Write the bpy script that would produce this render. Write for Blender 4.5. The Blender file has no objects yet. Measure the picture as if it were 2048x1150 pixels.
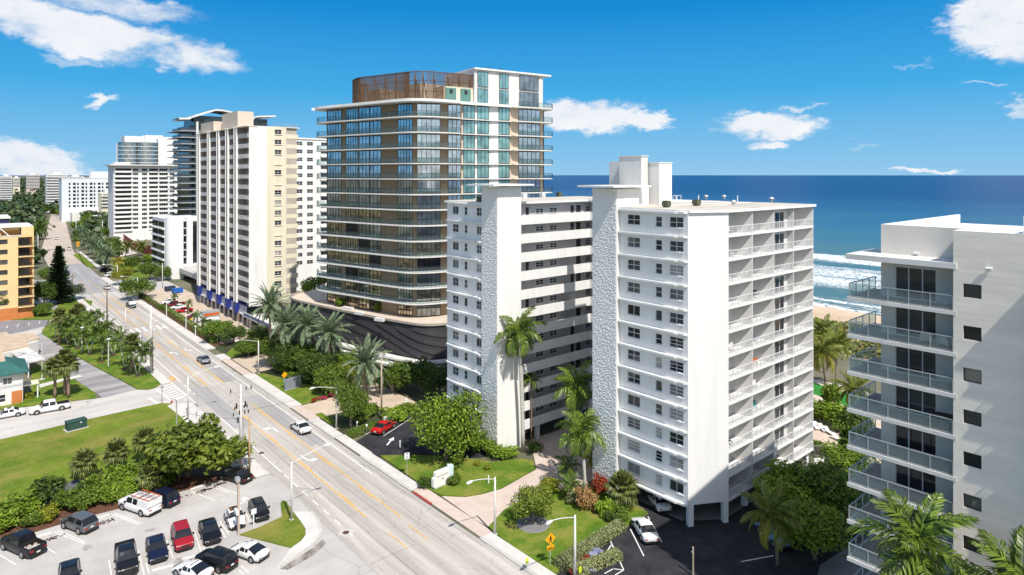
import bpy, math, random
from mathutils import Vector, Matrix
R = math.radians
random.seed(7)
SC = bpy.context.scene
COL = SC.collection
# ------------------------------------------------------------------ camera
F, H, HZ = 1300.0, 40.0, 350.0           # focal length in photo pixels, eye height, horizon row
YAW = math.atan(1124.0 / F)
SA, CA = math.sin(YAW), math.cos(YAW)
cam = bpy.data.cameras.new('camera')
camo = bpy.data.objects.new('camera', cam); COL.objects.link(camo)
cam.sensor_width = 36.0; cam.lens = 36.0 * F / 2048.0
cam.shift_y = -(575.0 - HZ) / 2048.0
cam.clip_start = 0.5; cam.clip_end = 150000.0
camo.location = (0, 0, H); camo.rotation_euler = (R(90), 0, -YAW)
SC.camera = camo
SC.render.resolution_x, SC.render.resolution_y = 1024, 575
SC.view_settings.view_transform = 'Standard'; SC.view_settings.look = 'None'
SC.view_settings.exposure = 0.22; SC.view_settings.gamma = 1.0
SC.view_settings.use_curve_mapping = False
cy = SC.cycles
cy.use_denoising = True; cy.max_bounces = 6; cy.diffuse_bounces = 3; cy.glossy_bounces = 3
cy.transmission_bounces = 3; cy.transparent_max_bounces = 8
cy.caustics_reflective = False; cy.caustics_refractive = False
cy.sample_clamp_indirect = 4.0

def G(px, py, z=0.0):
    """a point at height z seen at photo pixel (px, py) -> world x, y"""
    d = F * (H - z) / (py - HZ); l = (px - 1024.0) / F * d
    return (d * SA + l * CA, d * CA - l * SA)
def DEP(x, y): return x * SA + y * CA
def XA(px, X):
    t = (px - 1024.0) / F; d = X / (SA + t * CA); return d * CA - t * d * SA
def YA(px, Y):
    t = (px - 1024.0) / F; d = Y / (CA - t * SA); return d * SA + t * d * CA
def PX(x, y):
    return 1024.0 + F * (x * CA - y * SA) / DEP(x, y)

# ------------------------------------------------------------------ sky and sun
SUN_AZ, SUN_EL = 192.0, 54.5             # compass bearing of the sun (y is north), elevation
world = bpy.data.worlds.new('World'); SC.world = world; world.use_nodes = True
nt = world.node_tree; nt.nodes.clear()
def N(tree, t, **kw):
    n = tree.nodes.new(t)
    for k, v in kw.items(): setattr(n, k, v)
    return n
def L(tree, a, b): tree.links.new(a, b)
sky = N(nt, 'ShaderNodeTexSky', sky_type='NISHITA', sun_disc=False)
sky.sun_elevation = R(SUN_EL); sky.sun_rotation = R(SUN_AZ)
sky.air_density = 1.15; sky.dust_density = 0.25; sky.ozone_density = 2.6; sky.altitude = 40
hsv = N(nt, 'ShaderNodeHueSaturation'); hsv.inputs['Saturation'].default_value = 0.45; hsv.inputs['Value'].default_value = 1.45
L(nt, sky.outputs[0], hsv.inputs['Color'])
tc = N(nt, 'ShaderNodeTexCoord'); sp = N(nt, 'ShaderNodeSeparateXYZ'); L(nt, tc.outputs['Generated'], sp.inputs[0])
az = N(nt, 'ShaderNodeMath', operation='ARCTAN2'); L(nt, sp.outputs[0], az.inputs[0]); L(nt, sp.outputs[1], az.inputs[1])
el = N(nt, 'ShaderNodeMath', operation='ARCSINE'); L(nt, sp.outputs[2], el.inputs[0])
# deep clear-air blue over the physical sky: pale at the sea line, saturated overhead
ramp = N(nt, 'ShaderNodeValToRGB'); elr = N(nt, 'ShaderNodeMapRange'); elr.inputs['From Min'].default_value = -0.02; elr.inputs['From Max'].default_value = 1.5708; L(nt, el.outputs[0], elr.inputs['Value']); L(nt, elr.outputs[0], ramp.inputs[0])
re_ = ramp.color_ramp.elements; re_[0].position = 0.0; re_[0].color = (.33, .60, .82, 1); re_[1].position = 1.0; re_[1].color = (.12, .21, .44, 1)
for p_, c_ in ((.03, (.22, .53, .82)), (.09, (.05, .40, .78)), (.17, (.0, .245, .66)), (.4, (.07, .22, .50))): q_ = re_.new(p_); q_.color = (*c_, 1)
rsc = N(nt, 'ShaderNodeVectorMath', operation='SCALE'); rsc.inputs['Scale'].default_value = 10.0; L(nt, ramp.outputs[0], rsc.inputs[0])
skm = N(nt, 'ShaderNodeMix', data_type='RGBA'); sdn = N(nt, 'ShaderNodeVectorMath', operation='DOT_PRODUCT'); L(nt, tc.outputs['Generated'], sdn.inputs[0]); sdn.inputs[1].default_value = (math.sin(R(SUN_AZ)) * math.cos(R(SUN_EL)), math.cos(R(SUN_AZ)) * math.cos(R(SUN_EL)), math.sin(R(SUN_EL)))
sdr = N(nt, 'ShaderNodeMapRange', interpolation_type='SMOOTHSTEP'); sdr.inputs['From Min'].default_value = 0.05; sdr.inputs['From Max'].default_value = 0.85; sdr.inputs['To Min'].default_value = 0.985; sdr.inputs['To Max'].default_value = 0.05; L(nt, sdn.outputs['Value'], sdr.inputs['Value']); L(nt, sdr.outputs[0], skm.inputs['Factor'])   # sky made brighter and paler round the sun to lift the shade
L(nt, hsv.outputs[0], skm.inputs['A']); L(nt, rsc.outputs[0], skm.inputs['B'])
cb = N(nt, 'ShaderNodeCombineXYZ'); L(nt, az.outputs[0], cb.inputs[0]); L(nt, el.outputs[0], cb.inputs[1])
# ragged edges: push the lookup by noise before the cloud masses are measured
nz = N(nt, 'ShaderNodeTexNoise'); nz.inputs['Scale'].default_value = 21.0; nz.inputs['Detail'].default_value = 7.0; nz.inputs['Roughness'].default_value = 0.62
mpn = N(nt, 'ShaderNodeMapping'); mpn.inputs['Scale'].default_value = (1.0, 1.9, 1.0); L(nt, cb.outputs[0], mpn.inputs[0]); L(nt, mpn.outputs[0], nz.inputs['Vector'])
sub = N(nt, 'ShaderNodeVectorMath', operation='SUBTRACT'); sub.inputs[1].default_value = (0.5, 0.5, 0.5); L(nt, nz.outputs['Color'], sub.inputs[0])
scl = N(nt, 'ShaderNodeVectorMath', operation='MULTIPLY'); scl.inputs[1].default_value = (0.10, 0.055, 0.0); L(nt, sub.outputs[0], scl.inputs[0])
wob = N(nt, 'ShaderNodeVectorMath', operation='ADD'); L(nt, cb.outputs[0], wob.inputs[0]); L(nt, scl.outputs[0], wob.inputs[1])
def sky_dir(px, py):
    t = (px - 1024) / F; u = (HZ - py) / F
    x = SA + t * CA; y = CA - t * SA
    return math.atan2(x, y), math.atan2(u, math.hypot(x, y))
# masses of the clouds: (azimuth, elevation, half width, half height, tilt, density)
CL = []
for (px, py, w, h, tilt, dn) in [(110, 55, 170, 40, 12, 1.0), (300, 88, 170, 34, 10, 1.0), (330, 112, 80, 26, 10, 0.9), (40, 25, 120, 40, 8, 0.9), (235, 12, 150, 22, 4, 0.5),
        (130, 118, 60, 9, 3, 0.35), (208, 200, 42, 11, -4, 0.8), (45, 322, 95, 40, 8, 1.0), (190, 352, 110, 9, 0, 0.55),
        (1180, 232, 130, 34, 0, 1.05), (1290, 238, 60, 18, 0, 0.9), (1530, 252, 105, 26, 2, 0.95), (1540, 290, 42, 12, 0, 0.7), (1600, 217, 50, 8, 0, 0.5),
        (1985, 40, 72, 60, 0, 1.1), (2040, 80, 60, 40, 0, 1.0), (2040, 208, 22, 18, 0, 0.55), (1850, 345, 66, 6, 0, 0.8), (1830, 129, 36, 6, 0, 0.3), (1725, 287, 40, 5, 0, 0.35), (1970, 166, 36, 5, 0, 0.3)]:
    a0, e0 = sky_dir(px, py); CL.append((a0, e0, w / F * 0.93, h / F, R(tilt), dn))
rs = random.Random(3)
for k in range(11):                       # the same scattered cumulus round the rest of the sky
    a0 = R(95 + k * 21 + rs.uniform(-6, 6)); e0 = R(rs.uniform(4, 24))
    CL.append(((a0 + math.pi) % (2 * math.pi) - math.pi, e0, rs.uniform(.07, .17), rs.uniform(.02, .04), R(rs.uniform(-6, 8)), 1.0))
acc = None
for (a0, e0, w, h, tl, dn) in CL:
    m1 = N(nt, 'ShaderNodeMapping', vector_type='TEXTURE'); m1.inputs['Location'].default_value = (a0, e0, 0)
    m1.inputs['Rotation'].default_value = (0, 0, -tl); m1.inputs['Scale'].default_value = (w, h, 1)
    L(nt, wob.outputs[0], m1.inputs[0])
    ln = N(nt, 'ShaderNodeVectorMath', operation='LENGTH'); L(nt, m1.outputs[0], ln.inputs[0])
    mr = N(nt, 'ShaderNodeMapRange', interpolation_type='SMOOTHSTEP'); mr.inputs['From Min'].default_value = 1.25; mr.inputs['From Max'].default_value = 0.35
    mr.inputs['To Min'].default_value = 0; mr.inputs['To Max'].default_value = dn; L(nt, ln.outputs['Value'], mr.inputs['Value'])
    if acc is None: acc = mr.outputs[0]
    else:
        mx = N(nt, 'ShaderNodeMath', operation='MAXIMUM'); L(nt, acc, mx.inputs[0]); L(nt, mr.outputs[0], mx.inputs[1]); acc = mx.outputs[0]
nz2 = N(nt, 'ShaderNodeTexNoise'); nz2.inputs['Scale'].default_value = 11.0; nz2.inputs['Detail'].default_value = 8.0; nz2.inputs['Roughness'].default_value = 0.6
L(nt, mpn.outputs[0], nz2.inputs['Vector'])
dm = N(nt, 'ShaderNodeMapRange'); dm.inputs['From Min'].default_value = 0.28; dm.inputs['From Max'].default_value = 0.62; dm.inputs['To Min'].default_value = 0.25; dm.inputs['To Max'].default_value = 1.25
L(nt, nz2.outputs['Fac'], dm.inputs['Value'])
mu0 = N(nt, 'ShaderNodeMath', operation='MULTIPLY', use_clamp=True); L(nt, acc, mu0.inputs[0]); L(nt, dm.outputs[0], mu0.inputs[1])
mu = N(nt, 'ShaderNodeMapRange', interpolation_type='SMOOTHSTEP'); mu.inputs['From Min'].default_value = 0.04; mu.inputs['From Max'].default_value = 0.80; L(nt, mu0.outputs[0], mu.inputs['Value'])
cc = N(nt, 'ShaderNodeMix', data_type='RGBA'); L(nt, nz2.outputs['Fac'], cc.inputs['Factor'])
cc.inputs['A'].default_value = (6.6, 7.2, 8.2, 1); cc.inputs['B'].default_value = (10.0, 10.1, 10.2, 1)
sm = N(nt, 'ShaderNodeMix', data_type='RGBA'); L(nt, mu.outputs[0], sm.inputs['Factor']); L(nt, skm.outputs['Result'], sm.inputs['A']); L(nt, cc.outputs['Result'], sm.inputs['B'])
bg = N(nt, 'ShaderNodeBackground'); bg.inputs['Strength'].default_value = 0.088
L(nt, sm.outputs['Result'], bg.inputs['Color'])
wo = N(nt, 'ShaderNodeOutputWorld'); L(nt, bg.outputs[0], wo.inputs['Surface'])
sun = bpy.data.lights.new('sun', 'SUN'); sun.energy = 4.7; sun.angle = R(0.53); sun.color = (1.0, 0.945, 0.86)
suno = bpy.data.objects.new('sun', sun); COL.objects.link(suno)
_sd = Vector((math.sin(R(SUN_AZ)) * math.cos(R(SUN_EL)), math.cos(R(SUN_AZ)) * math.cos(R(SUN_EL)), math.sin(R(SUN_EL))))
suno.rotation_euler = _sd.to_track_quat('Z', 'Y').to_euler(); suno.location = (0, -40, 120)

# ------------------------------------------------------------------ materials
MATS = {}
def pm(name, col, var=0.12, scale=0.6, rough=0.8, bump=0.0, bscale=6.0, metal=0.0, spec=0.4, stretch=(1, 1, 1), col2=None, obj=False, detail=5.0, coat=0.0, fine=0.0, fscale=30.0, bmap=False, spots=None, cracks=None):
    """noise-mottled principled paint / stone / asphalt"""
    if name in MATS: return MATS[name]
    m = bpy.data.materials.new(name); m.use_nodes = True; t = m.node_tree; b = t.nodes['Principled BSDF']
    b.inputs['Roughness'].default_value = rough; b.inputs['Metallic'].default_value = metal; b.inputs['Specular IOR Level'].default_value = spec
    if coat: b.inputs['Coat Weight'].default_value = coat; b.inputs['Coat Roughness'].default_value = 0.04
    if obj:
        c = N(t, 'ShaderNodeTexCoord'); src = c.outputs['Object']
    else:
        c = N(t, 'ShaderNodeNewGeometry'); src = c.outputs['Position']
    mp = N(t, 'ShaderNodeMapping'); mp.inputs['Scale'].default_value = stretch; L(t, src, mp.inputs[0])
    if var > 0 or col2:
        n = N(t, 'ShaderNodeTexNoise'); n.inputs['Scale'].default_value = scale; n.inputs['Detail'].default_value = detail; n.inputs['Roughness'].default_value = 0.6
        L(t, mp.outputs[0], n.inputs['Vector'])
        r = N(t, 'ShaderNodeMapRange'); r.inputs['From Min'].default_value = 0.32; r.inputs['From Max'].default_value = 0.68; L(t, n.outputs['Fac'], r.inputs['Value'])
        fac = r.outputs[0]
        if fine > 0:
            n2 = N(t, 'ShaderNodeTexNoise'); n2.inputs['Scale'].default_value = fscale; n2.inputs['Detail'].default_value = 3.0; L(t, src, n2.inputs['Vector'])
            ma = N(t, 'ShaderNodeMath', operation='MULTIPLY_ADD'); L(t, n2.outputs['Fac'], ma.inputs[0]); ma.inputs[1].default_value = fine * 2; 
            ms = N(t, 'ShaderNodeMath', operation='SUBTRACT'); L(t, fac, ms.inputs[0]); ms.inputs[1].default_value = fine; L(t, ms.outputs[0], ma.inputs[2]); fac = ma.outputs[0]
        x = N(t, 'ShaderNodeMix', data_type='RGBA'); x.clamp_factor = True; L(t, fac, x.inputs['Factor'])
        lo = tuple(c_ * (1 - var) for c_ in col[:3]); hi = col2 if col2 else tuple(min(1, c_ * (1 + var)) for c_ in col[:3])
        if col2: lo = col[:3]
        x.inputs['A'].default_value = (*lo, 1); x.inputs['B'].default_value = (*hi, 1); outc = x.outputs['Result']
        if spots:                          # a third colour in scattered worn or stained patches
            sc3, ss, s0, s1, sst = spots; m3 = N(t, 'ShaderNodeMapping'); m3.inputs['Scale'].default_value = sst; L(t, src, m3.inputs[0])
            n3 = N(t, 'ShaderNodeTexNoise'); n3.inputs['Scale'].default_value = ss; n3.inputs['Detail'].default_value = 6.0; n3.inputs['Roughness'].default_value = .65; L(t, m3.outputs[0], n3.inputs['Vector'])
            r3 = N(t, 'ShaderNodeMapRange'); r3.inputs['From Min'].default_value = s0; r3.inputs['From Max'].default_value = s1; r3.inputs['To Max'].default_value = .85; L(t, n3.outputs['Fac'], r3.inputs['Value'])
            x3 = N(t, 'ShaderNodeMix', data_type='RGBA'); L(t, r3.outputs[0], x3.inputs['Factor']); L(t, outc, x3.inputs['A']); x3.inputs['B'].default_value = (*sc3, 1); outc = x3.outputs['Result']
        if cracks:
            cs_, cw_, cc_ = cracks; v4 = N(t, 'ShaderNodeTexVoronoi', feature='DISTANCE_TO_EDGE'); v4.inputs['Scale'].default_value = cs_
            n4 = N(t, 'ShaderNodeTexNoise'); n4.inputs['Scale'].default_value = cs_ * 3; n4.inputs['Detail'].default_value = 4; L(t, src, n4.inputs['Vector']); a4 = N(t, 'ShaderNodeMix', data_type='RGBA', blend_type='LINEAR_LIGHT'); a4.inputs['Factor'].default_value = .9 / max(cs_, .05) * .25; L(t, src, a4.inputs['A']); L(t, n4.outputs['Color'], a4.inputs['B']); L(t, a4.outputs['Result'], v4.inputs['Vector'])
            r4 = N(t, 'ShaderNodeMapRange'); r4.inputs['From Min'].default_value = cw_; r4.inputs['From Max'].default_value = 0; L(t, v4.outputs['Distance'], r4.inputs['Value'])
            g4 = N(t, 'ShaderNodeMath', operation='MULTIPLY'); L(t, r4.outputs[0], g4.inputs[0]); q4 = N(t, 'ShaderNodeMapRange'); q4.inputs['From Min'].default_value = .42; q4.inputs['From Max'].default_value = .6; n5 = N(t, 'ShaderNodeTexNoise'); n5.inputs['Scale'].default_value = .12; L(t, src, n5.inputs['Vector']); L(t, n5.outputs['Fac'], q4.inputs['Value']); L(t, q4.outputs[0], g4.inputs[1])
            x4 = N(t, 'ShaderNodeMix', data_type='RGBA'); L(t, g4.outputs[0], x4.inputs['Factor']); L(t, outc, x4.inputs['A']); x4.inputs['B'].default_value = (*cc_, 1); outc = x4.outputs['Result']
        L(t, outc, b.inputs['Base Color'])
    else: b.inputs['Base Color'].default_value = (*col[:3], 1)
    if bump > 0:
        n = N(t, 'ShaderNodeTexNoise'); n.inputs['Scale'].default_value = bscale; n.inputs['Detail'].default_value = 4.0; L(t, mp.outputs[0] if bmap else src, n.inputs['Vector'])
        bp = N(t, 'ShaderNodeBump'); bp.inputs['Strength'].default_value = min(1, bump); bp.inputs['Distance'].default_value = 0.1 * bump; L(t, n.outputs['Fac'], bp.inputs['Height']); L(t, bp.outputs[0], b.inputs['Normal'])
    MATS[name] = m; return m
def leafm(name, c1, c2, trans=0.25, rough=0.5):
    """leaves: every leaf its own green between c1 and c2, some light through the blade"""
    if name in MATS: return MATS[name]
    m = bpy.data.materials.new(name); m.use_nodes = True; t = m.node_tree; b = t.nodes['Principled BSDF']; o = t.nodes['Material Output']
    g = N(t, 'ShaderNodeNewGeometry'); oi = N(t, 'ShaderNodeObjectInfo')
    x = N(t, 'ShaderNodeMix', data_type='RGBA'); L(t, g.outputs['Random Per Island'], x.inputs['Factor'])
    x.inputs['A'].default_value = (*c1, 1); x.inputs['B'].default_value = (*c2, 1)
    hs = N(t, 'ShaderNodeHueSaturation'); mr = N(t, 'ShaderNodeMapRange'); L(t, oi.outputs['Random'], mr.inputs['Value'])
    mr.inputs['To Min'].default_value = 0.8; mr.inputs['To Max'].default_value = 1.2; L(t, mr.outputs[0], hs.inputs['Value']); L(t, x.outputs['Result'], hs.inputs['Color'])
    L(t, hs.outputs[0], b.inputs['Base Color']); b.inputs['Roughness'].default_value = rough; b.inputs['Specular IOR Level'].default_value = 0.35
    tr = N(t, 'ShaderNodeBsdfTranslucent'); L(t, hs.outputs[0], tr.inputs['Color']); mi = N(t, 'ShaderNodeMixShader'); mi.inputs[0].default_value = trans
    L(t, b.outputs[0], mi.inputs[1]); L(t, tr.outputs[0], mi.inputs[2]); L(t, mi.outputs[0], o.inputs['Surface'])
    MATS[name] = m; return m
def glassm(name, col, rough=0.04, metal=0.0, spec=0.6, var=0.3, scale=0.5):
    return pm(name, col, var=var, scale=scale, rough=rough, metal=metal, spec=spec, detail=1.0)
def clearm(name, tint, alpha, rough=0.05):
    """thin balustrade glass: mostly clear, a little tint and mirror"""
    if name in MATS: return MATS[name]
    m = bpy.data.materials.new(name); m.use_nodes = True; t = m.node_tree; b = t.nodes['Principled BSDF']; o = t.nodes['Material Output']
    b.inputs['Base Color'].default_value = (*tint, 1); b.inputs['Roughness'].default_value = rough; b.inputs['Specular IOR Level'].default_value = 0.8
    tr = N(t, 'ShaderNodeBsdfTransparent'); tr.inputs['Color'].default_value = (0.86, 0.93, 0.93, 1); mi = N(t, 'ShaderNodeMixShader'); mi.inputs[0].default_value = alpha
    L(t, tr.outputs[0], mi.inputs[1]); L(t, b.outputs[0], mi.inputs[2]); L(t, mi.outputs[0], o.inputs['Surface'])
    MATS[name] = m; return m

WHITE = pm('white_paint', (0.77, 0.765, 0.75), var=0.07, scale=0.6, rough=0.75, fine=0.2, fscale=4, stretch=(1, 1, .12), spots=((.60, .57, .52), .4, .60, .82, (1, 1, .07)))
WHITE2 = pm('off_white_paint', (0.68, 0.665, 0.64), var=0.09, scale=0.6, rough=0.8, fine=0.25, fscale=3, stretch=(1, 1, .12))
CREAM = pm('cream_paint', (0.73, 0.67, 0.52), var=0.07, scale=0.6, rough=0.8, stretch=(1, 1, .1))
TAN = pm('tan_paint', (0.30, 0.215, 0.14), var=0.08, scale=0.4, rough=0.7)
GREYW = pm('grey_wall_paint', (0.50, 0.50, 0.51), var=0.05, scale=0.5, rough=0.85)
YELLOW = pm('yellow_stucco', (0.74, 0.55, 0.28), var=0.06, scale=0.4, rough=0.85)
ORANGE = pm('terracotta_paint', (0.55, 0.19, 0.06), var=0.1, scale=0.5, rough=0.8)
STUCCO = pm('rough_stucco', (0.78, 0.77, 0.75), var=0.04, scale=0.5, rough=0.85, bump=0.25, bscale=5)
STUCCO2 = pm('fine_stucco', (0.79, 0.78, 0.76), var=0.06, scale=0.7, rough=0.85, bump=0.3, bscale=2.6, fine=.2, fscale=3, stretch=(1, 1, .10), spots=((.58, .55, .50), .35, .58, .80, (1, 1, .06)))
BOARD = pm('board_finish_wall', (0.83, 0.765, 0.68), var=0.08, scale=0.5, rough=0.85, bump=0.32, bscale=1.6, stretch=(1, .35, 2.6), fine=.2, fscale=2, bmap=True)
ROOFM = pm('roof_membrane', (0.52, 0.475, 0.41), var=0.2, scale=0.35, rough=0.9, fine=.25, fscale=3)
METAL = pm('galvanised_steel', (0.55, 0.56, 0.57), var=0.1, scale=2, rough=0.45, metal=0.6)
WMETAL = pm('white_metal', (0.74, 0.75, 0.76), var=0.04, scale=2, rough=0.4)
ALU = pm('aluminium', (0.5, 0.52, 0.54), var=0.05, scale=2, rough=0.35, metal=0.5)
DARKM = pm('dark_metal', (0.03, 0.03, 0.032), var=0.1, scale=2, rough=0.5)
TAN_LIT = pm('sunlit_tan', (0.60, 0.47, 0.35), var=0.06, scale=0.4, rough=0.7)  # the tower's tan again, with sunlight put into the colour
BRONZE = pm('bronze_slats', (0.16, 0.09, 0.045), var=0.25, scale=1.2, rough=0.55, metal=0.2)
CONC = pm('concrete', (0.50, 0.48, 0.45), var=0.12, scale=0.5, rough=0.9, fine=.25, fscale=5)
POLE = pm('concrete_pole', (0.62, 0.60, 0.58), var=0.08, scale=1.5, rough=0.8)
WOOD = pm('weathered_wood', (0.19, 0.13, 0.085), var=0.25, scale=2, rough=0.9, stretch=(3, 3, .3))
WOODL = pm('new_wood', (0.42, 0.27, 0.13), var=0.15, scale=2, rough=0.85, stretch=(3, 3, .3))
GL = glassm('window_glass_dark', (0.018, 0.020, 0.026))
GL2 = glassm('window_glass_curtain', (0.13, 0.13, 0.125), rough=0.10, spec=0.45)
GL3 = glassm('window_glass_mid', (0.05, 0.055, 0.06))
GLB = glassm('mirror_glass_blue', (0.47, 0.51, 0.55), rough=0.06, metal=0.88)
GLT = glassm('teal_glass', (0.22, 0.40, 0.40), rough=0.05, metal=0.6)
GLD = glassm('mirror_glass_dark', (0.30, 0.32, 0.33), rough=0.02, metal=0.88)
GLG = glassm('gold_reflection_glass', (0.52, 0.43, 0.31), rough=0.04, metal=0.85, var=.45, scale=.9)  # bronze tint stands in for gold reflections in the panes
RAILG = clearm('balustrade_glass', (0.22, 0.27, 0.29), 0.11)
RAILG2 = clearm('balustrade_glass_pale', (0.40, 0.46, 0.48), 0.17)
DARKI = pm('dark_interior', (0.035, 0.033, 0.032), var=0.3, scale=1, rough=0.9)
PODIUM = pm('podium_panel', (0.050, 0.046, 0.050), var=0.14, scale=0.5, rough=0.6)
PODIUM2 = pm('podium_panel_dark', (0.03, 0.03, 0.035), var=0.10, scale=0.5, rough=0.6)
REDWALL = pm('red_brown_wall', (0.20, 0.045, 0.03), var=0.15, scale=.5, rough=0.8)
BLUEP = pm('royal_blue_paint', (0.015, 0.03, 0.22), var=0.1, scale=.6, rough=0.5)
LBLUE = pm('pale_mural_paint', (0.42, 0.44, 0.5), var=0.25, scale=.8, rough=0.7)
PINKG = pm('mauve_paint', (0.42, 0.36, 0.34), var=0.05, scale=.6, rough=0.8)
YPAINT = pm('yellow_road_paint', (0.66, 0.37, 0.05), var=0.22, scale=1.6, rough=0.8, fine=.5, fscale=5)
WPAINT = pm('white_road_paint', (0.75, 0.74, 0.72), var=0.15, scale=1.6, rough=0.8, fine=.5, fscale=6)
RUST = pm('rust_iron', (0.09, 0.05, 0.035), var=0.3, scale=4, rough=0.85)
def emptyobj(name, loc=(0, 0, 0), rz=0.0, parent=None):
    o = bpy.data.objects.new(name, None); COL.objects.link(o); o.location = loc; o.rotation_euler = (0, 0, rz); o.empty_display_size = 0.2
    if parent: o.parent = parent
    return o
def tag(o, label, cat, group=None, kind=None):
    if label: o['label'] = label
    if cat: o['category'] = cat
    if group: o['group'] = group
    if kind: o['kind'] = kind
    return o
def thing(name, label, cat, loc=(0, 0, 0), rz=0.0, group=None):
    return tag(emptyobj(name, loc, rz), label, cat, group)
def place(name, mesh, parent=None, loc=(0, 0, 0), rz=0.0, mats=None, scale=None):
    o = bpy.data.objects.new(name, mesh); COL.objects.link(o); o.location = loc; o.rotation_euler = (0, 0, rz)
    if parent: o.parent = parent
    if scale: o.scale = scale if hasattr(scale, '__len__') else (scale,) * 3
    if mats:
        for i, m in enumerate(mats):
            if m and i < len(o.material_slots): o.material_slots[i].link = 'OBJECT'; o.material_slots[i].material = m
    return o
def copytree(o, parent=None):
    c = o.copy(); COL.objects.link(c)
    if parent: c.parent = parent
    for ch in list(o.children): copytree(ch, c)
    return c
class B:
    """collects faces; build() links them as one mesh object"""
    def __init__(s): s.v = []; s.f = []; s.m = []
    def face(s, pts, m=0):
        i = len(s.v); s.v.extend(pts); s.f.append(tuple(range(i, i + len(pts)))); s.m.append(m)
    def box(s, x0, y0, z0, x1, y1, z1, m=0):
        if x1 < x0: x0, x1 = x1, x0
        if y1 < y0: y0, y1 = y1, y0
        i = len(s.v)
        s.v += [(x0, y0, z0), (x1, y0, z0), (x1, y1, z0), (x0, y1, z0), (x0, y0, z1), (x1, y0, z1), (x1, y1, z1), (x0, y1, z1)]
        s.f += [(i, i + 3, i + 2, i + 1), (i + 4, i + 5, i + 6, i + 7), (i, i + 1, i + 5, i + 4), (i + 1, i + 2, i + 6, i + 5), (i + 2, i + 3, i + 7, i + 6), (i + 3, i, i + 4, i + 7)]
        s.m += [m] * 6; return s
    def obox(s, o, u, n, a0, a1, b0, b1, z0, z1, m=0):
        """box in a wall frame: o origin (x,y), u along, n outward"""
        p = lambda a, b: (o[0] + u[0] * a + n[0] * b, o[1] + u[1] * a + n[1] * b)
        return s.prism([p(a0, b0), p(a1, b0), p(a1, b1), p(a0, b1)], z0, z1, m)
    def prism(s, poly, z0, z1, m=0, top=None, cap=True):
        ar = sum(poly[i][0] * poly[(i + 1) % len(poly)][1] - poly[(i + 1) % len(poly)][0] * poly[i][1] for i in range(len(poly)))
        if ar < 0: poly = poly[::-1]
        n = len(poly); i = len(s.v)
        s.v += [(p[0], p[1], z0) for p in poly] + [(p[0], p[1], z1) for p in poly]
        for k in range(n):
            s.f.append((i + k, i + (k + 1) % n, i + n + (k + 1) % n, i + n + k)); s.m.append(m)
        if cap:
            s.f.append(tuple(range(i + n, i + 2 * n))); s.m.append(m if top is None else top)
            s.f.append(tuple(range(i + n - 1, i - 1, -1))); s.m.append(m)
        return s
    def tube(s, pts, rad, n=8, m=0, cap=True):
        pts = [Vector(p) for p in pts]; k = len(pts)
        if not hasattr(rad, '__len__'): rad = [rad] * k
        i0 = len(s.v)
        for j, p in enumerate(pts):
            d = (pts[min(j + 1, k - 1)] - pts[max(j - 1, 0)]).normalized()
            a = Vector((0, 0, 1)) if abs(d.z) < 0.95 else Vector((1, 0, 0))
            u = d.cross(a).normalized(); w = d.cross(u).normalized()
            for q in range(n):
                c = 2 * math.pi * q / n; s.v.append(tuple(p + (u * math.cos(c) + w * math.sin(c)) * rad[j]))
        for j in range(k - 1):
            for q in range(n):
                a = i0 + j * n + q; b = i0 + j * n + (q + 1) % n
                s.f.append((a, a + n, b + n, b)); s.m.append(m)
        if cap:
            s.f.append(tuple(i0 + q for q in range(n))); s.m.append(m)
            s.f.append(tuple(i0 + (k - 1) * n + q for q in reversed(range(n)))); s.m.append(m)
        return s
    def holewall(s, o, u, n, Lg, z0, z1, holes, dep=0.15, m=0, mr=None):
        """a wall face with window openings; holes (u0,u1,v0,v1), reveals dep deep"""
        us = sorted({0.0, Lg} | {h[0] for h in holes} | {h[1] for h in holes}); vs = sorted({z0, z1} | {h[2] for h in holes} | {h[3] for h in holes})
        P = lambda a, b, z: (o[0] + u[0] * a + n[0] * b, o[1] + u[1] * a + n[1] * b, z)
        fl = (u[0] * n[1] - u[1] * n[0]) > 0
        def q(a, b, c, d, mm): s.face([a, d, c, b] if fl else [a, b, c, d], mm)
        for i in range(len(us) - 1):
            run = None
            for j in range(len(vs) - 1):
                cu = (us[i] + us[i + 1]) / 2; cv = (vs[j] + vs[j + 1]) / 2
                inh = any(h[0] < cu < h[1] and h[2] < cv < h[3] for h in holes)
                if not inh:
                    if run is None: run = vs[j]
                if (inh or j == len(vs) - 2) and run is not None:
                    top = vs[j] if inh else vs[j + 1]
                    q(P(us[i], 0, run), P(us[i + 1], 0, run), P(us[i + 1], 0, top), P(us[i], 0, top), m); run = None
        mr = m if mr is None else mr
        for (a, b, c, d) in holes:
            q(P(a, 0, c), P(a, -dep, c), P(b, -dep, c), P(b, 0, c), mr); q(P(a, 0, d), P(b, 0, d), P(b, -dep, d), P(a, -dep, d), mr)
            q(P(a, 0, c), P(a, 0, d), P(a, -dep, d), P(a, -dep, c), mr); q(P(b, 0, c), P(b, -dep, c), P(b, -dep, d), P(b, 0, d), mr)
        return s
    def mesh(s, name, mats, smooth=False):
        me = bpy.data.meshes.new(name); me.from_pydata(s.v, [], s.f)
        for m in mats: me.materials.append(m)
        me.polygons.foreach_set('material_index', s.m)
        if smooth: me.polygons.foreach_set('use_smooth', [True] * len(s.f))
        me.update(); return me
    def build(s, name, mats, parent=None, smooth=False, loc=(0, 0, 0), rz=0.0):
        if not isinstance(mats, (list, tuple)): mats = [mats]
        return place(name, s.mesh(name, mats, smooth), parent, loc, rz)
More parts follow.
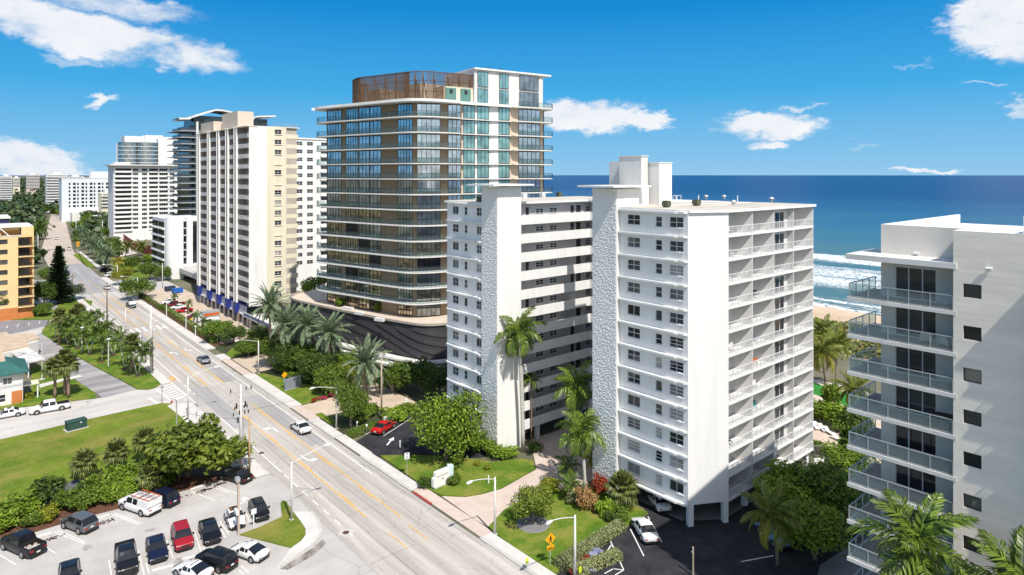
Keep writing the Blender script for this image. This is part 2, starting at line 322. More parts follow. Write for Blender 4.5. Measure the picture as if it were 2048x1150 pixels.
def smoothpoly(pts, n=6, closed=True):
    """Catmull-Rom through the points"""
    out = []; k = len(pts); rng = range(k if closed else k - 1)
    g = lambda i: pts[i % k] if closed else pts[max(0, min(k - 1, i))]
    for i in rng:
        p0, p1, p2, p3 = g(i - 1), g(i), g(i + 1), g(i + 2)
        for j in range(n):
            t = j / n
            out.append(tuple(0.5 * (2 * p1[c] + (p2[c] - p0[c]) * t + (2 * p0[c] - 5 * p1[c] + 4 * p2[c] - p3[c]) * t * t + (3 * p1[c] - p0[c] - 3 * p2[c] + p3[c]) * t ** 3) for c in (0, 1)))
    if not closed: out.append(tuple(pts[-1]))
    return out
_WC = {}
def window(parent, o, u, n, a0, a1, z0, z1, dep=0.12, nx=2, ny=2, frame=None, glass=None, sill=True, split=False, name='window', fw=0.06):
    """a framed window set back in its opening; panes are sub-parts"""
    frame = frame or WMETAL; w = round(a1 - a0, 2); h = round(z1 - z0, 2); key = (w, h, nx, ny, frame.name, sill, fw)
    if key not in _WC:
        b = B()
        b.box(0, -.05, 0, w, .05, fw).box(0, -.05, h - fw, w, .05, h).box(0, -.05, fw, fw, .05, h - fw).box(w - fw, -.05, fw, w, .05, h - fw)
        for i in range(1, nx): b.box(w * i / nx - fw / 2, -.04, fw, w * i / nx + fw / 2, .04, h - fw)
        for j in range(1, ny):
            for i in range(nx): b.box(w * i / nx + fw / 2, -.035, h * j / ny - fw / 2, w * (i + 1) / nx - fw / 2, .035, h * j / ny + fw / 2)
        if sill: b.box(-.05, -.20, -.07, w + .05, .02, -.005)
        pb = B(); pb.box(0.01, .0, 0.01, w - .01, .02, h - .01)
        p1 = B(); p1.box(0, .0, 0, w / nx - fw, .02, h / ny - fw)
        _WC[key] = (b.mesh('window', [frame]), pb.mesh('pane', [GL]), p1.mesh('pane', [GL]))
    fm, pmh, p1 = _WC[key]
    ang = math.atan2(u[1], u[0]); flip = (u[0] * n[1] - u[1] * n[0]) > 0     # local -y must face outward
    if flip: ang += math.pi; base = (o[0] + u[0] * a1 - n[0] * dep, o[1] + u[1] * a1 - n[1] * dep)
    else: base = (o[0] + u[0] * a0 - n[0] * dep, o[1] + u[1] * a0 - n[1] * dep)
    wdw = place(name, fm, parent, (base[0], base[1], z0), ang)
    gm = glass or GL
    if split:
        for i in range(nx):
            for j in range(ny): place('pane', p1, wdw, (w * i / nx + fw / 2, 0.0, h * j / ny + fw / 2), 0, [gm])
    else: place('pane', pmh, wdw, (0, 0, 0), 0, [gm])
    return wdw
def rail(b, pts, z, h=1.05, post=1.2, top=0, glassm=1, bars=False, tr=0.035, gl=True, bar=0.13):
    """railing along a polyline: top rail, posts, infill (material indices top / glassm)"""
    for i in range(len(pts) - 1):
        (x0, y0), (x1, y1) = pts[i], pts[i + 1]; ln = math.hypot(x1 - x0, y1 - y0)
        if ln < 1e-3: continue
        u = ((x1 - x0) / ln, (y1 - y0) / ln); n = (-u[1], u[0])
        b.obox((x0, y0), u, n, 0, ln, -tr, tr, z + h - .06, z + h, top)
        b.obox((x0, y0), u, n, 0, ln, -tr * .8, tr * .8, z + .06, z + .11, top)
        k = max(1, round(ln / post))
        for j in range(k + (1 if i == len(pts) - 2 else 0)): b.obox((x0, y0), u, n, ln * j / k - tr * .9, ln * j / k + tr * .9, -tr * .9, tr * .9, z, z + h - .06, top)
        if bars:
            kk = max(1, int(ln / bar))
            for j in range(kk): a = ln * (j + .5) / kk; b.obox((x0, y0), u, n, a - .012, a + .012, -.012, .012, z + .11, z + h - .06, top)
        elif gl: b.obox((x0, y0), u, n, 0, ln, -.008, .008, z + .13, z + h - .08, glassm)
    return b
W_, E_, S_, N_ = (-1, 0), (1, 0), (0, -1), (0, 1)
# ------------------------------------------------------------------ ground, roads, water
def structure(o): o['kind'] = 'structure'; return o
GRASS = pm('lawn_grass', (0.070, 0.125, 0.010), col2=(0.175, 0.225, 0.026), scale=0.14, stretch=(1, .6, 1), rough=0.9, bump=0.9, bscale=5, fine=.7, fscale=3.5, spec=.15, spots=((.26, .22, .06), .13, .45, .68, (1, 1.8, 1)))
GRASS2 = pm('lush_lawn', (0.065, 0.135, 0.012), col2=(0.165, 0.225, 0.026), scale=0.3, rough=0.9, bump=0.9, bscale=5, fine=.7, fscale=4, spec=.15, spots=((.24, .21, .055), .3, .48, .72, (1, 1, 1)))
SOIL = pm('inland_ground', (0.07, 0.085, 0.04), col2=(0.19, 0.17, 0.12), scale=0.05, rough=0.95, fine=.3, fscale=.7)
ROAD1 = pm('worn_concrete_road', (0.34, 0.315, 0.29), col2=(0.53, 0.49, 0.45), scale=0.55, rough=0.85, stretch=(1.5, .06, 1), fine=.22, fscale=2.2, spots=((.24, .225, .215), .5, .56, .80, (1.4, .10, 1)), cracks=(.15, .008, (.20, .185, .175)))
ROAD2 = pm('grey_asphalt_road', (0.26, 0.255, 0.265), col2=(0.36, 0.35, 0.355), scale=0.5, rough=0.85, stretch=(1.3, .06, 1), fine=.25, fscale=2)
ROAD3 = pm('far_tan_road', (0.42, 0.35, 0.29), col2=(0.52, 0.44, 0.38), scale=0.3, rough=0.85, stretch=(1, .05, 1))
PATCH = pm('asphalt_patch', (0.33, 0.32, 0.315), var=0.14, scale=0.8, rough=0.9, stretch=(1.5, .1, 1), fine=.2, fscale=3)
LOT = pm('parking_concrete', (0.39, 0.37, 0.355), col2=(0.50, 0.475, 0.455), scale=0.22, rough=0.88, fine=.25, fscale=2.5, spots=((.27, .25, .24), .28, .60, .80, (1, 1, 1)), cracks=(.12, .006, (.24, .225, .215)))
DRIVE = pm('worn_purple_asphalt', (0.19, 0.18, 0.19), col2=(0.42, 0.40, 0.40), scale=0.30, rough=0.9, stretch=(.25, 1.1, 1), fine=.2, fscale=3)
SIDEST = pm('side_street_concrete', (0.44, 0.41, 0.385), col2=(0.56, 0.53, 0.50), scale=0.35, rough=0.88, stretch=(.25, 1, 1), fine=.2, fscale=2, spots=((.30, .28, .265), .4, .58, .8, (.3, 1, 1)), cracks=(.13, .007, (.26, .245, .235)))
ASPH = pm('fresh_black_asphalt', (0.022, 0.022, 0.027), col2=(0.045, 0.045, 0.05), scale=0.5, rough=0.9, fine=.25, fscale=4, spec=.15)
PAVE = pm('rosy_driveway_pavers', (0.50, 0.40, 0.345), col2=(0.60, 0.50, 0.44), scale=0.7, rough=0.88, fine=.35, fscale=7)
PAVE2 = pm('tan_court_pavers', (0.46, 0.36, 0.27), col2=(0.58, 0.48, 0.385), scale=0.35, rough=0.88, fine=.3, fscale=4)
SIDEW = pm('sidewalk_concrete', (0.52, 0.49, 0.46), col2=(0.64, 0.61, 0.585), scale=0.4, rough=0.88, fine=.25, fscale=3)
SAND = pm('beach_sand', (0.50, 0.37, 0.255), col2=(0.62, 0.48, 0.35), scale=0.08, rough=0.95, bump=.4, bscale=1.2, fine=.3, fscale=1)
MULCH = pm('bark_mulch', (0.11, 0.05, 0.03), var=.4, scale=3, rough=.95)
GRAVEL = pm('grey_bed_gravel', (0.20, 0.20, 0.21), var=.35, scale=6, rough=.95)
def sheet(name, poly, z, mat, z0=None, parent=None):
    b = B()
    if z0 is None:
        ar = sum(poly[i][0] * poly[(i + 1) % len(poly)][1] - poly[(i + 1) % len(poly)][0] * poly[i][1] for i in range(len(poly)))
        if ar < 0: poly = poly[::-1]
        b.face([(p[0], p[1], z) for p in poly])
    else: b.prism(poly, z0, z)
    o = b.build(name, mat, parent)
    if not parent: structure(o)
    return o
def pix(*pp): return [G(*p) for p in pp]
sheet('ground', [(-30000, -300), (165, -300), (165, 420), (230, 900), (390, 1700), (1500, 5000), (9000, 24000), (-30000, 24000)], -0.06, SOIL)
# beach: sand falling from the dune to the water
b = B(); prof = [(150, -.05), (170, .0), (188, -.35), (205, -1.3), (222, -2.4)]
for i in range(len(prof) - 1):
    (x0, z0), (x1, z1) = prof[i], prof[i + 1]
    b.face([(x0, -300, z0 + .004), (x1, -300, z1 + .004), (x1, 420, z1 + .004), (x0, 420, z0 + .004)])
    b.face([(x0, 420, z0 + .004), (x1, 420, z1 + .004), (x1 + 240, 1900, z1 + .004), (x0 + 240, 1900, z0 + .004)]); b.face([(x0 + 240, 1900, z0 + .004), (x1 + 240, 1900, z1 + .004), (x1 + 7400, 20000, z1), (x0 + 7400, 20000, z0)])
structure(b.build('beach', SAND))
# ocean: the deep sheet, then the breaking shore water as a rippled strip with foam
def seam():
    m = bpy.data.materials.new('sea_water'); m.use_nodes = True; t = m.node_tree; bs = t.nodes['Principled BSDF']
    g = N(t, 'ShaderNodeNewGeometry'); s = N(t, 'ShaderNodeSeparateXYZ'); L(t, g.outputs['Position'], s.inputs[0])
    r = N(t, 'ShaderNodeValToRGB'); mr = N(t, 'ShaderNodeMapRange'); mr.inputs['From Min'].default_value = 190; mr.inputs['From Max'].default_value = 1400; L(t, s.outputs[0], mr.inputs['Value'])
    n0 = N(t, 'ShaderNodeTexNoise'); n0.inputs['Scale'].default_value = 0.006; n0.inputs['Detail'].default_value = 4
    mp0 = N(t, 'ShaderNodeMapping'); mp0.inputs['Scale'].default_value = (1, .22, 1); L(t, g.outputs['Position'], mp0.inputs[0]); L(t, mp0.outputs[0], n0.inputs['Vector'])
    ad = N(t, 'ShaderNodeMath', operation='MULTIPLY_ADD'); L(t, n0.outputs['Fac'], ad.inputs[0]); ad.inputs[1].default_value = .5; sb = N(t, 'ShaderNodeMath', operation='SUBTRACT'); L(t, mr.outputs[0], sb.inputs[0]); sb.inputs[1].default_value = .25; L(t, sb.outputs[0], ad.inputs[2])
    L(t, ad.outputs[0], r.inputs[0]); e = r.color_ramp.elements
    e[0].position = 0; e[0].color = (0.085, 0.13, 0.115, 1); e[1].position = 1; e[1].color = (0.005, 0.040, 0.135, 1)
    for p, c in ((.08, (0.075, 0.16, 0.18)), (.24, (0.035, 0.13, 0.20)), (.55, (0.018, 0.085, 0.18))): q = e.new(p); q.color = (*c, 1)
    # foam: broken bands lying along the shore
    mp = N(t, 'ShaderNodeMapping'); mp.inputs['Scale'].default_value = (1.0, .16, 1); L(t, g.outputs['Position'], mp.inputs[0])
    nf = N(t, 'ShaderNodeTexNoise'); nf.inputs['Scale'].default_value = .10; nf.inputs['Detail'].default_value = 7; nf.inputs['Roughness'].default_value = .68; L(t, mp.outputs[0], nf.inputs['Vector'])
    fine = N(t, 'ShaderNodeTexNoise'); fine.inputs['Scale'].default_value = .9; fine.inputs['Detail'].default_value = 5; L(t, g.outputs['Position'], fine.inputs['Vector'])
    acc = None
    wx = N(t, 'ShaderNodeMath', operation='MULTIPLY_ADD'); L(t, nf.outputs['Fac'], wx.inputs[0]); wx.inputs[1].default_value = 44; L(t, s.outputs[0], wx.inputs[2])
    for (c0, hw, st) in ((226, 8, 1.0), (241, 7, .95), (282, 17, .95), (306, 13, .7), (350, 14, 1.0), (364, 9, .85), (322, 8, .5)):
        d = N(t, 'ShaderNodeMath', operation='SUBTRACT'); L(t, wx.outputs[0], d.inputs[0]); d.inputs[1].default_value = c0 
        ab = N(t, 'ShaderNodeMath', operation='ABSOLUTE'); L(t, d.outputs[0], ab.inputs[0])
        q = N(t, 'ShaderNodeMapRange', interpolation_type='SMOOTHSTEP'); q.inputs['From Min'].default_value = hw; q.inputs['From Max'].default_value = hw * .3; q.inputs['To Max'].default_value = st; L(t, ab.outputs[0], q.inputs['Value'])
        if acc is None: acc = q.outputs[0]
        else:
            x = N(t, 'ShaderNodeMath', operation='MAXIMUM'); L(t, acc, x.inputs[0]); L(t, q.outputs[0], x.inputs[1]); acc = x.outputs[0]
    fr = N(t, 'ShaderNodeMapRange'); fr.inputs['From Min'].default_value = .36; fr.inputs['From Max'].default_value = .60; fr.inputs['To Min'].default_value = .05; fr.inputs['To Max'].default_value = 1.6; L(t, fine.outputs['Fac'], fr.inputs['Value'])
    fm = N(t, 'ShaderNodeMath', operation='MULTIPLY', use_clamp=True); L(t, acc, fm.inputs[0]); L(t, fr.outputs[0], fm.inputs[1])
    mx = N(t, 'ShaderNodeMix', data_type='RGBA'); L(t, fm.outputs[0], mx.inputs['Factor']); L(t, r.outputs[0], mx.inputs['A']); mx.inputs['B'].default_value = (.78, .80, .80, 1)
    L(t, mx.outputs['Result'], bs.inputs['Base Color'])
    rr = N(t, 'ShaderNodeMapRange'); rr.inputs['To Min'].default_value = .33; rr.inputs['To Max'].default_value = .8; L(t, fm.outputs[0], rr.inputs['Value']); L(t, rr.outputs[0], bs.inputs['Roughness'])
    bs.inputs['Specular IOR Level'].default_value = .16
    wv = N(t, 'ShaderNodeTexNoise'); wv.inputs['Scale'].default_value = .22; wv.inputs['Detail'].default_value = 6; wv.inputs['Roughness'].default_value = .6; mpw = N(t, 'ShaderNodeMapping'); mpw.inputs['Scale'].default_value = (1, .35, 1); L(t, g.outputs['Position'], mpw.inputs[0]); L(t, mpw.outputs[0], wv.inputs['Vector'])
    bp = N(t, 'ShaderNodeBump'); bp.inputs['Strength'].default_value = .8; bp.inputs['Distance'].default_value = 1.6; L(t, wv.outputs['Fac'], bp.inputs['Height']); L(t, bp.outputs[0], bs.inputs['Normal'])
    return m
SEA = seam()
b = B()
xs = [198 + 2.0 * i for i in range(0, 112)]; ys = [-20 + 4.0 * j for j in range(0, 80)]
def seaz(x, y):
    z = -1.5; rw = random.Random(5)
    for (c, a, w) in ((214, .35, 5), (262, .5, 7), (332, .8, 7)):
        xx = x + 9 * math.sin(y * .031 + c) + 4 * math.sin(y * .11 + c * 2)
        z += a * math.exp(-((xx - c) / w) ** 2) * (0.6 + .4 * math.sin(y * .05 + c))
    fade = min(1, max(0, (420 - x) / 40)); return -1.5 + (z + 1.5) * fade
for j in ys:
    for i in xs: b.v.append((i, j, seaz(i, j)))
nx = len(xs)
for j in range(len(ys) - 1):
    for i in range(nx - 1): b.f.append((j * nx + i, j * nx + i + 1, (j + 1) * nx + i + 1, (j + 1) * nx + i)); b.m.append(0)
x1, y0, y1 = xs[-1], ys[0], ys[-1]
b.face([(x1, y0, -1.5), (90000, y0, -1.5), (90000, y1, -1.5), (x1, y1, -1.5)])
b.face([(198, -40000, -1.5), (90000, -40000, -1.5), (90000, y0, -1.5), (198, y0, -1.5)])
b.face([(198, y1, -1.5), (90000, y1, -1.5), (90000, 90000, -1.5), (198, 90000, -1.5)])
structure(b.build('ocean', SEA, smooth=True))

# --- the coast road
RW, RE = 32.4, 44.0
FARW = [(RW, 300), (33.0, 350), (37.0, 427), (71.5, 747), (79, 820)]
FARE = [(RE, 300), (45.5, 350), (49.5, 415), (80.0, 720), (90, 820)]
b = B(); b.face([(RW, -80, 0), (RE, -80, 0), (RE, 258, 0), (RW, 258, 0)], 0); b.face([(RW, 258, 0), (RE, 258, 0), (RE, 300, 0), (RW, 300, 0)], 1)
for i in range(4): b.face([(*FARW[i], 0), (*FARE[i], 0), (*FARE[i + 1], 0), (*FARW[i + 1], 0)], 1 if i == 0 else 2)
structure(b.build('road', [ROAD1, ROAD2, ROAD3]))
JOINT = pm('tarred_joint', (.16, .15, .145), var=.3, scale=1.5)
for (xj, ya, yb, wj) in ((35.35, 55, 258, .05), (38.35, 55, 258, .04), (41.3, 55, 258, .05), (43.4, 55, 258, .05), (43.95, 55, 245, .09), (32.45, 86, 122, .08)):
    sheet('road_joint', [(xj, ya), (xj + wj, ya), (xj + wj, yb), (xj, yb)], .006, JOINT)
for k in range(22):
    yj = 60 + k * 9.1 + (k * 37 % 5) * .6; xa = (32.5, 35.4, 38.4)[k % 3]; sheet('road_joint', [(xa, yj), (xa + 5.6, yj + .1), (xa + 5.6, yj + .15), (xa, yj + .05)], .0065, JOINT)
road = None
for (x0, y0, x1, y1, s) in ((33.9, 172, 36.6, 187, 0), (40.0, 131, 42.7, 147, 0), (33.9, 106, 36.7, 131, 0), (40.1, 92, 42.7, 120, 0)):
    sheet('road_repair_patch', [(x0, y0), (x1, y0), (x1, y1), (x0, y1)], .004, PATCH)
def stripe(name, pts, w, mat, z=.008):
    b = B()
    for (x0, y0), (x1, y1) in zip(pts[:-1], pts[1:]):
        ln = math.hypot(x1 - x0, y1 - y0); nxx, nyy = -(y1 - y0) / ln * w / 2, (x1 - x0) / ln * w / 2
        b.face([(x0 - nxx, y0 - nyy, z), (x1 - nxx, y1 - nyy, z), (x1 + nxx, y1 + nyy, z), (x0 + nxx, y0 + nyy, z)])
    return structure(b.build(name, mat))
for k, (a, c) in enumerate(((62, 117), (131, 176), (196, 250), (254, 292))):
    if k == 0:
        stripe('centre_line_marking', [(36.8, 68.5), (36.8, 116)], .16, YPAINT); stripe('centre_line_marking', [(39.9, 66), (39.9, 116)], .16, YPAINT)
    else:
        stripe('centre_line_marking', [(36.8, a), (36.8, c)], .16, YPAINT); stripe('centre_line_marking', [(39.9, a), (39.9, c)], .16, YPAINT)
for x, o in ((37.05, 0), (39.65, 0)):
    for y in range(60, 250, 12):
        if not 110 < y < 131: stripe('centre_dash_marking', [(x, y), (x, y + 4)], .13, YPAINT)
stripe('edge_line_marking', [(33.75, 86.5), (33.75, 112.5)], .16, WPAINT); stripe('edge_line_marking', [(33.75, 137), (33.75, 178)], .16, WPAINT); stripe('edge_line_marking', [(33.75, 200), (33.75, 290)], .16, WPAINT)
for y in range(66, 86, 3): stripe('edge_dash_marking', [(33.75, y), (33.75, y + 1.5)], .16, WPAINT)
for y in (127, 130, 133): stripe('edge_dash_marking', [(33.75, y), (33.75, y + 1.5)], .16, WPAINT)
stripe('edge_line_marking', [(42.75, 78), (42.75, 178)], .14, WPAINT); stripe('edge_line_marking', [(42.75, 198), (42.75, 290)], .14, WPAINT)
for x in (33.4, 34.9, 36.4, 38.0, 39.6, 41.2, 42.7): sheet('crosswalk_bar_marking', [(x, 187), (x + .55, 187), (x + .55, 192.5), (x, 192.5)], .008, WPAINT)
# turn arrows painted in the centre lane
def arrow(cx, cy, rz, mat=WPAINT, s=1.0, bent=True):
    c, sn = math.cos(rz), math.sin(rz); T = lambda p: (cx + (p[0] * c - p[1] * sn) * s, cy + (p[0] * sn + p[1] * c) * s)
    b = B()
    if bent:
        for q in ([(-.12, -1.6), (.12, -1.6), (.12, .3), (-.12, .3)], [(-.12, .3), (.12, .3), (-.25, .95), (-.55, .8)], [(-.2, 1.35), (-.75, .25), (-1.35, 1.2)]): b.face([(*T(p), .009) for p in q])
    else:
        for q in ([(-.14, -1.7), (.14, -1.7), (.14, .3), (-.14, .3)], [(-.5, .3), (.5, .3), (0, 1.7)]): b.face([(*T(p), .009) for p in q])
    return structure(b.build('arrow_marking', mat))
arrow(*G(548, 858), 0); arrow(*G(612, 918), math.pi); arrow(*G(352, 706), 0); arrow(*G(372, 700), math.pi)
# east kerb and sidewalk, with the slab joints as real gaps
def slabs(name, x0, x1, ya, yb, step, z=.13, mat=SIDEW, gap=.03):
    base = sheet(name, [(x0 + .01, ya), (x1 - .01, ya), (x1 - .01, yb), (x0 + .01, yb)], z - .02, CONC, -.05)
    n = max(1, int((yb - ya) / step)); st = (yb - ya) / n
    me = B().box(0, 0, -.06, x1 - x0, st - gap, 0).mesh('slab', [mat])
    for i in range(n): place('slab', me, base, (x0, ya + i * st, z))
    return base
for (a, c) in ((-40, 56.4), (70.6, 84), (92.5, 101.5), (109.3, 133), (147, 152), (158, 245), (250, 296)): slabs('sidewalk_east', RE + .32, 45.75 if a < 104 else 46.3, a, c, 1.9)
for (a, c) in ((56.4, 70.6), (84, 92.5), (101.5, 109.3), (133, 147)): sheet('sidewalk_crossing', [(RE + .32, a), (46.0, a), (46.0, c), (RE + .32, c)], .05, PAVE if a not in (84,) else SIDEW, -.05)
def kerb(name, pts, w=.3, h=.12, mat=CONC):
    b = B()
    for (x0, y0), (x1, y1) in zip(pts[:-1], pts[1:]):
        ln = math.hypot(x1 - x0, y1 - y0)
        if ln > .01: b.obox((x0, y0), ((x1 - x0) / ln, (y1 - y0) / ln), (-(y1 - y0) / ln, (x1 - x0) / ln), 0, ln, -w / 2, w / 2, -.05, h)
    return structure(b.build(name, mat))
kerb('kerb_east', [(RE + .15, -40), (RE + .15, 56.4)]); kerb('kerb_east', [(RE + .15, 70.6), (RE + .15, 84)]); kerb('kerb_east', [(RE + .15, 92.5), (RE + .15, 101.5)]); kerb('kerb_east', [(RE + .15, 109.3), (RE + .15, 133)])
kerb('kerb_east', [(RE + .15, 147), (RE + .15, 245)]); kerb('kerb_east', [(RE + .15, 250), (RE + .15, 300), (45.7, 350), (51.2, 415)])
kerb('red_painted_kerb', [(RE + .16, 66.1), (RE + .16, 70.0)], .32, .13, pm('red_kerb_paint', (.35, .05, .04), var=.25, scale=2))
# west side: sidewalks, verge kerb
for (a, c) in ((86.9, 118), (137.5, 186), (194, 290)): slabs('sidewalk_west', 30.5, 32.1, a, c, 1.9)
for (a, c) in ((86.9, 120), (137, 186), (194, 300)): kerb('kerb_west', [(RW - .15, a), (RW - .15, c)])
kerb('kerb_west', [(32.25, 300), (32.8, 350), (36.6, 424)])
# --- west side: side street, lawns, parking lot
sheet('side_street', pix((-60, 830), (0, 820), (62, 813), (192, 797), (205, 795), (273, 779), (296, 780), (318, 774), (330, 765), (372, 808), (322, 807), (250, 823), (135, 849), (0, 880), (-60, 894)) , .003, SIDEST)
sheet('side_street_apron', [(29.3, 125.4), (RW + .01, 122.5), (RW + .01, 139), (29.3, 137.5)], .0045, pm('pale_apron_concrete', (.47, .44, .42), var=.12, scale=.8, rough=.9, fine=.2, fscale=3))
sheet('lawn_south_of_side_street', pix((-40, 890), (0, 880), (135, 849), (250, 823), (322, 807), (368, 809), (392, 832), (450, 882), (480, 915), (430, 928), (290, 935), (170, 952), (100, 974), (0, 1006), (-40, 1020)), .10, GRASS, -.05)
sheet('asphalt_lane', pix((-40, 1022), (0, 1008), (100, 976), (170, 954), (290, 937), (440, 928), (440, 950), (280, 958), (190, 985), (100, 1010), (0, 1040), (-40, 1060)), .002, pm('blue_grey_asphalt', (.12, .12, .14), var=.25, scale=.6, rough=.9, stretch=(.3, 1, 1)))
sheet('planting_bed', pix((-40, 1062), (0, 1042), (100, 1012), (190, 987), (280, 960), (440, 951), (478, 930), (500, 945), (505, 962), (440, 960), (300, 1002), (200, 1027), (130, 1046), (0, 1086), (-40, 1100)), .08, MULCH, -.05)
sheet('parking_lot', [(-14, 30), (32.38, 30), (32.38, 86.8), (29.9, 86.8), (29.9, 91.3), (-14, 91.3)], .003, LOT)
sheet('lane_beside_palms', pix((-60, 640), (0, 641), (96, 640), (88, 655), (84, 668), (158, 716), (190, 734), (245, 763), (274, 779), (205, 796), (195, 788), (165, 769), (130, 744), (60, 706), (0, 690), (-60, 690)), .006, DRIVE)
sheet('west_court', pix((-60, 648), (0, 642), (95, 640), (92, 652), (0, 672), (-60, 684)), .009, pm('grey_court_asphalt', (.21, .205, .225), var=.15, scale=.5, rough=.9))
sheet('pale_concrete_strip', pix((-60, 686), (0, 673), (93, 654), (90, 662), (70, 672), (0, 700), (-60, 712)), .012, SIDEST)
for k in range(5):
    x, y = G(12 + k * 22, 657 - k * 3.2); stripe('parking_bay_marking', [(x, y), (x + .6, y + 4)], .14, WPAINT, .014)
sheet('lawn_with_palms', pix((84, 668), (158, 715), (190, 733), (245, 762), (274, 778), (296, 779), (310, 776), (325, 767), (304, 747), (250, 700), (190, 648), (172, 636), (130, 640), (95, 652), (84, 660)), .11, GRASS2, -.05)
sheet('lawn_before_house', pix((-60, 828), (0, 819), (62, 812), (192, 796), (190, 786), (163, 769), (128, 745), (95, 727), (64, 733), (62, 790), (0, 806), (-60, 815)), .11, GRASS2, -.05)
sheet('house_walk', pix((78, 770), (130, 757), (160, 751), (166, 755), (130, 762), (80, 777)), .125, SIDEW)
sheet('lawn_by_yellow_building', pix((-60, 650), (0, 632), (80, 618), (115, 620), (118, 634), (96, 639), (0, 640), (-60, 647)), .10, GRASS2, -.05)
sheet('corner_lawn', pix((120, 600), (160, 596), (185, 603), (176, 632), (130, 636), (112, 622)), .10, GRASS2, -.05)
sheet('side_road_west', pix((-60, 560), (70, 560), (118, 560), (150, 600), (128, 622), (100, 625), (60, 600), (-60, 610)), .002, pm('pale_side_asphalt', (.30, .29, .29), var=.15, scale=.4))
# corner island of the parking lot
isl = [(360 + x / 3.992, 862 + y / 3.992) for x, y in ((476, 832), (640, 772), (815, 690), (803, 585), (815, 560), (850, 570), (900, 650), (965, 735), (1000, 790), (1000, 832), (965, 880), (888, 937))]
sheet('corner_grass_island', pix(*isl), .12, GRASS, -.05)
isl2 = [(360 + x / 3.992, 862 + y / 3.992) for x, y in ((888, 940), (968, 884), (1004, 834), (1004, 788), (968, 733), (905, 650), (1045, 650), (1105, 720), (1125, 800), (1105, 865), (1050, 920), (800, 1085), (770, 1090))]
sheet('corner_sidewalk', pix(*isl2), .11, SIDEW, -.05)
isl3 = [(360 + x / 3.992, 862 + y / 3.992) for x, y in ((1045, 650), (1105, 720), (1125, 800), (1105, 865), (1050, 920), (800, 1085))]
kerb('corner_kerb', pix(*isl3), .28, .13, CONC)
sheet('lot_driveway', [(29.9, 75.6), (RW, 75.6), (RW, 86.6), (29.9, 86.6)], .0065, LOT)
isl4 = [(360 + x / 3.992, 862 + y / 3.992) for x, y in ((800, 1100), (1055, 935), (1140, 860), (1165, 900), (1080, 985), (860, 1110))]
sheet('gutter_stain', pix(*isl4), .006, pm('dark_gutter_grime', (.10, .085, .07), col2=(.40, .37, .34), scale=.9, rough=.9, fine=.3, fscale=4))
# angled parking bays, lines as sheets on the lot
for (px, py, dx, dy) in ((430, 805, 240, 95), (465, 795, 215, 92), (890, 663, 215, 85), (915, 655, 215, 85), (1525, 483, 190, 70), (1650, 430, 190, 65), (1700, 428, 190, 72), (-10, 985, 140, 85), (350, 915, 90, 60)):
    a = G(px / 3.992, 862 + py / 3.992); c = G((px + dx) / 3.992, 862 + (py + dy) / 3.992); stripe('parking_bay_marking', [a, c], .11, WPAINT, .007)
for (p, q) in (((1105, 950), (1150, 1150)), ((1330, 870), (1380, 1010)), ((1550, 795), (1610, 975)), ((1735, 730), (1800, 850)), ((1755, 720), (1825, 820)), ((870, 1035), (890, 1150)), ((1165, 1050), (1190, 1135)), ((1620, 930), (1645, 960)), ((610, 1130), (625, 1150)), ((1960, 650), (2025, 780)), ((1905, 1110), (1945, 1145)), ((1925, 1075), (1985, 1130))):
    stripe('parking_bay_marking', [G(p[0] / 3.992, 862 + p[1] / 3.992), G(q[0] / 3.992, 862 + q[1] / 3.992)], .11, WPAINT, .007)
WSL = ['below the dark red crossover', 'below the navy sedan nose', 'beside the white hatch coupe', 'between the black crossover and white coupe', 'between the black pickup and the grey crossover', 'between the grey crossover and the work pickup', 'in the empty bay under the sea grape']
for (p, q) in (((1452, 1027), (1600, 992)), ((1215, 1117), (1380, 1075)), ((1400, 1125), (1460, 1105)), ((1860, 950), (1920, 930)), ((275, 850), (410, 815)), ((760, 705), (870, 668)), ((1520, 470), (1640, 428))):
    a = G(p[0] / 3.992, 862 + p[1] / 3.992); c = G(q[0] / 3.992, 862 + q[1] / 3.992)
    ln = math.hypot(c[0] - a[0], c[1] - a[1]); bb = B(); bb.obox((0, 0), (1, 0), (0, 1), 0, ln, -.08, .08, 0, .13)
    o = bb.build('wheel_stop', WHITE2, None, False, (a[0], a[1], .003), math.atan2(c[1] - a[1], c[0] - a[0]))
    tag(o, 'white concrete wheel stop ' + WSL.pop(0), 'wheel stop', 'wheel stops in the car park')
arrow(*G(360 + 500 / 3.992, 862 + 570 / 3.992), R(-70), s=.8)
# --- east side: lawns, drives and lots of the white condominium
sheet('black_parking_court', pix((704, 887), (740, 866), (800, 834), (818, 832), (850, 800), (1010, 800), (1015, 905), (960, 915), (900, 915), (830, 912), (762, 914), (725, 902)), .004, ASPH)
sheet('sign_lawn', pix((760, 912), (830, 911), (905, 914), (985, 925), (1042, 918), (1066, 923), (1072, 938), (1003, 977), (960, 989), (930, 994), (882, 992), (852, 977), (800, 940)), .12, GRASS2, -.05)
sheet('rosy_driveway', pix((884, 993), (932, 995), (962, 990), (1004, 978), (1073, 939), (1066, 905), (1058, 880), (1150, 850), (1195, 860), (1195, 960), (1115, 978), (1040, 1002), (1008, 1020), (978, 1055), (950, 1040)), .05, PAVE, -.05)
sheet('entrance_lawn', pix((976, 1056), (1008, 1021), (1040, 1004), (1115, 980), (1190, 978), (1245, 1000), (1296, 1026), (1240, 1062), (1160, 1106), (1128, 1130), (1112, 1150), (1095, 1150)), .12, GRASS2, -.05)
sheet('black_car_park', pix((1113, 1151), (1130, 1131), (1162, 1107), (1242, 1063), (1298, 1027), (1260, 985), (1500, 960), (1640, 930), (1720, 960), (1760, 1000), (1800, 1250), (1100, 1250)), .004, ASPH)
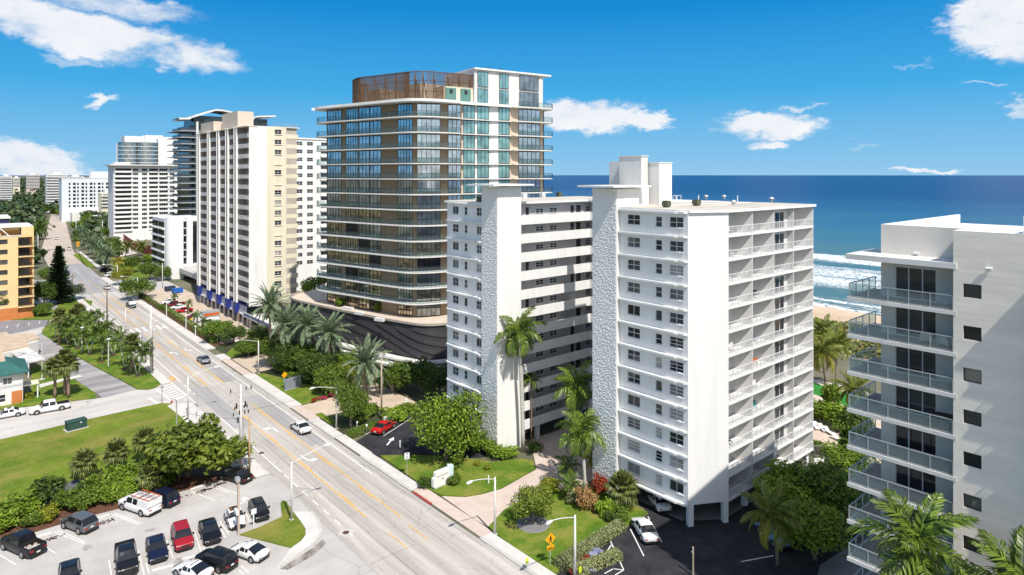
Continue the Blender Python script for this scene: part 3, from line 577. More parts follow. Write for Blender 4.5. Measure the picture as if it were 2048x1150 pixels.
sheet('condominium_garage_floor', [(64, 44), (68, 41), (89, 41), (89, 57), (64, 57)], .012, pm('garage_concrete', (.22, .21, .21), var=.2, scale=.6))
sheet('north_wing_garage_floor', [(62, 74.0), (84, 74.0), (84, 92), (62, 92)], .012, MATS['garage_concrete'])
sheet('grey_service_drive', pix((1640, 1130), (1700, 1092), (1760, 1070), (1860, 1110), (1860, 1300), (1600, 1300)), .008, pm('service_drive', (.20, .195, .20), var=.12, scale=.6))
sheet('pool_terrace', [(95, 26), (128, 26), (128, 70), (95, 70)], .05, pm('pool_deck', (.58, .47, .38), var=.1, scale=.5), -.05)
sheet('beach_green', pix((1620, 762), (1640, 770), (1720, 795), (1760, 804), (1760, 822), (1700, 815), (1620, 786)), .06, pm('synthetic_green', (.03, .20, .02), var=.2, scale=.5), -.05)
for (p, q) in (((1570, 685), (1680, 890)), ((1430, 785), (1538, 1000)), ((1275, 885), (1378, 1110)), ((1285, 905), (1215, 1005)), ((1290, 1100), (1378, 1112)), ((1225, 1140), (1300, 1098)), ((1310, 1150), (1378, 1112)), ):
    stripe('parking_bay_marking', [G(900 + p[0] / 3.966, 860 + p[1] / 3.966), G(900 + q[0] / 3.966, 860 + q[1] / 3.966)], .12, WPAINT, .009)
stripe('parking_bay_marking', [G(1280 + 800 / 3.966, 860 + 1045 / 3.966), G(1280 + 1060 / 3.966, 860 + 997 / 3.966)], .12, WPAINT, .009)
stripe('parking_bay_marking', [G(767, 872), G(826, 834)], .12, WPAINT, .009); stripe('parking_bay_marking', [G(731, 869), G(753, 857)], .12, WPAINT, .009)
arrow(*G(781, 882), R(-50), s=.9, bent=False)
# landscaped strip of the glass tower and the cream tower court
sheet('podium_garden', [(46.0, 93), (62, 93), (64, 160), (46.3, 160)], .02, pm('dark_bed_soil', (.045, .055, .02), var=.4, scale=.6, rough=.95))  # very dark green-brown soil, mottled
sheet('podium_lawn', [(46.05, 109.6), (49.8, 109.4), (53.0, 111.5), (52.0, 118), (49.8, 125), (47.8, 131.5), (46.3, 132.5)], .12, GRASS2, -.05); sheet('podium_lawn', [(46.1, 98), (47.2, 98), (47.2, 103.5), (46.1, 103.5)], .12, GRASS2, -.05)
sheet('podium_lawn', [(46.4, 148), (49.5, 148), (49.5, 156), (46.4, 151)], .12, GRASS2, -.05)
sheet('podium_drive', [(46.0, 101.6), (56, 101.6), (60, 108), (56, 111), (50, 109.2), (46.0, 109.2)], .03, PAVE2); sheet('podium_drive', [(46.3, 133.5), (58, 134), (58, 146), (46.3, 146.5)], .03, PAVE2)
sheet('podium_drive', [(56, 96), (62, 96), (62, 112), (56, 112)], .034, PAVE2)
sheet('cream_tower_court', [(48.6, 161), (62, 161), (62, 262), (49.2, 262)], .02, PAVE2); sheet('court_hedge_bed', [(46.3, 161), (48.5, 161), (49.0, 246), (46.3, 246)], .08, MULCH, -.05)
sheet('motor_court', [(47, 252), (62, 256), (62, 276), (47, 272)], .024, LOT)
sheet('tree_verge', pix((146, 510), (158, 507), (190, 532), (186, 536), (174, 534)), .12, GRASS2, -.05)
sheet('far_sidewalk', pix((157, 504), (161, 503), (205, 536), (196, 537)), .10, SIDEW, -.05)
sheet('far_garden', [(50, 285), (60, 285), (66, 340), (55, 345)], .02, GRASS2); sheet('far_drive', [(46, 272), (62, 276), (62, 284), (46, 284)], .022, ROAD2)
for (px, py) in ((692, 1065), (523, 906), (520, 906)):
    x, y = G(px, py); bb = B(); bb.tube([(0, 0, 0), (0, 0, .012)], .38, 16)
    if px != 520: tag(bb.build('manhole_cover', RUST, None, False, (x, y, .002)), 'rusty round manhole cover ' + ('ringed by pale concrete near the corner kerb' if px == 692 else 'beside the white edge line near the utility pole'), 'manhole cover')
x, y = G(692, 1065); structure(B().tube([(0, 0, 0), (0, 0, .005)], .85, 20).build('manhole_collar', pm('pale_collar', (.5, .47, .44), var=.1), None, False, (x, y, .001)))

# leaf litter left at the bay heads
b = B(); r_ = random.Random(8)
for (px, py, n) in ((100, 1078, 60), (213, 1043, 60), (412, 980, 70), (367, 994, 25), (310, 1003, 40), (440, 968, 60)):
    cx, cy_ = G(px, py)
    for k in range(n):
        x, y = cx + r_.gauss(0, .6), cy_ + r_.gauss(0, .22); s_ = r_.uniform(.05, .13); a = r_.uniform(0, 3); z = r_.uniform(.012, .05); c, s2 = math.cos(a) * s_, math.sin(a) * s_
        b.face([(x - c, y - s2, z), (x + s2, y - c, z + .02), (x + c, y + s2, z), (x - s2, y + c, z + .01)])
tag(b.build('leaf_litter', pm('dry_brown_leaves', (.07, .03, .02), var=.4, scale=5)), 'brown dry leaf litter in the car park bays', 'leaf litter', None, 'stuff')
OIL = pm('oil_stain', (.24, .22, .21), col2=(.42, .40, .38), scale=1.3, rough=.8)
for (px, py, rx, ry) in ((395, 1115, .9, .5), (360, 1120, .7, .4), (250, 1095, .5, .5), (175, 1095, .5, .6), (300, 1060, .6, .4)):
    x, y = G(px, py); sheet('oil_stain', [(x + rx * math.cos(k * .628) * (1 + .25 * math.sin(k * 2.3 + px)), y + ry * math.sin(k * .628) * (1 + .25 * math.cos(k * 1.7 + py))) for k in range(10)], .0055, OIL)

# hatched crossing and stop bar at the side street mouth
hz = lambda x, y: G(x / 3.992, 640 + y / 3.992)
stripe('crosswalk_line_marking', [hz(1245, 552), hz(1372, 652)], .22, WPAINT, .012); stripe('crosswalk_line_marking', [hz(1372, 503), hz(1505, 612)], .22, WPAINT, .012)
for k in range(7):
    t_ = (k + .3) / 7.2; stripe('crosswalk_bar_marking', [hz(1245 + 127 * t_ + 6, 552 + 100 * t_), hz(1372 + 133 * t_ - 6, 503 + 109 * t_)], .32, WPAINT, .0125)
stripe('stop_bar_marking', [hz(1185, 622), hz(1272, 672)], .4, WPAINT, .012); stripe('edge_line_marking', [hz(1505, 612), hz(1560, 665)], .16, WPAINT, .012)
sheet('corner_pavement', [(29.2, 92), (30.48, 92), (30.48, 118.2), (32.2, 118.2), (32.2, 122.5), (29.6, 124.6), (28.4, 124.0), (28.8, 118)], .105, SIDEW, -.05)
sheet('tactile_ramp', [G(326, 764), G(343, 752), G(352, 758), G(338, 768)], .115, pm('ochre_tactile', (.55, .36, .16), var=.1), .0)
# ------------------------------------------------------------------ the white condominium (U-shaped: near wing, galleries, north wing)
FL0, FH, NF = 2.45, 2.77, 12
RZ = FL0 + FH * NF                       # roof deck about 35.7 m
rw = random.Random(11)
GLC = glassm('window_glass_blind', (.36, .34, .31), rough=.2, spec=.4)
def gpick(): return rw.choice([GL, GL, GL, GL3, GL3, GL2, GLC])
def layer(i): return FL0 + FH * i
condo = thing('condominium', 'white twelve storey condominium with textured stair fins and railed balconies', 'building', (64, 57, 0))
for c in ('x',): pass
def CP(o):                                # parts are written in world coordinates: take the parent's place back out
    o.location = (o.location[0] - o.parent.location[0], o.location[1] - o.parent.location[1], o.location[2] - o.parent.location[2]); return o
def cb_(b, name, mats, parent=None, smooth=False): return CP(b.build(name, mats, parent or condo, smooth))
XW, YW0, YW1 = 63.3, 42.7, 52.6          # window wall of the near wing
C0, C1 = (63.5, 42.75), (67.8, 40.3)     # blank angled wall
YS, XE = 40.3, 89.4                      # balcony front
# west wall with its window openings
holes = []; fw = []
for i in range(NF):
    z = layer(i)
    for (a, c, nx, z0, z1) in ((YW1 - 51.40, YW1 - 49.48, 2, 1.0, 2.25), (YW1 - 47.19, YW1 - 46.26, 1, .95, 2.2), (YW1 - 45.21, YW1 - 43.30, 2, 1.0, 2.25)):
        holes.append((a, c, z + z0, z + z1)); fw.append((a, c, z + z0, z + z1, nx))
b = B(); b.holewall((XW, YW1), S_, W_, YW1 - YW0, FL0, RZ, holes, .14)
b.face([(XW, YW0, FL0), (*C0, FL0), (*C0, RZ), (XW, YW0, RZ)][::-1])
b.face([(XW, YW0, FL0), (XW, YW1, FL0), (XW + 4, YW1, FL0), (*C1, FL0), (*C0, FL0)])
cb_(b, 'wall', [STUCCO2])
for (a, c, z0, z1, nx) in fw:
    w = window(condo, (XW, YW1), S_, W_, a, c, z0, z1, .10, nx, rw.choice([2, 2, 2, 1, 3]), WMETAL, gpick(), True, True); CP(w)
# floor ledges with their turned-up ends
led = B(); led.prism([(XW - .02, YW1), (XW - .5, YW1 - .1), (XW - .5, YW0 + 1.5), (XW - .02, YW0 + .5)], -.11, .11); led.prism([(XW - .02, YW0 + .5), (XW - .34, YW0 + 1.6), (XW - .34, YW0 + .35), (XW - .02, YW0 - .02)], -.10, .12)
lme = led.mesh('floor_ledge', [WHITE])
for i in range(NF + 1): CP(place('floor_ledge', lme, condo, (0, 0, layer(i) + (.0 if i else .02))))
# blank angled wall and its two piers
b = B(); b.face([(*C0, FL0), (*C1, FL0), (*C1, RZ), (*C0, RZ)]); cb_(b, 'blank_wall', [STUCCO2])
ln = math.hypot(C1[0] - C0[0], C1[1] - C0[1]); u = ((C1[0] - C0[0]) / ln, (C1[1] - C0[1]) / ln); nn = (u[1], -u[0])
for a in (0.0, ln - .62): cb_(B().obox(C0, u, nn, a, a + .62, -.62, -.01, 0, FL0 + .02), 'pier', [WHITE])
for (x, y) in ((63.6, 52.0), (64.4, 47.4), (72.9, 41.2), (78.2, 41.2), (83.4, 41.2), (88.9, 41.2), (71, 47), (77, 47), (83, 47), (67, 50), (73, 53), (80, 53), (87, 53)): cb_(B().box(x - .3, y - .3, 0, x + .3, y + .3, FL0), 'pier', [WHITE])
# textured stair fin, its thin canopy, lift houses
from mathutils import noise as _ns
def roughface(x, ya, yb, z0, z1, step=.06, amp=.07, seed=0):
    """a west-facing wall face trowelled into deep dabs"""
    b = B(); ny = int((yb - ya) / step); nz = int((z1 - z0) / step)
    for j in range(nz + 1):
        for i in range(ny + 1):
            y = ya + (yb - ya) * i / ny; z = z0 + (z1 - z0) * j / nz; q = _ns.noise(Vector((y * 4.2 + seed, z * 6.2 + .6 * math.sin(y * 2), 3.1))) + .45 * _ns.noise(Vector((y * 7.0, z * 9.0 + seed, 9.7)))
            e = 0 if i in (0, ny) else 1
            b.v.append((x - amp * (.35 + q) * e, y, z))
    for j in range(nz):
        for i in range(ny): a = j * (ny + 1) + i; b.f.append((a, a + ny + 1, a + ny + 2, a + 1)); b.m.append(0)
    return b
b = B(); b.box(62.62, 52.62, 0, 67.0, 56.55, 38.3, 0); fin = cb_(b, 'stair_fin', [STUCCO])
cb_(roughface(62.58, 52.62, 56.55, 0.05, 38.3), 'textured_face', [STUCCO], None, True)
cb_(B().box(62.66, 52.585, 0.4, 67.0, 52.615, 38.2), 'fin_return', [WHITE])
cb_(B().box(60.9, 51.6, 38.45, 68.3, 57.6, 38.68), 'canopy_slab', [WHITE])
cb_(B().box(70.0, 54.5, RZ, 71.4, 58.3, 42.5).box(69.9, 54.4, 42.5, 71.5, 58.4, 42.62), 'lift_house', [WHITE2])
cb_(B().box(71.8, 52.9, RZ, 74.6, 56.0, 41.6).box(71.72, 52.82, 41.6, 74.68, 56.08, 41.72), 'stair_house', [WHITE])
cb_(B().box(71.3, 58.6, RZ, 72.6, 61.2, 41.9), 'lift_house', [WHITE2])
cb_(B().box(67.0, 53.2, RZ, 69.9, 57.2, 38.4), 'stair_house', [WHITE])
b = B()
for k in range(7): b.box(69.92, 53.9, RZ + .5 + k * .32, 69.97, 54.3, RZ + .7 + k * .32)
cb_(b, 'wall_vent', [METAL])
# near wing body and roof
foot = [(XW + .15, YW0 + .2), C0, C1, (XE, YS), (XE, 57.0), (67.0, 57.0), (67, 56.5), (XW + .15, 56.5)]
inner = [(XW + .16, YW0 + .25), (C0[0] + .2, C0[1] + .15), (C1[0] + .1, C1[1] + .3), (67.9, 42.4), (XE - .05, 42.4), (XE - .05, 57.0), (67.0, 57.0), (67, 56.5), (XW + .16, 56.5)]
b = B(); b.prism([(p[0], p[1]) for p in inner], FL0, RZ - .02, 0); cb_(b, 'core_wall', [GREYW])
roofp = [(XW - .35, YW1), (XW - .35, YW0 + 1.4), (C0[0] - .12, C0[1] - .25), (C1[0] - .05, C1[1] - .25), (XE + .3, YS - .25), (XE + .3, 57.2), (67, 57.2), (67, YW1)]
b = B(); b.prism(roofp, RZ, RZ + .32, 0, 1); roof = cb_(b, 'roof', [WHITE, ROOFM])
def roofitem(x, y, z, kind):
    b = B()
    if kind == 0: b.prism([(-.32, -.32), (.32, -.32), (.32, .32), (-.32, .32)], 0, .25, 0); b.box(-.42, -.42, .25, .42, .42, .75, 0); b.box(-.34, -.34, .75, .34, .34, .85, 0); nm = 'roof_exhaust_box'; mt = pm('olive_metal', (.10, .11, .07), var=.2, scale=2)
    elif kind == 1:
        b.tube([(0, 0, 0), (0, 0, .35)], .22, 10); b.tube([(0, 0, .3), (0, 0, .45), (0, 0, .62), (0, 0, .7)], [.34, .42, .28, .08], 12); nm = 'roof_turbine_vent'; mt = METAL
    else: b.tube([(0, 0, 0), (0, 0, .9)], .07, 8); b.tube([(0, 0, .9), (0, 0, 1.0)], .09, 8); nm = 'roof_pipe'; mt = WMETAL
    o = b.build(nm, mt, roof); o.location = (x, y, z)
for (px, py, k) in ((1333, 415, 0), (1393, 412, 0), (1467, 410, 1), (1543, 403, 1), (1412, 398, 1), (1448, 398, 1), (1397, 404, 2), (1475, 405, 2), (1352, 407, 2)):
    x, y = G(px, py, RZ + .3); roofitem(x, y, RZ + .3, k)
b = B(); rail(b, [G(1346, 404, RZ + .3), G(1362, 404, RZ + .3)], RZ + .3, 1.0, .6, 0, 0, gl=False); x, y = G(1380, 410, RZ + .3)
for q in ((1345, 405), (1420, 402), (1500, 402)): pass
rr = b.build('roof_ladder_rail', WMETAL, roof); rr.location = (0, 0, 0)
b = B(); b.tube([(*G(1345, 411, RZ + .3), RZ + .36), (*G(1420, 408, RZ + .3), RZ + .36), (*G(1500, 406, RZ + .3), RZ + .36)], .05, 6); b.tube([(*G(1362, 404, RZ + .3), RZ + .4), (*G(1440, 404, RZ + .3), RZ + .4)], .05, 6)
rr = b.build('roof_pipe_run', WMETAL, roof); rr.location = (0, 0, 0)
# balcony front: slabs, skewed dividers, back wall, doors, railings
bx = [67.85, 73.28, 78.54, 83.74, 89.38]; DEPTH = 2.35
b = B()
for i in range(NF + 1): b.box(67.82, YS, layer(i) - .12, XE, YS + DEPTH, layer(i) + .12)
for i in range(NF): pass
slabme = B().box(0, 0, -.12, XE - 67.82, DEPTH, .12).mesh('balcony_slab', [WHITE])
for i in range(NF): CP(place('balcony_slab', slabme, condo, (67.82, YS, layer(i))))
for k, xx in enumerate(bx[1:]):            # each divider leans back to the west as it goes in, so it stands in the light
    t = .16; skew = .95 if k != 2 else .25
    dv = B().prism([(xx - t, YS + .02), (xx, YS + .02), (xx - skew + .02, YS + DEPTH - .02), (xx - skew - t, YS + DEPTH - .02)], FL0, RZ)
    cb_(dv, 'balcony_divider', [pm('divider_shade', (.58, .565, .55), var=.06, scale=.6)])  # white dividers darkened, recess shade put into the colour
rme = {}
for k in range(4):
    a, c = bx[k] + .02, bx[k + 1] - .18
    b = B(); rail(b, [(0, 0), (c - a, 0)], .12, 1.02, 1.0, 0, 0, bars=True, tr=.03, bar=.16); rme[k] = b.mesh('balcony_railing', [WMETAL])
    for i in range(NF):
        CP(place('balcony_railing', rme[k], condo, (a, YS + .10, layer(i))))
        gx0, gx1 = bx[k] + .25, bx[k + 1] - (1.35 if k != 2 else .9)
        if True:
            w = window(condo, (bx[k], YS + DEPTH + .05), E_, S_, gx0 - bx[k], gx1 - bx[k] + .1, layer(i) + .16, layer(i) + 2.3, 0.0, 3, 1, WMETAL, gpick(), False, False, 'balcony_door', .07); CP(w)
b = B(); b.box(67.9, YS + DEPTH, FL0, XE, YS + DEPTH + .04, RZ); cb_(b, 'balcony_back_wall', [pm('recess_shade', (.42, .40, .385), var=.06, scale=.5)])  # back wall darkened too, to deepen the balcony shade by colour
for i in range(1, NF):                     # the third bay is glazed in near the front
    if i == 9: continue
    CP(window(condo, (bx[2], YS + .85), E_, S_, .45, 4.15, layer(i) + .14, layer(i) + 2.3, 0.0, 3, 1, WMETAL, rw.choice([GL, GL, GL3]), False, True, 'sliding_door', .08))
    cb_(B().box(bx[2] + .03, YS + .82, layer(i) + 2.31, bx[3] - .2, YS + .94, layer(i) + 2.64), 'door_lintel', [WHITE2]); cb_(B().box(bx[2] + 4.17, YS + .82, layer(i) + .13, bx[3] - .25, YS + .94, layer(i) + 2.30), 'door_jamb_wall', [WHITE2])
# small furniture on a few balconies stays a thing of its own
def chairset(x, y, z, rz, label, c1):
    t = thing('patio_chair', label, 'chair', (x, y, z), rz)
    b = B(); b.box(-.28, -.26, .36, .28, .26, .42); b.build('seat', c1, t); b = B(); b.box(-.28, .2, .42, .28, .26, .95); b.build('backrest', c1, t)
    for sx in (-.25, .25):
        for sy in (-.22, .22): B().box(sx - .02, sy - .02, 0, sx + .02, sy + .02, .36).build('leg', ALU, t)
chairset(76.2, 41.5, layer(6) + .12, .5, 'blue patio chair on a middle floor balcony of the white condominium', pm('blue_fabric', (.05, .16, .35), var=.1)); chairset(75.6, 41.4, layer(5) + .12, 2.5, 'orange brown patio chair on a balcony of the white condominium', pm('orange_fabric', (.45, .14, .03), var=.1))
chairset(76.0, 41.6, layer(3) + .12, -.4, 'teal patio chair on a lower balcony of the white condominium', pm('teal_fabric', (.05, .25, .26), var=.1))
FN = ['first', 'second', 'third', 'fourth', 'fifth', 'sixth', 'seventh', 'eighth', 'ninth', 'tenth', 'eleventh', 'twelfth']
WFAB = pm('white_fabric', (.70, .69, .66), var=.06); TFAB = pm('tan_fabric', (.34, .25, .17), var=.1); NFAB = pm('navy_fabric', (.03, .04, .09), var=.1)
for (i, k, dx, m, nm) in ((11, 0, 1.6, WFAB, 'white'), (11, 1, 2.0, WFAB, 'white'), (10, 0, 2.4, WFAB, 'white'), (10, 1, 1.2, TFAB, 'tan'), (9, 0, 1.8, WFAB, 'white'), (9, 3, 1.5, NFAB, 'navy'), (8, 1, 2.6, NFAB, 'navy'), (7, 0, 1.5, TFAB, 'tan'), (7, 3, 2.0, NFAB, 'navy'), (6, 0, 2.2, WFAB, 'white'), (5, 3, 1.6, WFAB, 'white'), (4, 0, 1.4, TFAB, 'tan'), (4, 1, 2.2, WFAB, 'white'), (2, 0, 2.0, NFAB, 'navy'), (2, 1, 1.4, WFAB, 'white')):
    chairset(bx[k] + dx, YS + 1.0, layer(i) + .12, rw.uniform(-1, 1), nm + ' chair on the ' + FN[i] + ' floor balcony, ' + FN[k] + ' bay from the blank wall', m)
# ---- north wing: window wall, tower, open galleries
NX = 59.3; NY0, NY1 = 75.0, 84.2
holes = []; fw = []
for i in range(NF):
    z = layer(i)
    for (y0, y1, nx) in ((81.2, 82.75, 2), (78.95, 79.7, 1), (75.25, 76.7, 2)): holes.append((NY1 - y1, NY1 - y0, z + 1.0, z + 2.25)); fw.append((NY1 - y1, NY1 - y0, z + 1.0, z + 2.25, nx))
b = B(); b.holewall((NX, NY1), S_, W_, NY1 - NY0, FL0 - 2, RZ, holes, .14); cb_(b, 'wall', [STUCCO2])
for (a, c, z0, z1, nx) in fw: CP(window(condo, (NX, NY1), S_, W_, a, c, z0, z1, .10, nx, rw.choice([2, 2, 1]), WMETAL, gpick(), True, True))
led = B(); arc = [(0, NY1)] + [(-.48 + .10 * math.cos(k * 1.1), NY1 - .3 - k * (NY1 - NY0 - .6) / 8) for k in range(9)] + [(0, NY0)]
led.prism([(p[0], p[1]) for p in arc], -.11, .11); lme2 = led.mesh('floor_ledge', [WHITE])
for i in range(NF + 1): CP(place('floor_ledge', lme2, condo, (NX - .02, 0, layer(i))))
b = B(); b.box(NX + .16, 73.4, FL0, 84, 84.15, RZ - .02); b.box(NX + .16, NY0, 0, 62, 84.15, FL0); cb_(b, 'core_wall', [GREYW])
b = B(); b.prism([(NX - .35, NY1 + .2), (NX - .35, NY0 - .5), (64, NY0 - .5), (64, 72.3), (90, 72.3), (90, 84.5), (NX - .35, 84.5)], RZ, RZ + .32, 0, 1); roof2 = cb_(b, 'roof', [WHITE, ROOFM])
for (px, py, k) in ((960, 404, 0), (1118, 393, 0), (1048, 396, 1), (1085, 394, 2)):
    x, y = G(px, py, RZ + .3); b = B(); b.box(-.4, -.4, 0, .4, .4, .7); b.box(-.3, -.3, .7, .3, .3, .82); o = b.build('roof_exhaust_box', MATS['olive_metal'] if k == 0 else WMETAL, roof2); o.location = (x, y, RZ + .3)
# tower with textured west face
b = B(); b.box(58.97, 71.4, 0, 63.5, 75.0, 38.3); b.m[-1] = 0; tw = cb_(b, 'stair_fin', [STUCCO]); cb_(roughface(58.93, 71.4, 75.0, 0.05, 38.3, seed=5), 'textured_face', [STUCCO], None, True)
cb_(B().box(59.02, 71.37, 0.4, 63.49, 71.40, 38.25), 'fin_front', [STUCCO2])
cb_(B().box(57.3, 70.2, 38.45, 65.0, 76.4, 38.68), 'canopy_slab', [WHITE])
# galleries: floor, solid parapet, back wall with doors and small windows
GY, GX0, GX1 = 71.8, 63.5, 81.5; GB = 73.4
doors = [(64.2, 64.9), (66.2, 66.8), (76.0, 76.7), (77.3, 78.3)]; wins = [(68.2, 69.9), (71.2, 72.8), (79.4, 80.6)]
gf = B().box(0, 0, -.12, GX1 - GX0, GB - GY, .12).mesh('gallery_floor', [WHITE2]); gp = B().box(0, 0, -.3, GX1 - GX0 - 2.6, .16, 1.10).mesh('gallery_parapet', [WHITE])
gp2 = B().box(0, 0, -.3, 2.6, .16, 1.10).mesh('gallery_parapet', [WHITE]); gwp = B().box(-.16, -13, -.3, 0, 0, 1.10).mesh('gallery_parapet', [WHITE])
dme = {round(c - a, 2): B().box(0, -.03, .12, c - a, .03, 2.15).mesh('door', [DARKI]) for a, c in doors}
for i in range(NF):
    z = layer(i)
    CP(place('gallery_floor', gf, condo, (GX0, GY + .17, z))); CP(place('gallery_parapet', gp, condo, (GX0 + .01, GY, z)))
    CP(place('gallery_parapet', gwp, condo, (GX1 - 2.42, GY + .16, z)))
    for a, c in doors:
        if rw.random() < .85: CP(place('door', dme[round(c - a, 2)], condo, (a, GB - .03, z), 0, [rw.choice([DARKI, GL3, GREYW])]))
    for a, c in wins: CP(window(condo, (a, GB), E_, S_, 0, c - a, z + 1.15, z + 1.95, -.06, 2, 2, WMETAL, GL, False, False))
b = B()                                    # west-facing gallery of the link, closing the court
b.box(GX1 - .9, 57.0, FL0, GX1 + 6, 73.39, RZ); cb_(b, 'link_wall', [GREYW])
b = B(); b.box(GX1 - 2.6, 57.0, RZ, GX1 + 8, 72.3, RZ + .32); cb_(b, 'link_roof', [WHITE])
for i in range(NF):
    for (y0, y1) in ((68.6, 70.2), (65.5, 67)): CP(window(condo, (GX1 - .9, y1), S_, W_, 0, y1 - y0, layer(i) + 1.1, layer(i) + 2.0, -.06, 2, 2, WMETAL, GL, False, False))
lf = B().box(0, 0, -.12, 1.6, 14.7, .12).mesh('gallery_floor', [WHITE2])
for i in range(NF): CP(place('gallery_floor', lf, condo, (GX1 - 2.5, 57.1, layer(i))))
for (x, y) in ((67.6, 72.4), (74.2, 72.4), (79.6, 72.4), (70.5, 78), (77, 78), (66, 84), (80, 84)): cb_(B().box(x - .3, y - .3, 0, x + .3, y + .3, FL0), 'pier', [WHITE])
# ------------------------------------------------------------------ the building at the edge of the frame
GLW = glassm('west_window_glass', (.20, .21, .22), rough=.05, metal=.6)
rb = thing('balcony_building', 'off white board-marked apartment building with glass railed balconies and a thin roof canopy', 'building', (55, 12, 0))
def rb_(b, name, mats, smooth=False): return CP(b.build(name, mats, rb, smooth))
XR, XB = 53.05, 55.5; ZS = [4.4 + 2.9 * k for k in range(10)]   # balcony slab tops up to 30.5
holes = []
for z in ZS: holes.append((14.2 - 13.61, 14.2 - 12.55, z + 1.05, z + 2.0))
b = B(); b.holewall((XR, 14.2), S_, W_, 14.2 - 3.6, 0, 36.1, holes, .16); b.face([(XR, 14.2, 0), (XB, 14.2, 0), (XB, 14.2, 36.1), (XR, 14.2, 36.1)]); rb_(b, 'wall', [BOARD])
for (a, c, z0, z1) in holes: CP(window(rb, (XR, 14.2), S_, W_, a, c, z0, z1, .14, 1, 1, DARKM, rw.choice([GL3, GL, GLW]), False, True))
YN = 19.73
holes = [(YN - 18.73, YN - 15.92, z + .03, z + 2.45) for z in ZS]
b = B(); b.holewall((XB, YN), S_, W_, YN - 14.2, 0, 36.1, holes, .12); b.face([(XB, YN, 0), (75, YN, 0), (75, YN, 36.1), (XB, YN, 36.1)]); rb_(b, 'wall', [pm('smooth_recess_wall', (.74, .69, .62), var=.06, scale=.4)])
for (a, c, z0, z1) in holes: CP(window(rb, (XB, YN), S_, W_, a, c, z0, z1, .10, 3, 1, WMETAL, GL if rw.random() < .7 else GL3, False, True, 'balcony_door', .07))
b = B(); b.prism([(XB + .15, 14.2), (XB + .15, YN - .05), (74.9, YN - .05), (74.9, -20), (XR + .2, -20), (XR + .2, 14.2)], 0, 35.2); rb_(b, 'core_wall', [GREYW])
b = B(); b.prism([(XR + .3, 14.0), (XB + .3, 14.0), (XB + .3, YN - .3), (74.7, YN - .3), (74.7, -20), (XR + .3, -20)], 35.2, 35.3, 0); rb_(b, 'roof', [WHITE])
b = B()
for (x0, y0, x1, y1) in ((XR, 3.6, XR + .25, 14.2), (XB, 14.2, XB + .25, YN), (XB + .25, YN - .25, 75, YN), (XR + .25, 13.95, XB + .25, 14.2)): b.box(x0 + .003, y0 + .003, 35.2, x1 - .003, y1 - .003, 36.13)
b.box(62, -10, 35.3, 70, 12, 36.9); b.box(57.5, 8.5, 35.3, 60.5, 8.8, 36.4); rb_(b, 'parapet', [WHITE])
rb_(B().box(52.95, 14.0, 33.45, XB, 21.4, 33.85).box(XB, YN + .01, 33.46, 58.5, 21.4, 33.84), 'canopy_slab', [WHITE2])
sb = B(); sb.prism([(53.0, 14.0), (53.0, 21.3), (58.6, 21.3), (58.6, YN + .01), (XB - .01, YN + .01), (XB - .01, 14.21), (XR - .01, 14.21), (XR - .01, 14.0)], -.28, 0); sme = sb.mesh('balcony_slab', [WHITE2])
rbm = B(); rail(rbm, [(53.12, 14.25), (53.12, 21.18), (58.4, 21.18)], 0, 1.08, 1.38, 0, 1, tr=.032); rbme = rbm.mesh('balcony_railing', [ALU, RAILG2])
pf = B().prism([(53.2, 14.3), (53.2, 21.1), (58.4, 21.1), (58.4, YN + .05), (XB - .05, YN + .05), (XB - .05, 14.3)], 0, .015).mesh('deck', [pm('balcony_tile', (.34, .31, .28), var=.1, scale=1)])
for z in ZS:
    CP(place('balcony_slab', sme, rb, (0, 0, z))); CP(place('balcony_railing', rbme, rb, (0, 0, z))); CP(place('deck', pf, rb, (0, 0, z + .001)))
rb_(B().box(52.0, 6.2, 33.3, XR, 9.3, 33.6), 'canopy_slab', [WHITE2])
for z in ZS: CP(place('side_balcony', B().box(52.2, 6.4, -.2, XR - .01, 9.7, 0, 0).mesh('side_balcony', [WHITE2]), rb, (0, 0, z))); 
b = B(); rail(b, [(53.0, 9.6), (52.3, 9.6), (52.3, 6.4)], 0, 1.05, 1.0, 0, 1); q = b.mesh('side_railing', [ALU, RAILG2])
for z in ZS: CP(place('side_railing', q, rb, (0, 0, z)))
for (y, z) in ((17.2, 34.0), (12.1, 33.6)):
    b = B(); b.tube([(0, -.18, 0), (0, .18, 0)], .10, 10); b.box(-.06, -.05, -.12, .16, .05, .02); o = b.build('flood_lamp', WMETAL, rb); o.location = ((XB if y > 14 else XR) - .16 - 55, y - 12, z + .1)
sp_ = pm('cream_cushion', (.62, .56, .48), var=.1)
def lounge(x, y, z, rz, label, m1):
    t = thing('lounge_chair', label, 'chair', (x, y, z), rz)
    B().box(-.32, -.35, .2, .32, .35, .4).build('seat', m1, t); B().box(-.32, .25, .4, .32, .38, .85).build('backrest', m1, t); B().box(-.4, -.35, .1, -.32, .38, .6).build('armrest', m1, t); B().box(.32, -.35, .1, .4, .38, .6).build('armrest', m1, t); B().box(-.3, -.3, 0, .3, .3, .1).build('base', DARKM, t)
lounge(54.4, 15.0, ZS[8] + .02, 1.2, 'cream lounge chair by the corner post of the second balcony down', sp_); lounge(54.5, 16.3, ZS[8] + .02, 1.8, 'cream lounge chair nearer the sliding doors of the second balcony down', sp_)
t = thing('patio_table', 'black patio table on a mid height balcony of the edge building', 'table', (54.3, 15.2, ZS[6] + .02)); B().box(-.8, -.55, .7, .8, .55, .76).build('tabletop', DARKM, t)
for sx in (-.7, .7):
    for sy in (-.45, .45): B().box(sx - .03, sy - .03, 0, sx + .03, sy + .03, .7).build('leg', DARKM, t)
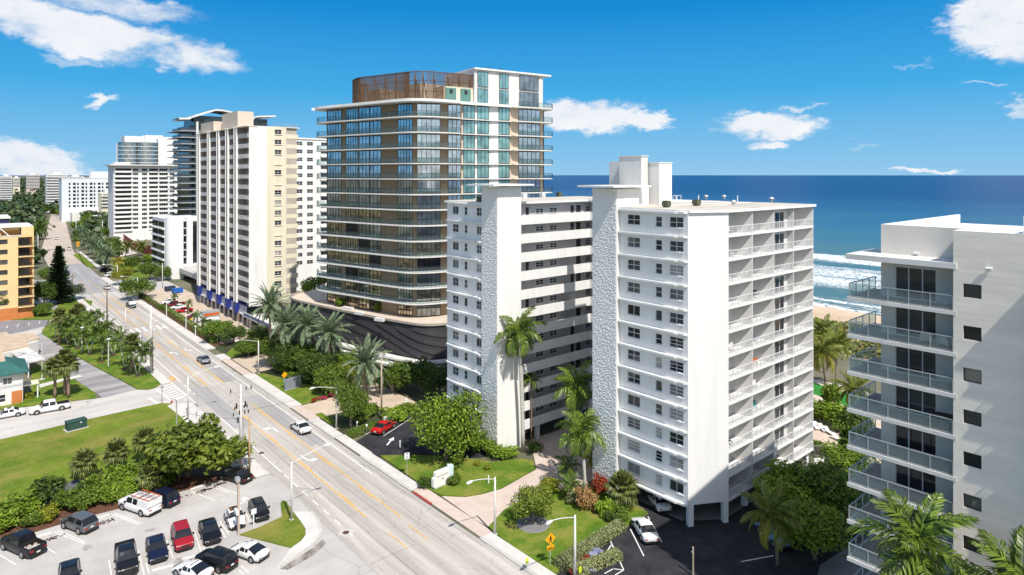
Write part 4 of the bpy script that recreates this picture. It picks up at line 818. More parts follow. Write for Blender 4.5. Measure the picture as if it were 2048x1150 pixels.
# ------------------------------------------------------------------ curved glass tower on its podium
TZ, TH, TN = 10.5, 3.2, 14
gt = thing('glass_tower', 'tan and glass curved apartment tower with white balcony edges and a bronze slatted crown', 'building', (80, 125, 0))
def gt_(b, name, mats, smooth=False): return CP(b.build(name, mats, gt, smooth))
fac = [(67.5, 144.6), (66.3, 141.0), (69.0, 129.0), (71.8, 118.5), (73.8, 114.6), (77.0, 113.2), (88.5, 111.4), (103.0, 109.2), (104.6, 111.0)]
facs = smoothpoly(fac, 6, False)
slab_out = [(65.4, 145.4), (63.9, 141.5), (66.6, 130.0), (69.3, 118.6), (71.2, 113.6), (75.3, 111.2), (80.6, 110.5), (82.8, 111.4), (88.5, 110.85), (94.2, 110.0), (95.6, 108.5), (103.3, 107.0), (106.0, 108.2)]
slabs_ = smoothpoly(slab_out, 6, False)
back = [(107, 140), (68, 146)]
def hit(px):
    """where the sight line of photo column px meets the facade line"""
    t = (px - 1024) / F; dx, dy = SA + t * CA, CA - t * SA; best = None
    for (p, q) in zip(facs[:-1], facs[1:]):
        ex, ey = q[0] - p[0], q[1] - p[1]; det = dx * (-ey) + ex * dy
        if abs(det) < 1e-9: continue
        d = (p[0] * (-ey) + ex * p[1]) / det; s = (dx * p[1] - dy * p[0]) / det
        if -1e-6 <= s <= 1 + 1e-6 and d > 0 and (best is None or d < best[0]): best = (d, (d * dx, d * dy))
    return best[1] if best else (min(facs, key=lambda q: PX(*q)) if px < 850 else facs[-1])
BAYS = [(655, 683, GLB), (692, 716, GLB), (718, 739, GLB), (740, 762, GLB), (796, 825, GLB), (834, 881, GLB), (896, 922, GLB), (926, 950, GLT), (954, 978, GLT), (997, 1019, GLT), (1037, 1080, GLB)]
WALLS = [(640, 655, TAN), (683, 692, TAN), (716, 718, TAN), (739, 740, TAN), (762, 796, TAN), (825, 834, TAN), (881, 896, TAN), (922, 926, TAN_LIT), (950, 954, WHITE), (978, 997, WHITE), (1019, 1037, TAN_LIT), (1080, 1086, TAN_LIT)]
roofz = TZ + TH * TN
for (a, c, m) in WALLS:
    p, q = hit(a), hit(c); ln = math.hypot(q[0] - p[0], q[1] - p[1]); u = ((q[0] - p[0]) / ln, (q[1] - p[1]) / ln); n = (u[1], -u[0])
    gt_(B().obox(p, u, n, 0, ln, -.5, 0, TZ, roofz - .05), 'wall', [m])
_bm = {}
for (a, c, g) in BAYS:
    p, q = hit(a), hit(c); ln = math.hypot(q[0] - p[0], q[1] - p[1]); k = 5 if ln > 3.6 else (3 if ln > 1.6 else 2)
    bfr = B(); w = ln; hh = TH - .42
    bfr.box(0, -.06, 0, w, .06, .08).box(0, -.06, hh - .1, w, .06, hh)
    for i in range(k + 1): x = min(max(w * i / k, .04), w - .04); bfr.box(x - .04, -.07, .08, x + .04, .07, hh - .1)
    fme = bfr.mesh('window', [DARKM]); pme = B().box(.04, -.01, .04, w - .04, .01, hh - .04).mesh('pane', [g])
    ang = math.atan2(q[1] - p[1], q[0] - p[0])
    for i in range(TN):
        wv = CP(place('window', fme, gt, (p[0], p[1], TZ + TH * i + .06), ang)); place('pane', pme, wv, (0, 0, 0), 0, [g if (i > 6 or (g is GLT and rw.random() < .8)) else rw.choice([GLD, GLB, GLG, GLG, GL])])
# core behind the facade, floor slabs, glass balustrades
inn = [(x + .55, y + .55) for x, y in facs] + [(106, 140), (69, 145)]
gt_(B().prism(inn, TZ, roofz - .1), 'core_wall', [DARKI])
sl = B().prism(slabs_ + back, -.11, .11).mesh('balcony_slab', [WHITE2])
roofedge = [(x - .5, y - .4) for x, y in slabs_]; roofedge[0] = (roofedge[0][0] - 1.2, roofedge[0][1])
for i in range(1, TN): CP(place('balcony_slab', sl, gt, (0, 0, TZ + TH * i - .14)))
gt_(B().prism([q for q in roofedge if q[0] < 94] + [(96, 110.5), (107, 141), (67, 146.5)], roofz - .25, roofz + .3), 'roof_slab', [WHITE])
rin = [(x + .25, y + .22) for x, y in slabs_]
ke = len(slabs_) - 14
r1 = B(); rail(r1, [q for q in rin if q[0] < 82.0], 0, 1.1, 1.5, 0, 1, tr=.022); r1m = r1.mesh('balustrade', [DARKM, RAILG]); r2 = B(); rail(r2, [q for q in rin if q[0] > 95.4], 0, 1.1, 1.5, 0, 1, tr=.022); r2m = r2.mesh('balustrade', [DARKM, RAILG])
for i in range(1, TN):
    CP(place('balustrade', r1m, gt, (0, 0, TZ + TH * i))); CP(place('balustrade', r2m, gt, (0, 0, TZ + TH * i)))
CP(place('balcony_slab', B().prism([q for q in slabs_ if q[0] > 94.5] + [(107, 113), (93, 113)], -.14, .14).mesh('balcony_slab', [WHITE2]), gt, (0, 0, roofz - .14))); CP(place('balustrade', r2m, gt, (0, 0, roofz)))
# upper storeys at the ocean end
zt = roofz + 7.6
p0, p1 = hit(949), hit(1086)
ln = math.hypot(p1[0] - p0[0], p1[1] - p0[1]); u = ((p1[0] - p0[0]) / ln, (p1[1] - p0[1]) / ln); n = (u[1], -u[0])
gt_(B().obox(p0, u, n, 0, ln, -14, -.05, roofz, zt), 'penthouse_wall', [WHITE2]); gt_(B().obox(p0, u, n, -.2, ln + 2.0, -14.4, .5, zt, zt + .35), 'penthouse_roof', [WHITE])
for z0 in (roofz + .3, roofz + 3.95):
    for (a, c, g) in ((955, 976, GLT), (999, 1018, GLT), (1040, 1078, GLD)):
        q0, q1 = hit(a), hit(c); a0 = (q0[0] - p0[0]) * u[0] + (q0[1] - p0[1]) * u[1]; a1 = (q1[0] - p0[0]) * u[0] + (q1[1] - p0[1]) * u[1]
        CP(window(gt, (p0[0] + n[0] * .02, p0[1] + n[1] * .02), u, n, a0, a1, z0, z0 + 3.3, -.04, 4 if a > 1030 else 3, 1, DARKM, g, False, False, 'window', .07))
for a, c in ((894, 915), (924, 944)):
    q0, q1 = hit(a), hit(c); l2 = math.hypot(q1[0] - q0[0], q1[1] - q0[1]); CP(place('shutter_panel', B().box(0, -.1, 0, l2, .1, 2.9, 0).box(l2 * .35, -.14, 1.7, l2 * .65, -.101, 2.6, 1).mesh('shutter_panel', [pm('teal_panel', (.10, .22, .20), var=.08), DARKM]), gt, (q0[0] - n[0] * .6 , q0[1] - n[1] * .6, roofz + .35), math.atan2(u[1], u[0])))
q0 = hit(890); q1 = hit(949); l2 = math.hypot(q1[0] - q0[0], q1[1] - q0[1]); gt_(B().obox(q0, u, n, 0, l2, -6, -.72, roofz + .3, roofz + 3.6), 'penthouse_wall', [CREAM])
b = B(); b.box(102.5, 112.5, zt + .35, 103.3, 113.3, zt + .9); b.tube([(103.5, 112.6, zt + .5), (105.2, 111.8, zt + 1.0)], .08, 6); b.tube([(90, 113, zt + .4), (90.6, 113, zt + 1.3), (92, 113, zt + .6)], .06, 6); b.tube([(93, 112.5, zt + .4), (93.6, 112.5, zt + 1.2), (95, 112.5, zt + .6)], .06, 6); gt_(b, 'roof_davit', [DARKM])
# bronze slatted crown, its steel behind and the plant it screens
crown = [hit(693), hit(712), hit(740), hit(770), hit(800), hit(826), hit(850), hit(890), hit(921), hit(949)]
crown = [(x + .7, y + .55) for x, y in crown]; crown[0] = (crown[0][0] + 3.0, crown[0][1] + 3.5); crown = [(crown[0][0] + 5, crown[0][1] + 1.5)] + crown
cs = smoothpoly(crown, 10, False); zc0, zc1 = roofz + .35, roofz + 6.3
b = B(); acc = 0; last = cs[0]
for (p, q) in zip(cs[:-1], cs[1:]):
    ln = math.hypot(q[0] - p[0], q[1] - p[1]); u = ((q[0] - p[0]) / ln, (q[1] - p[1]) / ln); n = (-u[1], u[0])
    k = max(1, round(ln / .22))
    zlo = roofz + 3.7 if PX(*p) > 889 else zc0
    for j in range(k): a = ln * j / k; b.obox(p, u, n, a, a + .085, -.05, .05, zlo, zc1)
    b.obox(p, u, n, 0, ln, -.12, .12, zc1, zc1 + .16)
o = gt_(b, 'louver_screen', [BRONZE]); o['kind'] = 'stuff'
b = B()
for i in range(3, len(cs) - 3, 7):
    p = (cs[i][0] + .8, cs[i][1] + .6); b.box(p[0] - .1, p[1] - .1, zc0, p[0] + .1, p[1] + .1, zc1 - .1); b.tube([(p[0], p[1], zc1 - .3), (p[0] + 2.6, p[1] + 2.2, zc0)], .11, 6)
for zz in (zc0 + 2, zc0 + 4.2): b.tube([(x + .5, y + .4, zz) for x, y in cs], .07, 4)
gt_(b, 'screen_frame', [pm('steel_brown', (.20, .12, .07), var=.2)])
for q_ in ((76, 118, 82, 124, 4.4), (84, 117, 91, 123, 4.9), (72, 128, 79, 134, 3.8)): gt_(B().box(q_[0], q_[1], roofz + .3, q_[2], q_[3], roofz + q_[4]), 'plant_room', [pm('plant_grey', (.42, .36, .30), var=.15)])
# podium: dark curved wall with stepped wavy courses, terrace, canopies
pod = thing('podium', 'dark curved podium wall with wavy raised courses below the glass tower', 'podium', (66, 120, 0))
def pod_(b, name, mats, smooth=False): return CP(b.build(name, mats, pod, smooth))
pl = smoothpoly([(68, 158), (63.0, 155.0), (61.6, 149.5), (63.0, 139), (65.6, 125), (68.4, 113), (70.6, 107.6), (74.6, 105.6), (82, 104.6), (100, 103.4)], 8, False)
pod_(B().prism(pl + [(106, 103), (106, 160), (72, 160)], 0, TZ - .1), 'wall', [PODIUM], False)
pod_(B().prism([(x + .35, y + .2) for x, y in pl] + [(106, 103.3), (106, 160), (72, 160)], TZ - .09, TZ), 'terrace', [pm('terrace_stone', (.58, .49, .40), var=.08)])
b = B()
for (p, q) in zip(pl[:-1], pl[1:]):
    ln = math.hypot(q[0] - p[0], q[1] - p[1]); u = ((q[0] - p[0]) / ln, (q[1] - p[1]) / ln); b.obox(p, u, (-u[1], u[0]), -.02, ln + .02, -.30, -.005, TZ - .08, TZ + .35)
pod_(b, 'coping', [pm('coping_stone', (.42, .36, .30), var=.1)])
cum = [0]
for (p, q) in zip(pl[:-1], pl[1:]): cum.append(cum[-1] + math.hypot(q[0] - p[0], q[1] - p[1]))
def on(s):
    s = max(0, min(cum[-1] - .01, s))
    for i in range(len(cum) - 1):
        if cum[i + 1] >= s:
            t = (s - cum[i]) / (cum[i + 1] - cum[i]); p, q = pl[i], pl[i + 1]; ln = cum[i + 1] - cum[i]; u = ((q[0] - p[0]) / ln, (q[1] - p[1]) / ln); return (p[0] + (q[0] - p[0]) * t, p[1] + (q[1] - p[1]) * t), (u[1], -u[0])
def wz(s, k):                             # the wavy courses sink along the wall
    return 14.5 - .21 * s * (1 + .012 * k) + 1.9 * k + .7 * math.sin(s * .16 + k * .35) - 6
for k in range(-2, 9):
    b = B(); prev = None
    for j in range(0, 70):
        s = cum[-1] * j / 75.0; (x, y), n = on(s); z = wz(s, k); th = .95
        if z < .2 or z + th > TZ - .15: prev = None; continue
        cur = [(x + n[0] * .16, y + n[1] * .16, z), (x + n[0] * .05, y + n[1] * .05, z + th), (x - n[0] * .02, y - n[1] * .02, z), (x - n[0] * .02, y - n[1] * .02, z + th)]
        if prev:
            b.face([prev[0], cur[0], cur[1], prev[1]]); b.face([prev[2], cur[2], cur[0], prev[0]]); b.face([prev[1], cur[1], cur[3], prev[3]])
        prev = cur
    if b.f: pod_(b, 'wavy_course', [PODIUM])
for (s0, s1, z, dpt, w) in ((22, 66, 3.4, 1.6, .4), (30, 60, 1.2 + 3.2, 3.2, .42)):
    b = B(); N1 = 24; ii = []; oo = []
    for j in range(N1 + 1):
        (x, y), n = on(s0 + (s1 - s0) * j / N1); tp = min(1, 4 * min(j, N1 - j) / N1 + .15); oo.append((x + n[0] * (.35 + dpt * tp), y + n[1] * (.35 + dpt * tp))); ii.append((x + n[0] * .34, y + n[1] * .34))
    b.prism(oo + ii[::-1], z if dpt < 2 else z - 1.9, (z if dpt < 2 else z - 1.9) + w); pod_(b, 'canopy_slab', [WHITE2])
for s in range(26, 60, 5): (x, y), n = on(s); pod_(B().tube([(x + n[0] * 2.2, y + n[1] * 2.2, 0), (x + n[0] * 2.2, y + n[1] * 2.2, 2.4)], .16, 8), 'canopy_post', [DARKM])
for (px, py, w) in ((715, 632, 1.2), (692, 622, 1.4), (755, 645, 1.1)):
    x, y = G(px, py, TZ); pod_(B().obox((x + 1, y + 1), (.31, -.95), (-.95, -.31), -w, w, -.4, .4, TZ, TZ + .6), 'terrace_planter', [WHITE2])
# ------------------------------------------------------------------ cream tower with fins
ct = thing('cream_tower', 'cream seventeen storey tower with white edged fins, stacked balconies and a blue painted base', 'building', (60, 190, 0))
def ct_(b, name, mats, smooth=False): return CP(b.build(name, mats, ct, smooth))
X0, Y0, Y1, X1 = 59.0, 173.6, 219.8, 69.1
CZ0, CH, CN = 6.5, 2.72, 17; CT = CZ0 + CH * CN
ct_(B().box(X0 + 2.2, Y0 + .35, 5.2, X1 + 3, Y1, CT), 'core_wall', [pm('cream_shade_wall', (.46, .41, .35), var=.08)])  # cream darkened, shade of the balcony recesses put into the colour
ct_(B().box(X0 + .2, Y0 + .02, CZ0 - 1, 63.9, Y0 + .34, CT + .25), 'white_wall', [WHITE])
holes = []
for i in range(CN): holes.append((65.9 - 63.9, 67.8 - 63.9, CZ0 + CH * i + .95, CZ0 + CH * i + 2.2))
blind = {3, 5, 10}
hs = [h for i, h in enumerate(holes) if (CN - 1 - i) not in blind]
b = B(); b.holewall((63.9, Y0), E_, S_, X1 - 63.9, CZ0 - 1, CT + .25, hs, .14); b.face([(X1, Y0, CZ0 - 1), (X1, Y0 + 8, CZ0 - 1), (X1, Y0 + 8, CT), (X1, Y0, CT)]); ct_(b, 'wall', [CREAM])
sill = B().box(-.1, -.18, -.14, 2.0, 0, -.02).mesh('window_sill', [CREAM])
for i, h in enumerate(holes):
    if (CN - 1 - i) not in blind: CP(window(ct, (63.9, Y0), E_, S_, *h, .12, 2, 2, WMETAL, gpick(), False, False))
    CP(place('window_sill', sill, ct, (63.9 + h[0], Y0, h[2])))
# east balconies
eb = B().box(0, 0, -.1, 3.4, 3.2, .1, 0).box(0, 0, .1, 3.4, .12, 1.05, 0).box(3.28, .12, .1, 3.4, 3.2, 1.05, 0).mesh('east_balcony', [CREAM])
for i in range(CN): CP(place('east_balcony', eb, ct, (X1 + .01, Y0 + .3, CZ0 + CH * i)))
ct_(B().box(X1 - .2, Y0 - .1, CT + .02, X1 + 3.7, Y0 + 8, CT + .25), 'balcony_roof', [CREAM])
# west face: five double fins, balconies between them
fy = [XA(p, X0) for p in (399, 419, 438, 456, 473)]
for y in fy:
    w = 2.1
    ct_(B().box(X0 - .35, y - w / 2 + .3, CZ0 - 1.0, X0 + 2.2, y + w / 2 - .3, CT + .2, 0).box(X0 - .5, y - w / 2, CZ0 - 1.0, X0 - .0, y - w / 2 + .299, CT + .35, 1).box(X0 - .5, y + w / 2 - .299, CZ0 - 1.0, X0 - .0, y + w / 2, CT + .35, 1), 'fin', [PINKG, WHITE])
    ct_(B().box(X0 - .45, y - w / 2 - .05, 2.6, X0 + 2.0, y + w / 2 + .05, CZ0 - 1.01), 'blue_fin_base', [BLUEP])
edges = sorted(fy); bays_ = [(Y0 + .1, edges[0] - 1.1)] + [(edges[i] + 1.1, edges[i + 1] - 1.1) for i in range(4)] + [(edges[4] + 1.1, Y1)]
for k, (a, c) in enumerate(bays_):
    pr = B().box(0, 0, -.12, 2.1, c - a, .12, 0).box(0, 0, .12, .12, c - a, 1.0, 0)
    if k == 0:
        pr = B().box(0, 0, -.12, 2.1, c - a, .12, 0).box(0, 2.6, .12, .12, c - a, 1.0, 0); rail(pr, [(.06, 2.6), (.06, .06), (2.0, .06)], .12, .95, .5, 0, 0, bars=True, tr=.04, bar=.22)
    pm_ = pr.mesh('balcony', [pm('balcony_grey', (.62, .59, .57), var=.06)])
    gl = B().box(0, .4, .15, .04, c - a - .4, 2.2, 0).mesh('balcony_door', [GL])
    for i in range(CN):
        CP(place('balcony', pm_, ct, (X0 + .02, a, CZ0 + CH * i)))
        if k and rw.random() < .95: CP(place('balcony_door', gl, ct, (X0 + 2.14, a, CZ0 + CH * i), 0, [rw.choice([GL, GL3, pm('red_brown_door', (.13, .03, .025), var=.2), DARKI])]))
ct_(B().box(X0 - .45, Y0 - .1, CT + .02, X0 + 2.3, Y1 + .2, CT + .2), 'roof_edge', [CREAM]); ct_(B().box(X0 + 2.3, Y0 + .36, CT + .005, X1 + 3, Y1, CT + .1), 'roof', [ROOFM])
ct_(B().box(X0 + 2.6, 190, CT + .1, X0 + 7, 204, CT + 5.4), 'plant_room', [pm('pale_plant_wall', (.62, .52, .44), var=.05)]); ct_(B().box(X0 + .8, 206, CT + .1, X0 + 6, 219, CT + 3.4), 'plant_room', [MATS['pale_plant_wall']])
b = B(); rail(b, [(X1 - 3, Y0 + .7), (X1 + 3.3, Y0 + .7), (X1 + 3.3, Y0 + 6)], CT + .25, .9, 1, 0, 0, gl=False); ct_(b, 'roof_rail', [METAL])
# base: blue panels, mural, piers, long canopy
ct_(B().box(X0 + .4, Y0 + 3, 3.0, X0 + .6, Y1, 5.3), 'mural_wall', [LBLUE]); ct_(B().box(X0 + .1, Y0, 2.55, X0 + 12, Y1, 2.95), 'podium_slab', [WHITE2]); ct_(B().box(X0 + .2, Y0 + 3, 5.2, X0 + 2.2, Y1, 5.45), 'podium_slab', [BLUEP])
ct_(B().box(X0 + 3, Y0 + 1, 0, X0 + 12, Y1, 2.54), 'garage_wall', [DARKI])
for k in range(12): ct_(B().box(X0 + .4, Y0 + 2 + k * 3.9, 0, X0 + .8, Y0 + 2.4 + k * 3.9, 2.55), 'pier', [WHITE2])
b = B(); b.box(X0 - .4, Y0 - 16, 2.6, X0 + 3, Y0 + 2.9, 3.0, 0); b.box(X0 - .42, Y0 - 16, 3.0, X0 - .3, Y0 + 2.9, 3.9, 0); b.box(X0 - .5, Y0 - 15.5, 3.2, X0 - .421, Y0 + 2, 3.6, 1); ct_(b, 'entrance_canopy', [WHITE2, BLUEP])
for y in (Y0 - 15, Y0 - 8, Y0 - 1): ct_(B().box(X0, y - .2, 0, X0 + .4, y + .2, 2.6), 'pier', [WHITE2])
# ------------------------------------------------------------------ generic slab block with window columns
def block(name, label, x0, y0, x1, y1, z1, rows, z0, fh, south=(), west=(), mat=WHITE, roofm=None, wm=WMETAL, balc=(), grp=None, deep=14, win_h=1.35, sillz=.95, glz=None, join=False):
    t = thing(name, label, 'building', ((x0 + x1) / 2, y0, 0), 0, grp)
    def pt(b, nm, mats): return CP(b.build(nm, mats, t))
    hs = []; hw = []
    for i in range(rows):
        z = z0 + fh * i
        for (a, w) in south: hs.append((a, a + w, z + sillz, z + sillz + win_h))
        for (a, w) in west: hw.append((a, a + w, z + sillz, z + sillz + win_h))
    b = B(); b.holewall((x0, y0), E_, S_, x1 - x0, 0, z1, hs, .15); b.holewall((x0, y1), S_, W_, y1 - y0, 0, z1, hw, .15)
    b.face([(x1, y0, 0), (x1, y1, 0), (x1, y1, z1), (x1, y0, z1)]); b.face([(x0, y1, 0), (x0, y1, z1), (x1, y1, z1), (x1, y1, 0)]); pt(b, 'wall', [mat])
    pt(B().box(x0 - .3, y0 - .3, z1, x1 + .3, y1 + .3, z1 + .5), 'roof', [roofm or WHITE])
    if join:
        b = B()
        for (a, c, q, r) in hs: b.box(x0 + a, y0 + .13, q, x0 + c, y0 + .14, r)
        for (a, c, q, r) in hw: b.box(x0 + .13, y1 - c, q, x0 + .14, y1 - a, r)
        if b.f: o = pt(b, 'window', [GL]); o['kind'] = 'stuff'
    else:
        for (a, c, q, r) in hs: CP(window(t, (x0, y0), E_, S_, a, c, q, r, .12, max(2, round((c - a) / 1.1)), 2 if c - a < 2.6 else 1, wm, rw.choice(glz or [GL, GL, GL3]), False, False))
        for (a, c, q, r) in hw: CP(window(t, (x0, y1), S_, W_, a, c, q, r, .12, max(2, round((c - a) / 1.1)), 1, wm, rw.choice(glz or [GL, GL, GL3]), False, False))
    for (a, w, d, solid) in balc:          # south balconies
        b = B(); b.box(a, -d, -.12, a + w, 0, .1)
        if solid: b.box(a, -d, .1, a + w, -d + .12, 1.0).box(a, -d + .12, .1, a + .12, 0, 1.0).box(a + w - .12, -d + .12, .1, a + w, 0, 1.0)
        else: rail(b, [(a + .05, 0), (a + .05, -d + .05), (a + w - .05, -d + .05), (a + w - .05, 0)], .1, 1.0, 1.1, 0, 0, bars=True, tr=.04, bar=.28)
        me = b.mesh('balcony', [mat])
        for i in range(rows): CP(place('balcony', me, t, (x0, y0, z0 + fh * i)))
    return t
# white building beyond the cream tower
block('white_tower', 'white sixteen storey block with narrow railed balconies behind the cream tower', 88, 217.8, 109, 236, 52.4, 16, 8.0, 2.75, south=((2.2, 2.2), (6.0, 2.2), (11.2, 4.6), (16.6, 3.4)), balc=((10.8, 5.2, 1.1, False), (16.3, 4.2, 1.1, False)))
# white slab condominium with the long south face
sc_ = block('slab_condominium', 'broad white slab condominium of window columns and enclosed balconies below the paler tower', 74, 450, 114, 468, 45.2, 14, 6.2, 2.72,
    south=((1.0, 8.2), (10.2, 2.9), (15.0, 2.9), (19.0, 4.9), (24.6, 4.9), (30.5, 2.9), (34.6, 2.9)), balc=((.3, 9.4, .9, True), (18.6, 5.4, .4, True), (24.3, 5.5, .4, True)), win_h=1.5)
CP(B().box(71.5, 447, 45.7, 116, 470, 46.3).build('roof_overhang', WHITE2, sc_)); CP(B().box(75, 452, 46.3, 83, 460, 47.6).build('plant_room', WHITE, sc_))
# taller pale tower behind it
ut = thing('pale_tower', 'pale tower with rounded dark glass bays and white roof parapets behind the slab condominium', 'building', (121, 583, 0))
def ut_(b, name, mats): return CP(b.build(name, mats, ut))
def arcw(cx, cy, r, a0, a1, n=10): return [(cx + r * math.cos(R(a0 + (a1 - a0) * k / n)), cy + r * math.sin(R(a0 + (a1 - a0) * k / n))) for k in range(n + 1)]
ux = YA(242, 590)
bay1 = arcw(ux + 6, 592, 8, 180, 300); bay2 = arcw(ux + 18, 590, 9, 190, 330)
ut_(B().prism(bay1 + [(ux + 16, 610), (ux, 610)], 0, 66, 0).prism(bay2 + [(ux + 27, 610), (ux + 12, 610)], 0, 66, 0), 'glass_bay', [GLD])
ut_(B().box(ux + 25, 583, 0, ux + 48, 610, 69.5), 'wall', [WHITE]); ut_(B().box(ux + 3, 593, 66, ux + 46, 608, 71.2).box(ux + 17, 590, 66, ux + 30, 600, 72.2), 'roof_parapet', [WHITE])
ubs = B().prism(arcw(ux + 6, 592, 8.6, 180, 300), 0, .45).prism(arcw(ux + 18, 590, 9.6, 190, 330), .0, .45).mesh('floor_band', [WHITE2])
for i in range(18): CP(place('floor_band', ubs, ut, (0, 0, 8 + 3.2 * i)))
for i in range(16):
    for (a, c) in ((36, 41.5), (44.5, 47)): CP(window(ut, (ux, 583), E_, S_, a, c, 18 + 3.2 * i, 20.4 + 3.2 * i, -.06, 2, 1, WMETAL, GL, False, False))
# dark modern tower with the swooping roof
dt = thing('dark_tower', 'dark glass tower with stacked balconies and a swooping white roof frame behind the cream tower', 'building', (100, 345, 0))
def dt_(b, name, mats, smooth=False): return CP(b.build(name, mats, dt, smooth))
DX0, DY0, DX1 = YA(372, 345), 345, YA(540, 345)
dt_(B().box(DX0 + 2, DY0 + 2, 0, DX1 - 2, DY0 + 24, 64.5), 'core_wall', [pm('dark_tower_glass', (.05, .065, .075), var=.4, scale=.4, rough=.08, metal=.5, detail=2)])
sl_ = B().prism([(DX0 - 3.5, DY0 + 2), (DX0 - 2.5, DY0 - 1), (DX0 + 3, DY0 - 1.6), (DX0 + 9, DY0 - .6), (DX0 + 16, DY0 - 1.5), (DX0 + 24, DY0 - .5), (DX1, DY0), (DX1, DY0 + 22), (DX0 - 3.5, DY0 + 22)], -.18, .18).mesh('floor_slab', [pm('slab_grey', (.40, .42, .44), var=.1)])
bal = B(); rail(bal, [(DX0 - 3.2, DY0 + 12), (DX0 - 3.2, DY0 + 2), (DX0 - 2.3, DY0 - .8), (DX0 + 3, DY0 - 1.3), (DX0 + 9, DY0 - .3), (DX0 + 16, DY0 - 1.2), (DX0 + 24, DY0 - .2)], .18, 1.0, 1.5, 0, 1); bme = bal.mesh('balustrade', [DARKM, pm('smoke_balustrade', (.05, .065, .08), var=.1, rough=.1, spec=.6)])
for i in range(19): CP(place('floor_slab', sl_, dt, (0, 0, 4 + 3.2 * i))); CP(place('balustrade', bme, dt, (0, 0, 4 + 3.2 * i)))
dt_(B().box(DX0 + 4.2, DY0 - 2.4, 0, DX0 + 5.0, DY0 - 1.2, 66.2), 'white_column', [WHITE]); dt_(B().box(DX0 + 11.5, DY0 - 2.2, 0, DX0 + 12.0, DY0 - 1.2, 64.2), 'white_column', [WHITE2])
zr = 64.5
dt_(B().box(DX0 + 4, DY0 + 1, zr, DX1 - 1, DY0 + 20, zr + 5.0), 'penthouse_wall', [MATS['dark_tower_glass']])
def swoop(pts, y0, y1, th, name):
    b = B()
    for (p, q) in zip(pts[:-1], pts[1:]): b.face([(p[0], y0, p[1]), (q[0], y0, q[1]), (q[0], y0, q[1] + th), (p[0], y0, p[1] + th)]); b.face([(p[0], y0, p[1]), (p[0], y1, p[1]), (q[0], y1, q[1]), (q[0], y0, q[1])]); b.face([(p[0], y0, p[1] + th), (q[0], y0, q[1] + th), (q[0], y1, q[1] + th), (p[0], y1, p[1] + th)])
    dt_(b, name, [WHITE2])
sx = lambda px: YA(px, DY0 - 1)
dd = DEP(DX0 + 15, DY0)
zz = lambda py: H + (HZ - py) * dd / F
swoop([(sx(358), zz(243)), (sx(380), zz(242)), (sx(384), zz(239)), (sx(432), zz(222)), (sx(445), zz(222)), (sx(478), zz(227)), (sx(487), zz(230)), (sx(491), zz(236)), (sx(491.5), zz(252))], DY0 - 1, DY0 + 14, .8, 'roof_frame')
swoop([(sx(505), zz(252)), (sx(506), zz(238)), (sx(510), zz(232)), (sx(517), zz(230)), (sx(552), zz(227))], DY0 - 1, DY0 + 14, .7, 'roof_frame')
b = B(); rail(b, [(sx(495), DY0 - 1.2), (DX1 + 1, DY0 - 1.2)], zr, 1.1, 1.4, 0, 1); dt_(b, 'roof_railing', [DARKM, RAILG])
# ------------------------------------------------------------------ small white building before the ramp
sw = thing('small_white_block', 'small white seven storey block with a blank curved wall and dark window slots', 'building', (66, 258, 0))
def sw_(b, name, mats, smooth=False): return CP(b.build(name, mats, sw, smooth))
SX = 62.5; z1 = 23.6; yS = 250.0
ya, yb = XA(305, SX), XA(329, SX)
xa, xb2 = SX, YA(364, yb - 5)
for k in range(6):
    z = 4.2 + 3.0 * k
    for (c0, c1) in ((ya - .3, (ya + yb) / 2 + .4), ((ya + yb) / 2 - .4, yb + .3)): CP(window(sw, (SX, c0), S_, W_, 0, c0 - c1, z + .6, z + 2.6, -.05, 2, 1, DARKM, GL, False, False))
    CP(place('floor_band', B().box(-.7, yb, -.25, 0, ya, .25).mesh('floor_band', [WHITE]), sw, (SX, 0, z)))
sw_(B().box(SX, yb, 0, SX + 14, ya, z1 - .5), 'wall', [WHITE2])
cw = smoothpoly([(SX + .05, yb + .2), (SX + .4, yb - 2.2), (SX + 2.0, yb - 3.8), (SX + 5.6, yb - 4.4)], 5, False)
sw_(B().prism(cw + [(SX + 5.6, yb + .2)], 0, z1), 'curved_wall', [WHITE])
x2 = SX + 5.6; sw_(B().box(x2 + 1.4, yb - 4.2, 4.4, x2 + 3.4, yb + .2, z1 - .2), 'white_wall', [WHITE]); sw_(B().box(x2, yb - 3.4, 4.4, SX + 18, yb + .2, z1 - .8), 'wall', [WHITE2])
for k in range(6):
    z = 5.6 + 2.8 * k
    CP(window(sw, (x2 + .05, yb - 3.4), E_, S_, 0, 1.3, z, z + 2.5, -.05, 1, 1, WMETAL, GL, False, False)); CP(window(sw, (x2 + 5.6, yb - 3.4), E_, S_, 0, 2.6, z, z + 2.1, -.05, 1, 1, WMETAL, GL, False, False))
CP(window(sw, (x2 + 3.5, yb - 3.4), E_, S_, 0, 1.8, 5.6, 22.0, -.05, 1, 1, WMETAL, GL, False, False))
sw_(B().box(x2 - 1.5, 226, 2.6, x2 + 14, yb - 3.41, 4.3), 'parking_deck', [CONC]); b = B(); rail(b, [(x2 - 1.4, yb - 5), (x2 - 1.4, 226.1), (x2 + 10, 226.1)], 4.3, .9, 1.4, 0, 0, gl=False); sw_(b, 'deck_railing', [WMETAL])
for (x, y) in ((x2 - 1.1, 226.5), (x2 - 1.1, 238), (x2 + 6, 226.5)): sw_(B().box(x - .25, y - .25, 0, x + .25, y + .25, 2.6), 'pier', [WHITE])
sw_(B().box(x2 + 1, 228, 0, x2 + 13, 230, 2.6), 'garage_wall', [DARKI])
